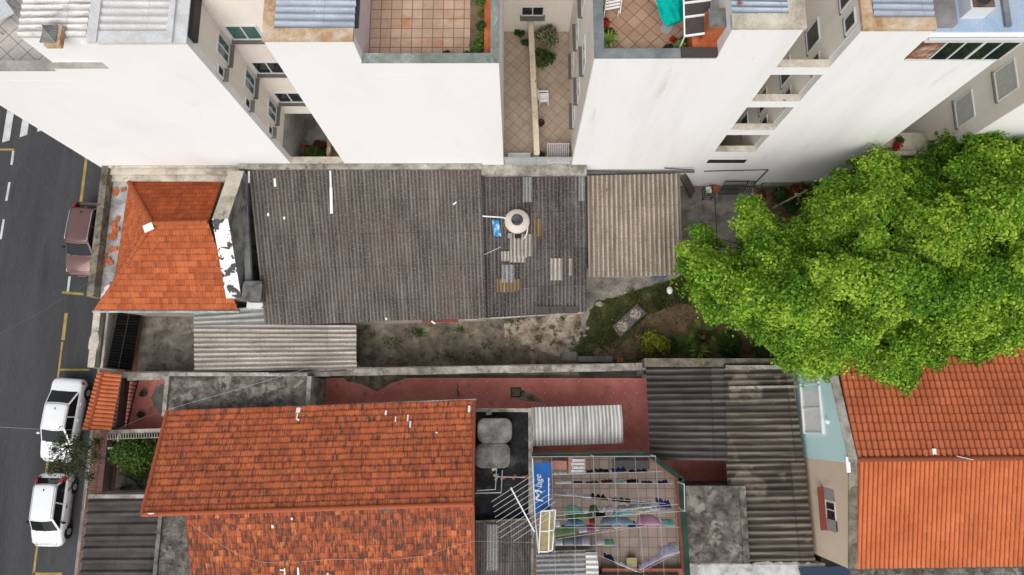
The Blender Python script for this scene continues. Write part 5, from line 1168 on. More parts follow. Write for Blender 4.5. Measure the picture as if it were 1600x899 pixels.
# blue banner with lettering
bn = thing('blue_banner', 'large blue banner with white script lettering stretched beside the clotheslines', 'banner', P(848, 760, 4.4))
A, B, C, D = P(833, 724, 4.5), P(861, 723, 4.5), P(860, 799, 4.4), P(836, 806, 4.4)
m = MB(); m.loft([[A, B, C, D], [q + Vector((0, 0, .03)) for q in (A, B, C, D)]]); m.build('canvas', M['banner'], bn)
def text(body, name, parent, p0, p1, size, mat, lift=.045, shear=.25):
    p0, p1 = P(*p0), P(*p1); ex = (p1 - p0).normalized(); ey = Vector((0, 0, 1)).cross(ex).normalized(); ez = ex.cross(ey)
    cu = bpy.data.curves.new(name, 'FONT'); cu.body = body; cu.size = size; cu.extrude = .006; cu.shear = shear
    to = bpy.data.objects.new(name, cu); COL.objects.link(to)
    dg = bpy.context.evaluated_depsgraph_get(); me = bpy.data.meshes.new_from_object(to.evaluated_get(dg)); bpy.data.objects.remove(to)
    k = (p1 - p0).length / max(.01, max(v.co.x for v in me.vertices))
    for v in me.vertices: v.co = p0 + ex * v.co.x * k + ey * v.co.y + ez * v.co.z + Vector((0, 0, lift))
    me.materials.clear(); me.materials.append(mat); o = bpy.data.objects.new(name, me); COL.objects.link(o); attach(o, parent); return o
text('M', 'lettering', bn, (849, 786, 4.46), (846, 763, 4.46), .5, M['letter'])
text('lage', 'lettering', bn, (847, 762, 4.46), (845, 741, 4.46), .4, M['letter'])
m = MB()
for k in range(22):
    p = lerp(P(857, 790, 4.48), P(857, 746, 4.5), k / 22); m.obox(p + Vector((-.02, 0, .025)), (.05 if k % 4 else .08, 0, 0), (0, .05, 0), (0, 0, .012))
m.build('small_lettering', M['letter'], bn)
bp = thing('folding_screen', 'two beige panels in white tube frames leaning beside the blue banner', 'screen', P(855, 830, 4.6))
for (q4, z) in ((((845, 799), (859, 798), (857, 862), (842, 862)), 4.75), (((858, 798), (868, 797), (863, 860), (857, 861)), 4.7)):
    q = [P(x, y, z) for x, y in q4]; m = MB(); m.loft([q, [p + Vector((0, 0, .03)) for p in q]]); s_ = m.build('panel', M['beige'], bp)
    m = MB()
    for i in range(4): m.bar(q[i] + Vector((0, 0, .03)), q[(i + 1) % 4] + Vector((0, 0, .03)), .055)
    m.bar(lerp(q[0], q[3], .5) + Vector((0, 0, .035)), lerp(q[1], q[2], .5) + Vector((0, 0, .035)), .05); m.build('frame', M['whitepaint'], bp)
m = MB()
for px, py in ((845, 860), (864, 858)): 
    q = P(px, py, 4.7); m.tube([(q.x, q.y, ZF), q], .03, 6)
m.build('leg', M['alu'], bp)
tr = thing('terrace_tin_roof', 'small streaked tin roof at the corner of the laundry terrace', 'roof', (2.2, -6.5, ZF))
A, B = P(838, 862, 4.3), P(931, 859, 4.3)
corr('roof', (A.x, -9, 4.3), (A.x, A.y, 4.3), (B.x, B.y, 4.25), (B.x, -9, 4.25), M['grey_sheet'], tr, .22, .03, jag=.02)
corr('pale_sheet', (P(915, 862, 4.35).x, -9, 4.34), (P(915, 862, 4.35).x, A.y - .02, 4.34), (P(934, 862, 4.35).x, A.y - .02, 4.33), (P(934, 862, 4.35).x, -9, 4.33), M['plastic_sheet'], tr, .22, .02, jag=.02)
m = MB(); m.box(A.x + .1, B.x - .1, -9, A.y - .2, ZF, 4.1); m.build('wall', M['housewall'], tr)
for k, (px, py, w, d, mat, n, l) in enumerate(((873, 727, .75, .4, 'coral', 'low_bench', 'low pink bench beside the blue banner'), (902, 727, .85, .8, 'coral', 'drying_rack', 'pink drying rack with folded washing near the terrace corner'))):
    q = P(px, py, 3.5); t = thing(n, l, n.replace('_', ' '), (q.x, q.y, ZF)); m = MB()
    for sx in (-1, 1):
        for sy in (-1, 1): m.box(q.x + sx * w * .45 - .03, q.x + sx * w * .45 + .03, q.y + sy * d * .42 - .03, q.y + sy * d * .42 + .03, ZF, ZF + .48)
    m.build('leg', M['steel'], t); m = MB(); m.box(q.x - w / 2, q.x + w / 2, q.y - d / 2, q.y + d / 2, ZF + .48, ZF + .53); m.build('top', CC[mat], t)
    if k:
        m = MB()
        for j in range(4): m.box(q.x - .3 + .04 * (j % 2), q.x + .35, q.y - .35 + j * .17, q.y - .22 + j * .17, ZF + .532, ZF + .58 + .02 * (j % 2))
        m.build('folded_washing', CC['white'], t)
m = MB(); q = P(987, 726, 3.2); m.box(q.x - .85, q.x + .85, q.y - .22, q.y + .22, ZF, ZF + .25); m.box(q.x - .8, q.x - .03, q.y - .18, q.y + .18, ZF + .25, ZF + .27); m.box(q.x + .03, q.x + .8, q.y - .18, q.y + .18, ZF + .25, ZF + .27); tag(m.build('storage_box', M['cablegrey']), 'long dark grey box against the terrace parapet', 'box')
m = MB(); q = P(986, 878, 3.2); m.box(q.x - .2, q.x + .22, q.y - .17, q.y + .17, ZF, ZF + .3); m.box(q.x - .23, q.x + .25, q.y - .2, q.y + .2, ZF + .3, ZF + .34); tag(m.build('carton', M['beige']), 'small beige box on the tiles near the terrace end', 'box')

# ================================================================== RIGHT SIDE: SHED ROOFS, SLAB, TWO-STOREY HOUSE
sh = thing('shed_roof_building', 'wide low shed under streaked ribbed grey sheets beside the teal wall', 'shed', (10.5, -1, 0))
A, B, C, D = P(1009, 572, 2.75), P(1131, 570, 2.8), P(1137, 720, 2.95), P(1016, 719, 2.95)
corr('roof', D, A, B, C, M['shed_dark'], sh, .31, .05, 'sin', jag=.02)
A2, B2, C2, D2 = P(1131, 569, 2.86), P(1236, 567, 2.86), P(1256, 720, 3.0), P(1137, 721, 3.0)
corr('roof', D2, A2, B2, C2, M['shed_sheet'], sh, .31, .05, 'sin', jag=.03)
A3, B3, C3, D3 = P(1134, 719, 2.96), P(1256, 717, 2.98), P(1273, 876, 2.8), P(1144, 878, 2.8)
corr('roof', D3, A3, B3, C3, M['shed_sheet'], sh, .31, .055, 'sin', jag=.03)
m = MB(); m.bar(P(1139, 606, 2.95), P(1250, 604, 3.0), .12, .06); m.bar(P(1134, 574, 2.95), P(1236, 574, 3.0), .2, .05); m.build('pale_flashing', M['wall_top'], sh)
m = MB(); m.box(A.x + .3, A2.x, D.y + .3, A.y - .25, 0, .05); 
m.box(P(1170, 600, 2.8).x, 14.0, D3.y + .2, A.y - .3, 0, 2.65); m.box(A.x + 1.2, P(1170, 600, 2.8).x, A.y - 2.5, A.y - .3, 0, 2.6); m.build('wall', M['housewall'], sh)
m = MB(); a, b = P(1008, 566, 2.95), P(1240, 562, 2.95); m.box(a.x, b.x, a.y - .22, a.y + .2, 0, 2.8); m.build('ridge_wall', M['dark_wall_top'], sh)
flat('red_courtyard', [(7.4, -4.6), (12, -4.6), (12, -.5), (7.4, -.5)], .075, M['redfloor'])
sb = thing('cement_slab_roof', 'flat stained cement slab between laundry terrace and ribbed shed roof', 'flat roof', (11, -5, 0))
a, b = P(1071, 760, 3.15), P(1172, 881, 3.15)
m = MB(); m.box(a.x, b.x, b.y, a.y, 0, 3.08); m.build('slab', M['slab'], sb)
m = MB(); m.box(b.x - .3, b.x, b.y, a.y + .02, 3.082, 3.14); m.box(a.x, b.x - .3, a.y - .1, a.y + .02, 3.082, 3.14); m.box(a.x, b.x, b.y - .35, b.y, 0, 2.5); m.build('rim', M['slab'], sb)
wr = thing('whitewashed_roof', 'pale whitewashed flat roof at the bottom edge below the ribbed shed', 'flat roof', (10.5, -8, 0))
a, b = P(1076, 881, 2.6), P(1290, 880, 2.6); m = MB(); m.box(a.x, b.x, -12, a.y, 0, 2.55); m.build('slab', weather('flaking_whitewash', [(0.3, (0.3, 0.3, 0.29, 1)), (0.5, (0.5, 0.5, 0.49, 1)), (0.75, (0.62, 0.62, 0.61, 1))], 1.2, 8), wr)
m = MB(); m.prism([(a.x, a.y - .05)] + [(lerp(a.x, b.x, k / 24), a.y + random.uniform(-.05, .12)) for k in range(25)] + [(b.x, a.y - .05)], 2.4, 2.56); m.build('flaking_edge', M['wall_top'], wr)
q = P(1290, 893, 2.9); m = MB(); m.prism([(q.x - 1.2, q.y + .12), (q.x + 1.1, q.y + .2), (q.x + 1.5, q.y - .8), (q.x - .9, q.y - .8)], 2.65, 2.7); o = m.build('tarpaulin', M['navysheet']); tag(o, 'dark navy tarpaulin corner on the pale roof at the bottom edge', 'tarpaulin')

th = thing('two_storey_house', 'two storey house with teal and tan side wall and neat orange tile roof', 'house', (18, -2, 0))
wx = lambda y: 14.12 + (2.2 - y) * .035
yE, yR, yS = 4.4, P(1325, 718, 7.2).y, P(1338, 890, 6.1).y
zE_, zR_, zS = 5.7, 7.1, 5.75
def sidewall(y0, z0, y1, z1, mat, name):
    m = MB(); m.loft([[(wx(y0), y0, 0), (wx(y1), y1, 0), (wx(y1), y1, z1), (wx(y0), y0, z0)], [(wx(y0) + .3, y0, 0), (wx(y1) + .3, y1, 0), (wx(y1) + .3, y1, z1), (wx(y0) + .3, y0, z0)]]); return m.build(name, mat, th)
yT = P(1250, 716, 3).y
sidewall(yE, zE_ + .1, yT, zR_ + .12, M['teal'], 'teal_wall'); sidewall(yT - .001, zR_ + .12, yS, zS + .2, M['tan'], 'tan_wall')
m = MB(); m.box(14.7, 24.3, yS + .3, yE - .3, 0, 5.4); m.build('wall', M['housewall'], th)
m = MB()
for (y0, z0, y1, z1, mt) in ((yE, zE_ + .1, yR, zR_ + .12, 0), (yR, zR_ + .12, yS, zS + .2, 1)):
    p0 = Vector((wx(y0) - .03, y0, z0)); p1 = Vector((wx(y1) - .03, y1, z1)); m.obox(p0, p1 - p0, (.38, 0, 0), (0, 0, .05)); m.build('coping', M['dark_wall_top'] if mt else M['wall_top'], th); m = MB()
x0 = 14.62
tiles('roof', (24.5, yE, zE_), (x0 - .05, yE, zE_), (x0 + .05, yR, zR_), (24.5, yR + .1, zR_), M['tile_shaded'], th, .26, .38, .045, .05, 'roman')
tiles('roof', (x0 + .2, yS, zS), (24.5, yS + .15, zS), (24.5, yR + .1, zR_), (x0 + .05, yR, zR_), M['tile_new'], th, .2, .4, .045, .025, 'roman', samples=8)
ridge('ridge_tiles', [(x0, yR, zR_ + .05), (24.5, yR + .1, zR_ + .05)], M['tile_shaded'], th, .12)
m = MB(); q = P(1322, 728, 7.1); m.box(q.x - .05, q.x + .12, yR - .55, yR + .1, 7.18, 7.24); m.build('white_flashing', M['whitepaint'], th)
m = MB(); m.bar((x0 + .2, yS - .04, zS - .02), (24.5, yS + .11, zS - .02), .1); m.build('eave_gutter', M['cablegrey'], th)
m = MB(); m.bar(P(1495, 713, 7.35), P(1521, 719, 7.25), .03); m.build('antenna_arm', M['alu'], th); m = MB(); q = P(1461, 706, 7.2); m.box(q.x - .08, q.x + .08, q.y - .12, q.y + .12, 7.05, 7.16); m.build('ridge_clip', M['whitepaint'], th)
# windows in the side wall
w0 = PX(1262, 640, wx(0)); yc = P(1262, 640, 4.6).y
def side_rect(px0, py0, px1, py1, ym):
    a = PX(px0, py0, wx(ym)); b = PX(px1, py1, wx(ym)); return a, b
a, b = side_rect(1247, 640, 1284, 640, .1); y0, y1 = PX(1266, 600, 14.2).y, PX(1268, 676, 14.2).y
f = MB(); 
xw = wx(.1)
for y in (y0, (y0 + y1) / 2, y1): f.box(xw - .09, xw + .02, y - .04, y + .04, 3.1, 5.1)
f.box(xw - .13, xw + .02, y1 - .06, y0 + .06, 5.1, 5.2); f.box(xw - .13, xw + .02, y1 - .06, y0 + .06, 3.0, 3.1); f = f.build('white_window', M['whitepaint'], th)
m = MB(); m.box(xw - .05, xw - .02, y1, y0, 3.1, 5.1); m.build('shutter', plain('pale_shutter', (0.82, 0.81, 0.8, 1), .6), f)
m = MB(); q = PX(1294, 658, wx(0)); m.lathe((q.x - .02, q.y, q.z - .15), [(.02, 0), (.14, .12), (.14, .16), (.02, .3)], 14); m.build('wall_lamp', M['teal'], th)
ymid = -4.3; y0, y1 = PX(1285, 762, 14.35).y, PX(1290, 826, 14.35).y; zb, zt_ = 4.35, 5.35; xw = wx(ymid)
window(th, (xw - .005, (y0 + y1) / 2, (zb + zt_) / 2), (0, -1, 0), (-1, 0, 0), abs(y0 - y1) * .95, 1.0, 2, 'glass', 0)
m = MB(); m.box(xw - .3, xw - .002, y1 - .05, y0 + .05, zb - .12, zb - .04); m.build('red_sill', M['redpaint'], th)
m = MB(); m.box(xw - .06, xw - .004, y1 - .02, y1 + .5, zb, zt_); m.box(xw - .06, xw - .004, y0 - .5, y0 + .02, zb, zt_); m.build('shutter', M['steel'], th)
m = MB(); m.box(14.8, 24.4, -11, yS - .1, 0, 2.2); o = m.build('rear_lean_to', M['slab']); tag(o, 'dark low roof below the eave of the neat orange tile roof', 'roof')

# ================================================================== CARS
def car(name, label, cx, cy, L, W, Hc, paint, kind, ang=0):
    """built in place, nose towards -y; body, glazing and fittings are parts"""
    t = thing(name, label, 'car', (cx, cy, 0), 'cars parked along the kerb')
    ca, sa = math.cos(ang), math.sin(ang)
    T = lambda x, y, z: Vector((cx + x * ca - y * sa, cy + x * sa + y * ca, z))
    h = W / 2
    yf, yr = -L / 2, L / 2
    belt = Hc * .62
    if kind == 'sedan': hood, ws, wt, rt, rb = yf + .95, yf + 1.02, yf + 1.72, yr - 1.35, yr - .62
    elif kind == 'hatch': hood, ws, wt, rt, rb = yf + .78, yf + .82, yf + 1.42, yr - .52, yr - .2
    else: hood, ws, wt, rt, rb = yf + 1.0, yf + 1.05, yf + 1.7, yr - .55, yr - .22
    # lower body: stations nose to tail
    st = [(yf, .62, .36, .55), (yf + .05, .80, .3, .64), (yf + .2, .92, .24, .71), (yf + .5, .98, .2, belt - .1), (hood, 1.0, .19, belt - .02), (ws + .5, 1.0, .18, belt), (0, 1.0, .18, belt + .01), (rt - .1, 1.0, .18, belt + .02), (rb, .99, .2, belt + .03)]
    if kind == 'sedan': st += [(yr - .3, .97, .24, belt + .03), (yr - .1, .9, .3, belt - .0), (yr, .78, .4, belt - .12)]
    else: st += [(yr - .08, .93, .28, belt - .02), (yr, .8, .36, belt - .14)]
    secs = []
    for y, w, z0, z1 in st:
        w = w * h; m_ = (z0 + z1) / 2
        half = [(0, z0), (w * .8, z0), (w * .96, z0 + .08), (w, m_ - .02), (w * .985, z1 - .1), (w * .93, z1 - .03), (w * .82, z1), (w * .4, z1 + .03), (0, z1 + .035)]
        secs.append([T(x, y, z) for x, z in half] + [T(-x, y, z) for x, z in half[-2:0:-1]])
    m = MB(); m.loft(secs); m.build('body', paint, t, True)
    # greenhouse
    zr_ = Hc - .06; wb, wr = h * .9, h * .74
    def outline(y0, y1, w, c, z):
        fr = [(-w + c + (2 * (w - c)) * k / 4, y0 - .05 * math.sin(math.pi * k / 4)) for k in range(5)]
        rs = [(w, y0 + c + (y1 - y0 - 2 * c) * k / 6) for k in range(7)]
        bk = [(w - c - (2 * (w - c)) * k / 4, y1 + .03 * math.sin(math.pi * k / 4)) for k in range(5)]
        ls = [(-w, y1 - c - (y1 - y0 - 2 * c) * k / 6) for k in range(7)]
        return [T(x, y, z) for x, y in fr + rs + bk + ls]
    lo = outline(ws, rb, wb, .07, belt + .0); hi = outline(wt, rt, wr, .07, zr_)
    n = len(lo)
    parts = {'windscreen': range(0, 4), 'side_window': list(range(5, 11)), 'rear_window': list(range(12, 16))}
    idx = {'windscreen': [list(range(0, 4))], 'rear_window': [list(range(12, 16))], 'side_window': [list(range(5, 11)), list(range(17, 23))]}
    used = set()
    for nm, ls in idx.items():
        for l in ls:
            m = MB()
            for k in l:
                j = (k + 1) % n; m.face([lerp(lo[k], hi[k], .06), lerp(lo[j], hi[j], .06), lerp(lo[j], hi[j], .93), lerp(lo[k], hi[k], .93)]); used.add(k)
            o = m.build(nm, M['carglass'], t)
    m = MB()
    for k in range(n):
        j = (k + 1) % n
        if k not in used: m.face([lo[k], lo[j], hi[j], hi[k]])
        else:
            m.face([lerp(lo[k], hi[k], -.05), lerp(lo[j], hi[j], -.05), lerp(lo[j], hi[j], .06), lerp(lo[k], hi[k], .06)]); m.face([lerp(lo[k], hi[k], .93), lerp(lo[j], hi[j], .93), hi[j], hi[k]])
        if k in (8, 20): 
            c_ = lerp(lo[k], hi[k], .5); e = (lo[k + 1] - lo[k]).normalized() * .035; o_ = (c_ - T(0, 0, c_.z)); o_ = Vector((ca, sa, 0)) * (.012 if k == 8 else -.012)
            m.face([lo[k] - e + o_, lo[k] + e + o_, hi[k] + e + o_, hi[k] - e + o_])
    m.build('pillars', paint, t)
    rings = [hi]
    cen = sum(hi, Vector()) / n
    for s_, dz in ((.93, .035), (.75, .055), (.4, .066), (.12, .07)): rings.append([cen + (q - cen) * s_ + Vector((0, 0, dz)) for q in hi])
    m = MB(); m.loft(rings); m.build('roof', paint, t, True)
    # wheels
    for sx in (-1, 1):
        for wy in (yf + .72, yr - .7):
            c = T(sx * (h - .09), wy, .3); ax = Vector((ca, sa, 0)) * sx; m = MB()
            m.tube([c - ax * .1, c + ax * .085, c + ax * .1], [.3, .3, .26], 20); w_ = m.build('wheel', M['rubber'], t)
            m = MB(); m.tube([c + ax * .08, c + ax * .106], [.19, .17], 12); m.build('rim', M['steel'], w_)
            m = MB(); m.tube([c + ax * .01, c + ax * .088], .36, 20); m.build('wheel_arch', M['blackplastic'], t)
    for sx in (-1, 1):
        m = MB(); c = T(sx * (h + .1), ws + .42, belt + .06); m.lathe((c.x, c.y, c.z - .06), [(.04, 0), (.1, .03), (.11, .08), (.06, .13)], 10, 1, .6); m.bar(T(sx * (h - .08), ws + .45, belt), T(sx * (h + .06), ws + .43, belt + .02), .04); m.build('mirror', paint if kind == 'sedan' else M['blackplastic'], t)
        m = MB(); m.loft([[T(sx * h * .55, yf + .1, .6), T(sx * h * .93, yf + .26, .6), T(sx * h * .95, yf + .55, .7), T(sx * h * .62, yf + .2, .69)], [T(sx * h * .55, yf + .03, .64), T(sx * h * .95, yf + .2, .64), T(sx * h * .965, yf + .52, .735), T(sx * h * .62, yf + .14, .735)]]); m.build('headlight', M['clearlens'], t)
        m = MB(); 
        if kind == 'sedan': m.loft([[T(sx * h * .6, yr - .16, belt - .2), T(sx * h * .95, yr - .3, belt - .2), T(sx * h * .97, yr - .3, belt - .03), T(sx * h * .6, yr - .14, belt - .03)], [T(sx * h * .6, yr - .03, belt - .2), T(sx * h * .98, yr - .2, belt - .2), T(sx * h * .98, yr - .22, belt - .03), T(sx * h * .6, yr - .05, belt - .03)]])
        else: m.loft([[T(sx * h * .72, yr - .3, belt - .1), T(sx * h * .94, yr - .32, belt - .1), T(sx * h * .82, yr - .42, belt + .32), T(sx * h * .68, yr - .4, belt + .32)], [T(sx * h * .72, yr - .05, belt - .1), T(sx * h * .98, yr - .16, belt - .1), T(sx * h * .88, yr - .3, belt + .32), T(sx * h * .68, yr - .25, belt + .32)]])
        m.build('tail_light', M['redlens'], t)
        for wy in (-.05, .8) if kind != 'hatch' else (.1, .95):
            m = MB(); m.obox(T(sx * (h - .005), wy, belt - .16), T(0, .17, 0) - T(0, 0, 0), T(sx * .035, 0, 0) - T(0, 0, 0), (0, 0, .035)); m.build('door_handle', paint if kind == 'sedan' else M['blackplastic'], t)
        m = MB()
        for wy in (ws + .35, .15 if kind != 'hatch' else .35): m.bar(T(sx * (h * .998), wy, .3), T(sx * (h * .975), wy, belt - .05), .012)
        m.build('door_seam', M['blackplastic'], t)
    m = MB(); m.bar(T(-.6 * h, ws - .02, belt + .03), T(.1 * h, ws + .1, belt + .09), .018); m.bar(T(0, ws - .02, belt + .035), T(.55 * h, ws + .1, belt + .09), .018); m.build('wiper', M['blackplastic'], t)
    m = MB(); m.box(0, .001, 0, .001, 0, .001) if False else m.obox(T(-.25, yf - .015, .42), T(.5, 0, 0) - T(0, 0, 0), T(0, .03, 0) - T(0, 0, 0), (0, 0, .12)); m.build('number_plate', M['steel'], t)
    m = MB(); m.obox(T(-.45 * h, yf - .01, .52), T(.9 * h, 0, 0) - T(0, 0, 0), T(0, .06, 0) - T(0, 0, 0), (0, 0, .07)); m.build('grille', M['blackplastic'], t)
    m = MB(); m.obox(T(-.7 * h, yf + .12, belt - .165), T(1.4 * h, 0, 0) - T(0, 0, 0), T(0, .012, 0) - T(0, 0, 0), (0, 0, .03)); m.build('bonnet_seam', M['blackplastic'], t)
    m = MB(); c = T(0, rt - .25, Hc + .01); m.lathe((c.x, c.y, c.z - .01), [(.05, 0), (.035, .05), (.01, .06)], 8, .5, 1.2); m.build('roof_antenna', M['blackplastic'], t)
    if kind == 'wagon':
        for sx in (-1, 1):
            m = MB(); m.tube([T(sx * wr * .96, wt + .1, zr_ + .05), T(sx * wr * .97, wt + .25, zr_ + .1), T(sx * wr * .97, rt - .25, zr_ + .1), T(sx * wr * .96, rt - .1, zr_ + .05)], .022, 6); m.build('roof_rail', M['steel'], t)
    else:
        for sx in (-1, 1):
            m = MB(); m.bar(T(sx * wr * .86, wt + .05, zr_ + .042), T(sx * wr * .86, rt - .05, zr_ + .042), .018); m.build('roof_seam', M['blackplastic'] if kind == 'hatch' else M['steel'], t)
    return t
car('parked_car', 'white sedan parked nose to tail beside the tiled gate canopy', -23.9, .1, 4.35, 1.72, 1.47, M['carwhite'], 'sedan', R_(-4))
car('parked_car', 'white hatchback parked behind the little street tree near the garage', -23.92, -4.45, 3.65, 1.64, 1.5, M['carwhite'], 'hatch', R_(-1))
car('parked_car', 'dark brown red wagon with roof rails half hidden by the corner house parapet', -23.78, 9.95, 4.15, 1.72, 1.58, M['carred'], 'wagon', R_(-4))

# ================================================================== TREES
def big_tree():
    t = thing('tree', 'huge bright green leafy tree spreading over the yard and roofs', 'tree', (19.6, 7.6, 0))
    out = [(1054, 402), (1072, 362), (1092, 350), (1112, 356), (1122, 385), (1140, 398), (1152, 392), (1150, 350), (1140, 320), (1165, 306), (1190, 310), (1208, 335), (1240, 348), (1262, 326), (1262, 300), (1290, 285), (1318, 266), (1345, 238), (1382, 226), (1396, 248), (1420, 254), (1444, 246), (1468, 208), (1498, 196), (1520, 184), (1560, 188), (1600, 180), (1680, 230), (1740, 380), (1700, 520), (1640, 540), (1600, 542), (1570, 548), (1538, 556), (1534, 584), (1496, 586), (1470, 592), (1432, 612), (1392, 606), (1356, 584), (1310, 582), (1270, 590), (1236, 578), (1216, 562), (1196, 540), (1176, 526), (1158, 506), (1120, 496), (1098, 486), (1080, 450)]
    def dist(q):
        best = 1e9
        for i in range(len(out)):
            a, b = Vector(out[i]), Vector(out[(i + 1) % len(out)]); p = Vector(q); d = b - a; s_ = max(0, min(1, (p - a).dot(d) / d.length_squared)); best = min(best, (p - a - d * s_).length)
        return best
    cl = []; tries = 0
    while tries < 6000:
        tries += 1; q = (random.uniform(1050, 1720), random.uniform(190, 615))
        if not inside(q, out): continue
        if q[0] > 1640 and random.random() < .5: continue
        d = dist(q)
        if d < 9: continue
        if all((q[0] - c[0]) ** 2 + (q[1] - c[1]) ** 2 > c[3] ** 2 for c in cl): cl.append((q[0], q[1], d, random.uniform(21, 34) * (.7 if d < 36 else 1)))
    P_ = []; D_ = []; K_ = []; tips = []
    for px, py, d, sp in cl:
        z = 4.6 + 5.6 * (1 - math.exp(-d / 75)) + random.uniform(-1.2, 1.0)
        sc = random.uniform(.72, 1.12)
        mr = d / (1090 / (38 - z))
        r = min(sc, max(.55, mr * 1.0 + .15))
        c = P(px, py, z); tips.append((c, d)); n = int(1050 * (r / .8) ** 2) 
        p, dd = ball((c.x, c.y, c.z), r, n, .72, .6, True); P_.append(p); D_.append(dd); K_.append(np.full(n, random.random()))
    for _ in range(170):                                            # inner, lower clumps that fill the gaps
        px, py, d, sp = random.choice(cl)
        if d < 24: continue
        z = 3.6 + 4.0 * (1 - math.exp(-d / 75)); c = P(px + random.uniform(-30, 30), py + random.uniform(-30, 30), z)
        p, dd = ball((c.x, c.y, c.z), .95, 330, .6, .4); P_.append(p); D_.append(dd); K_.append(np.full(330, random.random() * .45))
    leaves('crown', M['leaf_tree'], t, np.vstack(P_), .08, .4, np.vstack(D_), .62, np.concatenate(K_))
    m = MB(); base = Vector((19.6, 7.6, 0)); fork = base + Vector((-.2, -.1, 2.6))
    m.tube([base, base + Vector((-.05, 0, .4)), base + Vector((-.1, 0, 1.4)), fork], [.62, .46, .4, .42], 12); m.build('trunk', M['bark'], t)
    m = MB(); main = []
    for k in range(9):
        a = 6.28 * k / 9 + random.uniform(-.2, .2); e = fork + Vector((math.cos(a) * random.uniform(2.4, 3.6), math.sin(a) * random.uniform(2.0, 3.0), random.uniform(2.2, 4.2))); mid = lerp(fork, e, .5) + Vector((0, 0, .4)); main.append(e)
        m.tube([fork - Vector((0, 0, .3)), mid, e], [.2, .14, .09], 7)
    for c, d in tips:
        e = min(main, key=lambda q: (q - c).length); mid = lerp(e, c, .5) + Vector((random.uniform(-.2, .2), random.uniform(-.2, .2), -.15)); m.tube([e, mid, c], [.06, .04, .015], 5, False)
    m.build('branches', M['bark'], t)
big_tree()
st_ = thing('street_tree', 'small sparse olive leaved street tree leaning over the two white cars', 'tree', (-22.1, -1.35, 0))
pts = []; ds = []; m = MB(); tips = []
for px, py, z, r in ((95, 690, 3.6, .5), (112, 712, 3.9, .6), (92, 722, 3.5, .5), (130, 700, 4.0, .55), (128, 728, 3.8, .55), (148, 712, 3.9, .5), (108, 738, 3.4, .45), (85, 703, 3.4, .35), (152, 690, 3.4, .35), (140, 745, 3.3, .3), (80, 735, 3.3, .3), (118, 690, 3.8, .4)):
    c = P(px, py, z); p, d = ball((c.x, c.y, c.z), r, int(290 * r / .5), .6, .1); pts.append(p); ds.append(d); tips.append(c)
leaves('crown', M['leaf_olive'], st_, np.vstack(pts), .06, .4, np.vstack(ds) * .4, .4)
b0 = Vector((-22.1, -1.35, 0)); f0 = Vector((-22.4, -1.2, 2.4))
m.tube([b0, b0 + Vector((-.1, .05, 1.2)), f0], [.09, .07, .06], 8); m.build('trunk', M['bark'], st_)
m = MB()
for c in tips: m.tube([f0, lerp(f0, c, .6) + Vector((0, 0, .25)), c], [.035, .02, .008], 5, False)
m.build('branches', M['bark'], st_)

# garden plants
q = P(215, 715, .1)
bush('garden_bush', 'dense green bush in the little front garden beside the old tile roof', 'bush', (q.x + .35, q.y + .1, .1), 1.4, 5600, M['leaf_mid'], .075, lobes=14, h=.8)
m = MB(); q = P(182, 706, .1); m.lathe((q.x, q.y, .06), [(.24, 0), (.3, .42), (.32, .45), (.27, .45), (.25, .3)], 18); tag(m.build('plastic_tub', M['blue'], None, True), 'bright blue plastic tub at the edge of the green garden bush', 'tub')
m = MB(); a = P(186, 680, .8); m.bar(P(186, 678, .9), P(184, 700, .9), .1); m.bar(P(184, 700, .9), P(166, 701, .9), .1); m.bar((a.x, a.y - .3, .06), (a.x, a.y - .3, .9), .06); tag(m.build('white_pipe', M['whitepaint']), 'white angled pipe frame above the blue plastic tub', 'pipe')
m = MB(); a = P(155, 769, .4); m.obox((a.x - .15, a.y - .12, .1), (.42, 0, 0), (0, .22, 0), (0, 0, .2)); m.prism(blob(a.x + .05, a.y, .16, .08, 12, .05), .3, .36); tag(m.build('white_box', M['whitepaint']), 'small white box in the bottom corner of the garden', 'box')
m = MB(); 
for p0, p1 in (((165, 769), (196, 760)), ((180, 768), (205, 758)), ((186, 740), (222, 755)), ((184, 724), (226, 768))): m.tube([P(*p0, .25), P(*p1, .4)], .03, 6)
tag(m.build('stacked_poles', M['darksteel']), 'dark poles lying in the shade of the garden bush', 'poles')
for k, (px, py, r, mat, n, l) in enumerate(((1022, 536, .85, 'leaf_yellow', 1900, 'yellow green leafy shrub leaning over the boundary wall'), (1048, 545, .5, 'leaf_dark', 600, 'small dark shrub between the yellow green shrub and the ferns'), (1138, 545, .75, 'leaf_dark', 1500, 'dark low shrub under the big tree by the ribbed roof'))):
    q = P(px, py, .05); bush('garden_shrub', l, 'shrub', (q.x, q.y, .05), r, n, M[mat], .075, lobes=7)
for px, py, r, mat, n, l, pin in ((1070, 540, .8, 'leaf_mid', 18, 'fern with feathery fronds left of the dark red plant', True), (1090, 549, .62, 'leaf_lime', 26, 'pale spiky fern rosette in front of the dark red plant', False), (1094, 517, .7, 'leaf_mid', 9, 'leafy fern standing behind the dark red plant', True), (1120, 535, .8, 'leaf_mid', 14, 'fern with feathery fronds right of the dark red plant', True)):
    rosette('fern', l, 'fern', P(px, py, .08), r, n, M[mat], 'ferns by the boundary wall', .5, .07, pin)
rosette('red_leaf_plant', 'dark red leaved plant among the ferns by the boundary wall', 'plant', P(1095, 530, .08), .5, 22, M['leaf_red'], None, .7, .06)
q = P(1235, 310, .1)
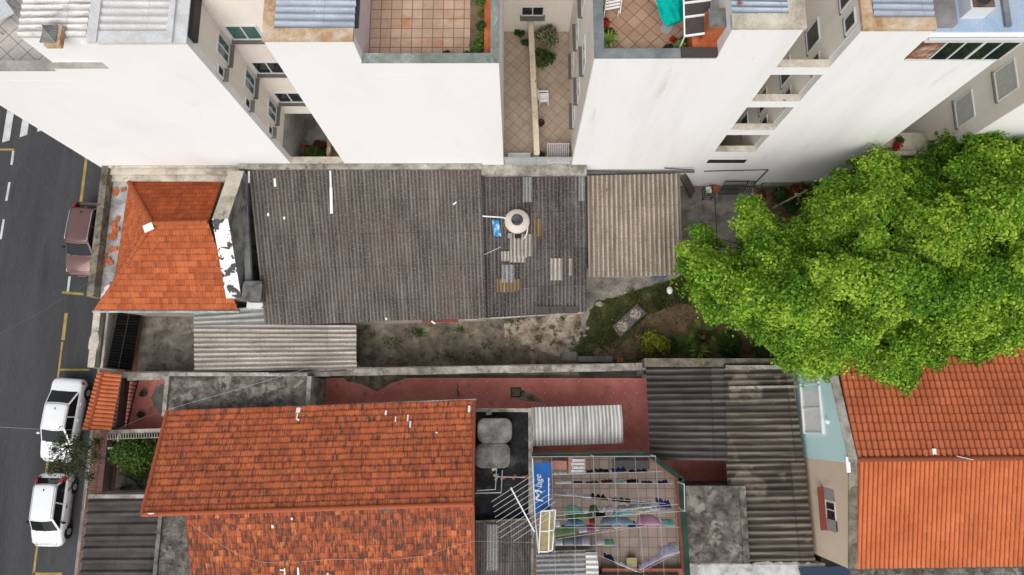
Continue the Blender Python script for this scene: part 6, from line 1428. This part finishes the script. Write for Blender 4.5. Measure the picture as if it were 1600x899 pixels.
for k, (px, py, r, mat, n, l) in enumerate(((1215, 302, .6, 'leaf_dark', 800, 'dark shrub nearest the patio in the shaded facade bed'), (1240, 300, .7, 'leaf_rust', 700, 'rusty brown shrub in the shaded bed under the white facade'), (1268, 305, .8, 'leaf_dark', 1200, 'dark shrub deepest under the big tree in the facade bed'), (1190, 300, .35, 'leaf_rust', 300, 'small rusty plant at the corner of the patio'), (1235, 325, .6, 'leaf_dark', 700, 'dark shrub close to the leaning bamboo pole'))):
    q = P(px, py, 1.2); bush('bed_shrub', l, 'shrub', (q.x, min(q.y, 12.3), .9), r, n, M[mat], .07)
m = MB(); m.box(P(1178, 300, ZT).x + .001, 23, 9.2, 12.9, 0, .9); struct(m.build('bed_soil', M['soil']))
m = MB(); x_ = P(1180, 290, 1.2).x; m.box(x_, 17.4, 12.72, 12.9, .5, 1.15); m.box(x_ + .3, x_ + 2.6, 12.7, 12.91, 1.15, 1.5); tag(m.build('planter_wall', weather('mossy_planter', [(0.3, (0.1, 0.11, 0.08, 1)), (0.7, (0.2, 0.205, 0.16, 1))], 1, 6)), 'mossy low planter wall at the foot of the streaked white facade', 'wall')
m = MB(); m.tube([P(1208, 325, 1.4), P(1262, 297, 2.4)], .05, 7); tag(m.build('bamboo_pole', M['wall_top']), 'pale pole leaning from the bed toward the white facade', 'pole')
m = MB(); m.tube([PY(1100, 268, 12.88), PY(1200, 265.5, 12.88)], .03, 6); m.tube([PY(1200, 266, 12.87), PY(1178, 288, 12.87)], .035, 6); tag(m.build('facade_pipe', M['cablegrey']), 'thin dark pipe branching low on the streaked white facade', 'pipe')

# patio things
q = P(1105, 303, ZT + .3); ct = thing('cart', 'small black wire cart holding a green and white packet', 'cart', (q.x, q.y, ZT))
m = MB()
for sx in (-1, 1):
    for sy in (-1, 1): m.box(q.x + sx * .22 - .02, q.x + sx * .22 + .02, q.y + sy * .28 - .02, q.y + sy * .28 + .02, ZT, ZT + .55)
for z in (ZT + .13, ZT + .53):
    for k in range(6): m.box(q.x - .22, q.x + .22, q.y - .28 + k * .11, q.y - .265 + k * .11, z, z + .02)
    m.box(q.x - .24, q.x - .22, q.y - .3, q.y + .3, z + .02, z + .045); m.box(q.x + .22, q.x + .24, q.y - .3, q.y + .3, z + .02, z + .045)
m.build('frame', M['darksteel'], ct)
pk = MB(); pk.obox((q.x - .12, q.y - .08, ZT + .56), (.28, .03, 0), (-.03, .34, 0), (0, 0, .1)); o = pk.build('packet', weather('green_white_packet', [(0.4, (0.2, 0.4, 0.05, 1)), (0.5, (0.6, 0.62, 0.58, 1)), (0.7, (0.7, 0.7, 0.7, 1))], 3, 3)); tag(o, 'green and white packet lying on the black wire cart', 'packet')
m = MB(); q = P(1117, 291, ZT + .3); m.lathe((q.x, min(q.y, 12.6), ZT), [(.15, 0), (.22, .3), (.24, .33), (.19, .33), (.17, .2)], 16); tag(m.build('flower_pot', M['terracotta'], None, True), 'terracotta pot between the wire cart and the metal rack', 'pot')
rk = thing('metal_rack', 'rusty dark metal grille rack leaning against the white facade', 'rack', P(1142, 300, ZT))
m = MB(); o_ = P(1122, 304, ZT); w = P(1158, 304, ZT).x - o_.x; tp = Vector((.12, 12.8 - o_.y, 1.0)); o_ = Vector((o_.x, o_.y, ZT + .02))
for k in range(12): m.bar(o_ + Vector((w * k / 11, 0, 0)), o_ + Vector((w * k / 11, 0, 0)) + tp, .03)
m.build('bars', M['darksteel'], rk); m = MB()
for t in (0, .35, .7, 1): m.bar(o_ + tp * t + Vector((0, 0, .03)), o_ + tp * t + Vector((w, 0, .03)), .04)
m.build('crossbar', M['darksteel'], rk)
m = MB(); o2 = o_ + Vector((w + .1, .0, 0))
for k in range(4): m.bar(o2 + Vector((.12 * k, 0, 0)), o2 + Vector((.12 * k, 0, 0)) + Vector((.05, .5, .8)), .03)
m.bar(o2 + Vector((0, .3, .42)), o2 + Vector((.55, .3, .42)), .04); m.bar(o2 + Vector((0, .5, .75)), o2 + Vector((.5, .5, .75)), .04); tag(m.build('small_rack', M['darksteel']), 'smaller dark grille standing right of the rusty metal rack', 'rack')
ld = thing('wooden_stair', 'weathered wooden stair ladder at the edge of the tan shed roof', 'ladder', P(1080, 305, ZT))
a0, a1 = P(1064, 279, 2.9), P(1079, 308, ZT + .05); b0_, b1_ = a0 + Vector((.22, .3, 0)), a1 + Vector((.22, .3, 0))
m = MB(); m.bar(a0, a1, .08); m.bar(b0_, b1_, .08); m.build('rail', M['bark'], ld); m = MB()
for k in range(9): m.bar(lerp(a0, a1, (k + .5) / 9), lerp(b0_, b1_, (k + .5) / 9), .14, .04)
m.build('tread', M['bark'], ld)

# yard things
rg = thing('patterned_rug', 'grey patterned rug lying askew on the thin lawn', 'rug', P(983, 500, .07))
pm = NT('patterned_rug', .95, .05); v = pm.map('Object', (1, 1, 0), (0, 0, R_(-40)))
vo = pm.n.new('ShaderNodeTexVoronoi'); pm.l.new(v, vo.inputs['Vector']); vo.inputs['Scale'].default_value = 11
c_ = pm.ramp(vo.outputs['Distance'], [(0.25, (0.34, 0.29, 0.26, 1)), (0.4, (0.07, 0.065, 0.075, 1)), (0.6, (0.14, 0.12, 0.12, 1))])
pm.col(c_)
qs = [P(x, y, .075) for x, y in ((957, 511), (996, 475), (1010, 489), (969, 527))]
rows = [[lerp(lerp(qs[0], qs[1], u / 14), lerp(qs[3], qs[2], u / 14), v / 5) + Vector((0, 0, .025 + .012 * math.sin(u * 1.3) * math.cos(v))) for u in range(15)] for v in range(6)]
m = MB(); m.grid(rows); o = m.build('pile', pm.m, rg, True); o.modifiers.new('t', 'SOLIDIFY').thickness = .02
m = MB()
for t in (.24, .74): 
    c = lerp(lerp(qs[0], qs[1], t), lerp(qs[3], qs[2], t), .5); m.lathe((c.x, c.y, .115), [(.3, 0), (.3, .006)], 20)
m.build('medallion', weather('rug_medallion', [(0.35, (0.1, 0.07, 0.06, 1)), (0.5, (0.34, 0.27, 0.21, 1)), (0.7, (0.45, 0.4, 0.34, 1))], 9, 3), rg)
m = MB()
for t0, t1, a_, b_ in ((0, 1, .0, .05), (0, 1, .95, 1.0)):
    m.loft([[lerp(lerp(qs[0], qs[1], t), lerp(qs[3], qs[2], t), s_) + Vector((0, 0, z)) for t, s_, z in ((t0, a_, .02), (t1, a_, .02), (t1, b_, .02), (t0, b_, .02))], [lerp(lerp(qs[0], qs[1], t), lerp(qs[3], qs[2], t), s_) + Vector((0, 0, z)) for t, s_, z in ((t0, a_, .05), (t1, a_, .05), (t1, b_, .05), (t0, b_, .05))]])
m.build('border', M['tank'], rg)
q = P(1046, 454, .08); p_, d_ = ball((0, 0, 0), 1, 4)
m = MB(); m.lathe((q.x, q.y, .06), [(.08, 0), (.17, .04), (.15, .1), (.06, .16)], 9, 1, 1.35); o = m.build('plastic_bag', M['whitepaint']); tag(o, 'crumpled white plastic bag on the grass near the big tree', 'bag')
def stone(px, py, r, mat, name, label, grp=None, sy=.8):
    q = P(px, py, .05); m = MB(); n = 10; js = [random.uniform(.8, 1.15) for _ in range(n)]
    rg_ = lambda s_, z: [(q.x + r * s_ * js[k] * math.cos(6.283 * k / n), q.y + r * sy * s_ * js[k] * math.sin(6.283 * k / n), z) for k in range(n)]
    m.loft([rg_(.95, .03), rg_(1, .05 + r * .15), rg_(.8, .05 + r * .35)]); tag(m.build(name, mat), label, name.replace('_', ' '), grp)
stone(936, 475, .22, M['wall_top'], 'flat_stone', 'large flat pale stone at the corner of the thin lawn', 'stones on the lawn')
stone(914, 525, .1, M['wall_top'], 'flat_stone', 'small pale stone beside the broken paving', 'stones on the lawn')
stone(956, 500, .07, M['broken'], 'flat_stone', 'tiny pale stone left of the patterned rug', 'stones on the lawn')
for k, (px, py) in enumerate(((801, 542), (792, 538), (845, 541), (880, 552), (868, 548), (918, 513))): stone(px, py, random.uniform(.1, .16), M['broken'], 'rubble_piece', 'pale rubble piece scattered around the broken paving', 'rubble around the broken paving')
for k, (px, py, l) in enumerate(((966, 562, 'dull red brick on the soil against the boundary wall'), (971, 562, 'bright orange brick on the soil against the boundary wall'))):
    q = P(px, py + 1, .1); m = MB(); m.box(q.x - .08, q.x + .08, q.y - .1, q.y + .12, .05, .2); tag(m.build('hollow_brick', M['terracotta'] if k == 0 else M['brick']), l, 'brick')
m = MB(); q = P(940, 560, .1); m.box(q.x - 1.3, q.x + .6, q.y - .2, q.y + .1, .03, .16); m.box(P(892, 555, .1).x - .5, P(892, 555, .1).x + .3, q.y - .15, q.y + .35, .03, .2); tag(m.build('kerb_slab', M['kerb']), 'broken cement slabs along the foot of the boundary wall', 'slab')

# roof tank on the patched roof
q = P(808, 345, 4.3); wt = thing('round_water_tank', 'round cream water tank with dark hatch on the patched roof', 'water tank', (q.x, q.y, 3.6))
m = MB(); m.lathe((q.x, q.y, 3.55), [(.5, 0), (.56, .25), (.6, .6), (.63, .63), (.63, .68), (.55, .74), (.3, .82), (.28, .83)], 32); m.build('shell', plain('cream_fibreglass', (0.56, 0.5, 0.43, 1), .5, .3, 0, .06), wt, True)
m = MB(); m.lathe((q.x, q.y + .02, 4.36), [(.29, 0), (.3, .03), (.27, .06), (.1, .085)], 24); m.build('hatch', weather('dark_hatch', [(0.3, (0.03, 0.035, 0.035, 1)), (0.7, (0.11, 0.115, 0.115, 1))], 3, 5), wt, True)
m = MB(); m.tube([P(754, 338, 4.25), P(785, 340, 4.35), P(793, 342, 4.2)], .035, 6); m.tube([P(826, 348, 4.2), P(823, 366, 3.75), P(818, 374, 3.7)], .025, 6); m.build('pipe', M['whitepaint'], wt)
q = P(809, 369, 3.7); m = MB(); m.box(q.x - .15, q.x + .17, q.y - .12, q.y + .2, 3.5, 3.85); o = m.build('black_box', M['blackplastic']); tag(o, 'small black box at the foot of the round cream tank', 'box')
q = P(797, 369, 3.7); m = MB(); m.box(q.x - .12, q.x + .1, q.y - .1, q.y + .12, 3.5, 3.78); o = m.build('pale_block', M['light_sheet']); tag(o, 'pale block left of the small black box by the tank', 'block')
A = P(768, 344, 3.78); rows = [[A + Vector((u * .08 + v * .02, -v * .12, .05 + .04 * math.sin(u * 1.9) - v * .02 + .02 * math.sin(v * 2))) for u in range(6)] for v in range(8)]
m = MB(); m.grid(rows); o = m.build('blue_cloth', weather('blue_white_cloth', [(0.35, (0.03, 0.2, 0.42, 1)), (0.5, (0.1, 0.33, 0.55, 1)), (0.65, (0.5, 0.6, 0.68, 1))], 3.5, 4), None, True); o.modifiers.new('t', 'SOLIDIFY').thickness = .015; tag(o, 'blue and white cloth left on the patched roof by the tank', 'cloth')
m = MB(); m.tube([P(757, 398, 3.8), P(783, 386, 3.85)], .015, 5); tag(m.build('roof_stick', M['cablewhite']), 'thin stick lying on the patched roof left of the pale patch', 'stick')

# ================================================================== THINGS ON THE TALL BLOCKS
dv = thing('divider_wall', 'long cream wall with peeling top dividing the narrow tiled courtyard', 'wall', (.95, 16, 4))
a, b = P(839, 254, 5.2), P(829, 28, 5.2); m = MB(); m.obox((a.x - .12, 13.15, 3.99), (b.x - a.x, 7.3, 0), (.24, 0, 0), (0, 0, 1.15)); m.build('wall', M['cream'], dv)
m = MB(); m.obox((a.x - .14, 13.14, 5.142), (b.x - a.x, 7.34, 0), (.28, 0, 0), (0, 0, .05)); m.build('coping', weather('peeling_cream_coping', [(0.3, (0.5, 0.42, 0.3, 1)), (0.7, (0.64, 0.56, 0.42, 1))], 1.5, 5, (1, 1, 1), [((0.2, 0.13, 0.08, 1), 3.2, .62, .68, .8)]), dv)
gl = thing('glass_railing', 'glass railing along the front edge of the narrow tiled courtyard', 'railing', (1.1, YF, 4.1))
m = MB(); m.box(CX1 + .02, RX0 - .02, YF + .03, YF + .08, 5.0, 5.06)
for x in (CX1 + .05, .25, 1.0, 1.9, RX0 - .05): m.box(x - .02, x + .02, YF + .03, YF + .08, 4.12, 5.0)
m.build('rail', M['steel'], gl); m = MB(); m.box(CX1 + .05, RX0 - .05, YF + .05, YF + .06, 4.15, 5.0); m.build('pane', plain('frosted_glass', (0.4, 0.42, 0.42, 1), .15, .5), gl)
m = MB(); m.box(-.4, .75, 13.2, 13.5, 4.0, 4.35); o = m.build('white_planter', M['whitepaint']); tag(o, 'long white planter box behind the glass railing', 'planter')
q = P(872, 238, 4.6); m = MB()
for k in range(12): m.box(q.x - .55 + k * .095, q.x - .5 + k * .095, q.y - .55, q.y + .5, 4.55, 4.6)
m.box(q.x - .55, q.x + .6, q.y - .55, q.y - .5, 4.5, 4.55); m.box(q.x - .55, q.x + .6, q.y + .45, q.y + .5, 4.5, 4.55)
for sx in (-.5, .5):
    for sy in (-.5, .42): m.box(q.x + sx, q.x + sx + .06, q.y + sy, q.y + sy + .06, 4, 4.5)
tag(m.build('slatted_table', M['pale_sheet']), 'pale slatted table in the front corner of the narrow courtyard', 'table')
def chair(label, q, ang, z):
    t = thing('plastic_chair', label, 'chair', (q.x, q.y, z)); ca, sa = math.cos(ang), math.sin(ang)
    T = lambda x, y, zz: Vector((q.x + x * ca - y * sa, q.y + x * sa + y * ca, z + zz)); X = Vector((ca, sa, 0)); Y = Vector((-sa, ca, 0))
    m = MB(); m.obox(T(-.24, -.24, .42), X * .48, Y * .46, (0, 0, .035)); m.build('seat', M['whitepaint'], t)
    m = MB()
    for k in range(5): m.obox(T(-.23 + k * .1, .2, .46), X * .06, Y * .03, Vector((0, 0, .42)) + Y * .12)
    m.obox(T(-.25, .3, .86), X * .5, Y * .05, (0, 0, .07)); m.build('backrest', M['whitepaint'], t)
    for sx in (-1, 1):
        for sy in (-1, 1): m = MB(); m.bar(T(sx * .22, sy * .21, .42), T(sx * .25, sy * .25, 0), .045); m.build('leg', M['whitepaint'], t)
        m = MB(); m.bar(T(sx * .26, -.22, .63), T(sx * .26, .26, .65), .06, .03); m.bar(T(sx * .26, -.2, .42), T(sx * .26, -.2, .63), .04); m.build('armrest', M['whitepaint'], t)
    return t
chair('white plastic chair against the dividing wall of the narrow courtyard', P(850, 152, 4.5), R_(92), 4.0)
q = P(845, 194, 4.1); m = MB(); m.lathe((q.x, q.y, 4.0), [(.12, 0), (.18, .28), (.2, .3), (.15, .3), (.14, .2)], 16); tag(m.build('dark_pot', plain('dark_red_pot', (0.07, 0.02, 0.018, 1), .6), None, True), 'dark red pot near the white plastic chair in the courtyard', 'pot')
for k, (px, py, r, mat, n, l) in enumerate(((855, 60, .85, 'leaf_blossom', 2200, 'large pale flowering bush at the far end of the narrow courtyard'), (852, 92, .6, 'leaf_dark', 900, 'darker bush in front of the pale flowering courtyard bush'), (823, 68, .3, 'leaf_dark', 260, 'dark potted shrub nearest the divider wall top end'), (815, 52, .25, 'leaf_dark', 220, 'small dark potted shrub second from the divider wall'), (808, 48, .2, 'leaf_dark', 180, 'smallest dark potted shrub in the left courtyard half'), (818, 65, .2, 'leaf_mid', 160, 'green potted shrub just below the small dark shrubs'), (825, 38, .28, 'leaf_dark', 240, 'dark shrub directly under the courtyard end window'), (802, 242, .2, 'leaf_dark', 150, 'small dark shrub beside the white planter box'), (845, 240, .25, 'leaf_olive', 200, 'olive shrub at the railing end of the divider wall'))):
    q = P(px, py, 4.0); bush('courtyard_shrub', l, 'shrub', (q.x, q.y - .15, 4.0), r, n, M[mat], .06)
# centre terrace plants
pb = thing('brick_planter', 'red brick planter strip along the side of the sandy tiled terrace', 'planter', (-1, 15, 13.66))
m = MB(); m.box(-1.2, -.95, YF + .32, 20, 13.66, 13.9); m.build('border', M['brick'], pb); m = MB(); m.box(-1.75, -1.2, YF + .32, 20, 13.66, 13.72); m.build('soil', M['soil'], pb)
for k, (px, py, r, mat, l) in enumerate(((749, 76, .3, 'leaf_mid', 'bushy green plant in the corner of the sandy terrace'), (752, 62, .2, 'leaf_mid', 'green plant second from the terrace corner'), (752, 42, .22, 'leaf_dark', 'dark plant third from the terrace corner'), (751, 22, .18, 'leaf_mid', 'small green plant fourth from the terrace corner'), (752, 4, .25, 'leaf_mid', 'green plant at the top edge of the sandy terrace'), (700, 85, .16, 'leaf_dark', 'little dark plant against the front parapet of the sandy terrace'), (730, 86, .18, 'leaf_dark', 'long dark plant against the green capped parapet'))):
    q = P(px, py, 13.75); bush('terrace_plant', l, 'plant', (q.x, q.y - .05, 13.7), r, int(900 * r / .3), M[mat], .05)
# right terrace
rosette('spider_plant', 'pale striped spider plant in the corner of the diagonal tiled terrace', 'plant', P(949, 68, 14.1), .45, 34, M['leaf_lime'], None, .35, .04)
for k, (px, py, r, mat, l) in enumerate(((944, 35, .2, 'flower', 'red flowering plant by the grey capped side parapet'), (951, 46, .22, 'leaf_olive', 'grey green plant between red flowers and spider plant'), (939, 15, .25, 'leaf_dark', 'dark plant above the red flowers on the side parapet'), (1062, 70, .25, 'leaf_lime', 'variegated pale plant by the brick barbecue'), (1045, 74, .22, 'leaf_olive', 'olive plant left of the variegated plant'), (1053, 58, .14, 'flower', 'red flowers behind the variegated plant'), (1070, 60, .2, 'leaf_dark', 'dark plant beside the brown awning edge'))):
    q = P(px, py, 14.2); bush('terrace_plant', l, 'plant', (q.x, q.y - .05, 14.0), r, int(700 * r / .25), M[mat], .05)
lo = thing('lounge_chair', 'white slatted lounge chair at the top of the diagonal tiled terrace', 'lounge chair', P(960, 8, 14.3))
m = MB(); q = P(958, 6, 14.4)
for k in range(10): m.obox((q.x - .3 + .02 * k, q.y - .25 + .13 * k, 14.35), (.55, .12, 0), (-.015, .07, 0), (0, 0, .025))
m.build('slats', M['whitepaint'], lo); m = MB()
for dx in (-.3, .28): m.bar((q.x + dx - .02, q.y - .35, 14.32), (q.x + dx + .18, q.y + 1.1, 14.32), .035); 
for dx, dy in ((-.32, -.4), (.22, -.25), (-.1, 1.0), (.42, 1.0)): m.bar((q.x + dx, q.y + dy, 14.0), (q.x + dx, q.y + dy, 14.33), .035)
m.build('frame', M['whitepaint'], lo)
# closed teal parasol lying over its stand
A = P(1050, 22, 14.9); tp = thing('parasol', 'folded teal parasol cloth above the diagonal tiled terrace', 'parasol', (A.x, A.y, 14))
e0, e1 = P(1036, 0, 15.2) + Vector((-.1, .9, .1)), P(1056, 36, 14.8); secs = []
for k in range(12):
    s_ = k / 11; c = lerp(e0, e1, s_); r = .2 + .14 * math.sin(s_ * 2.6); d = (e1 - e0).normalized(); u = d.cross(Vector((0, 0, 1))).normalized(); w = u.cross(d)
    secs.append([c + (u * math.cos(6.283 * j / 20) * 1.25 + w * math.sin(6.283 * j / 20) * .7) * r * (1 + .16 * math.sin(j * 2.5 + k * .5)) for j in range(20)])
m = MB(); m.loft(secs); m.build('canopy', M['teal_cloth'], tp); m = MB(); m.tube([(A.x, A.y, 14.0), (A.x, A.y, 14.9)], .03, 8); m.lathe((A.x, A.y, 13.995), [(.25, 0), (.22, .06), (.05, .08)], 16); m.build('pole', M['steel'], tp)
q = P(1028, 3, 14.4); m = MB(); m.loft([[(q.x - .3, q.y + .5, 14.2), (q.x + .25, q.y + .4, 14.2), (q.x + .1, q.y - .15, 14.2)], [(q.x - .3, q.y + .5, 14.25), (q.x + .25, q.y + .4, 14.25), (q.x + .1, q.y - .15, 14.25)]]); o = m.build('white_towel', CC['white']); tag(o, 'white pointed cloth beside the folded teal parasol', 'cloth')
bq = thing('brick_barbecue', 'orange brick barbecue with square grey chimney cap', 'barbecue', P(1110, 60, 14))
m = MB(); a, b = P(1083, 77, 15.0), P(1138, 40, 15.0); m.box(a.x, b.x, a.y, b.y, 14.0, 14.95); m.build('base', M['brick'], bq)
m = MB(); c = P(1126, 26, 16.2); lo_ = [(a.x + .25, a.y + .35, 14.95), (b.x, a.y + .35, 14.95), (b.x, b.y + .5, 14.95), (a.x + .25, b.y + .5, 14.95)]; hi_ = [(c.x - .3, c.y - .3, 16.0), (c.x + .3, c.y - .3, 16.0), (c.x + .3, c.y + .35, 16.0), (c.x - .3, c.y + .35, 16.0)]; m.loft([lo_, hi_]); m.build('hood', M['brick'], bq)
m = MB(); m.box(c.x - .38, c.x + .38, c.y - .3, c.y + .36, 16.0, 16.12); m.build('chimney_cap', M['tank'], bq)
aw = thing('awning', 'dark brown awning with white battens over the right hand terrace', 'awning', P(1095, 30, 15.3))
A, B, C, D = P(1067, -20, 15.5), P(1113, -25, 15.6), P(1105, 54, 15.4), P(1069, 59, 15.3); m = MB(); m.loft([[D, C, B, A], [p + Vector((0, 0, .04)) for p in (D, C, B, A)]]); m.build('canvas', M['awning'], aw)
m = MB()
for t in (.08, .34, .62, .99): m.bar(lerp(A, D, t) + Vector((0, 0, .06)), lerp(B, C, t) + Vector((0, 0, .06)), .06)
m.bar(A + Vector((0, 0, .06)), D + Vector((0, 0, .06)), .05); m.build('batten', M['whitepaint'], aw)
m = MB(); m.tube([(D.x, D.y, 14), D], .03, 6); m.build('post', M['alu'], aw)
# left terrace: vent cap and table
vc = thing('vent_cap', 'ribbed square vent cap on a rusty wooden frame on the whitewashed roof', 'vent', P(80, 54, 16.1))
a, b = P(64, 68, 16.2), P(92, 40, 16.2); m = MB(); m.box(a.x + .1, b.x + .12, a.y - .08, b.y, 16.0, 16.22); m.build('frame', M['rust_ledge'], vc)
m = MB(); cx_, cy_ = (a.x + b.x) / 2, (a.y + b.y) / 2; m.loft([[(a.x, a.y, 16.24), (b.x, a.y, 16.24), (b.x, b.y, 16.24), (a.x, b.y, 16.24)], [(cx_ - .04, cy_ - .04, 16.5), (cx_ + .04, cy_ - .04, 16.5), (cx_ + .04, cy_ + .04, 16.5), (cx_ - .04, cy_ + .04, 16.5)]]); m.build('cap', M['grey_cap'], vc)
m = MB()
for x, y in ((a.x, a.y), (b.x, a.y), (b.x, b.y), (a.x, b.y)): m.bar((x, y, 16.26), (cx_, cy_, 16.52), .03)
for k in range(1, 6):
    t = k / 6; m.bar((lerp(a.x, b.x, t), a.y, 16.255), (lerp(lerp(a.x, b.x, t), cx_, .6), lerp(a.y, cy_, .6), 16.42), .018); m.bar((b.x, lerp(a.y, b.y, t), 16.255), (lerp(b.x, cx_, .6), lerp(lerp(a.y, b.y, t), cy_, .6), 16.42), .018)
m.build('ribs', M['tan_sheet'] and M['wall_top'], vc)
tb = thing('terrace_table', 'pale grey table at the left edge of the pale tiled terrace', 'table', P(0, 10, 13.9)); q4 = [P(-35, -10, 14.0), P(2, -8, 14.0), P(22, 20, 14.0), P(-20, 42, 14.0)]
m = MB(); m.prism([(p.x, p.y) for p in q4], 13.95, 14.0); m.build('top', M['pale_sheet'] and plain('pale_table_top', (0.5, 0.53, 0.55, 1), .4), tb)
m = MB()
for p in q4: c = lerp(p, sum(q4, Vector()) / 4, .15); m.tube([(c.x, c.y, 13.24), (c.x, c.y, 13.95)], .03, 6)
m.build('leg', M['steel'], tb)
# air conditioner on the blue roof
q = P(1530, 8, 16.7); ac = thing('air_conditioner', 'brown topped air conditioner unit on the pale blue roof', 'air conditioner', (q.x, q.y, 16.3))
m = MB(); m.box(q.x - .42, q.x + .36, q.y - .26, q.y + .5, 16.3, 16.9); m.build('casing', M['alu'], ac); m = MB(); m.box(q.x - .36, q.x + .36, q.y - .22, q.y + .5, 16.9, 16.93); m.build('top', weather('rusty_lid', [(0.3, (0.07, 0.045, 0.035, 1)), (0.7, (0.16, 0.11, 0.085, 1))], 2, 5), ac)
m = MB(); m.lathe((q.x, q.y + .12, 16.932), [(.26, 0), (.25, .02), (.06, .03)], 20); m.build('fan_grille', M['darksteel'], ac)
q = P(1565, 10, 16.4); m = MB(); m.box(q.x + .05, q.x + .25, 13.2, YB, 16.3, 16.42); o = m.build('roof_divider', M['grey_cap'], apr)
# balcony plants in the far well
for k, (px, py, mat, l) in enumerate(((1407, 228, 'flower', 'red potted flowers on the far balcony behind the tree'), (1410, 215, 'leaf_dark', 'dark leafy plant above the red flowers on the far balcony'))):
    q = P(px, py, 5.0); bush('balcony_plant', l, 'plant', (min(20.6, q.x), max(13.3, q.y), 4.5), .3, 200, M[mat], .06)

# ================================================================== CABLES OVER THE STREET
for k, (pts_, w, l) in enumerate(((((-20, 531, 6.2), (60, 490, 6.0), (140, 441, 5.6)), .014, 'dark cable crossing the road toward the corner house parapet'), (((20, 245, 6.5), (70, 290, 6.3), (112, 328, 6)), .007, 'thin cable over the road ending above the brown wagon'), (((186, 670, 3.4), (225, 652, 3.6), (262, 641, 3.7)), .01, 'pale wire from the railing wall to the old tile roof corner'), (((-10, 667, 6), (62, 671, 5.6), (130, 672, 4.6)), .006, 'pale wire over the road above the white sedan'))):
    m = MB(); m.tube([P(*p) for p in pts_], w, 5); tag(m.build('cable', M['cablegrey'] if k < 3 else M['steel']), l, 'cable')
m = MB(); m.tube([P(262, 640, 3.8), P(360, 612, 3.9), P(480, 576, 3.6)], .006, 5); tag(m.build('cable', M['cablewhite']), 'thin wire crossing the mottled slab roof from the old tile roof', 'cable')
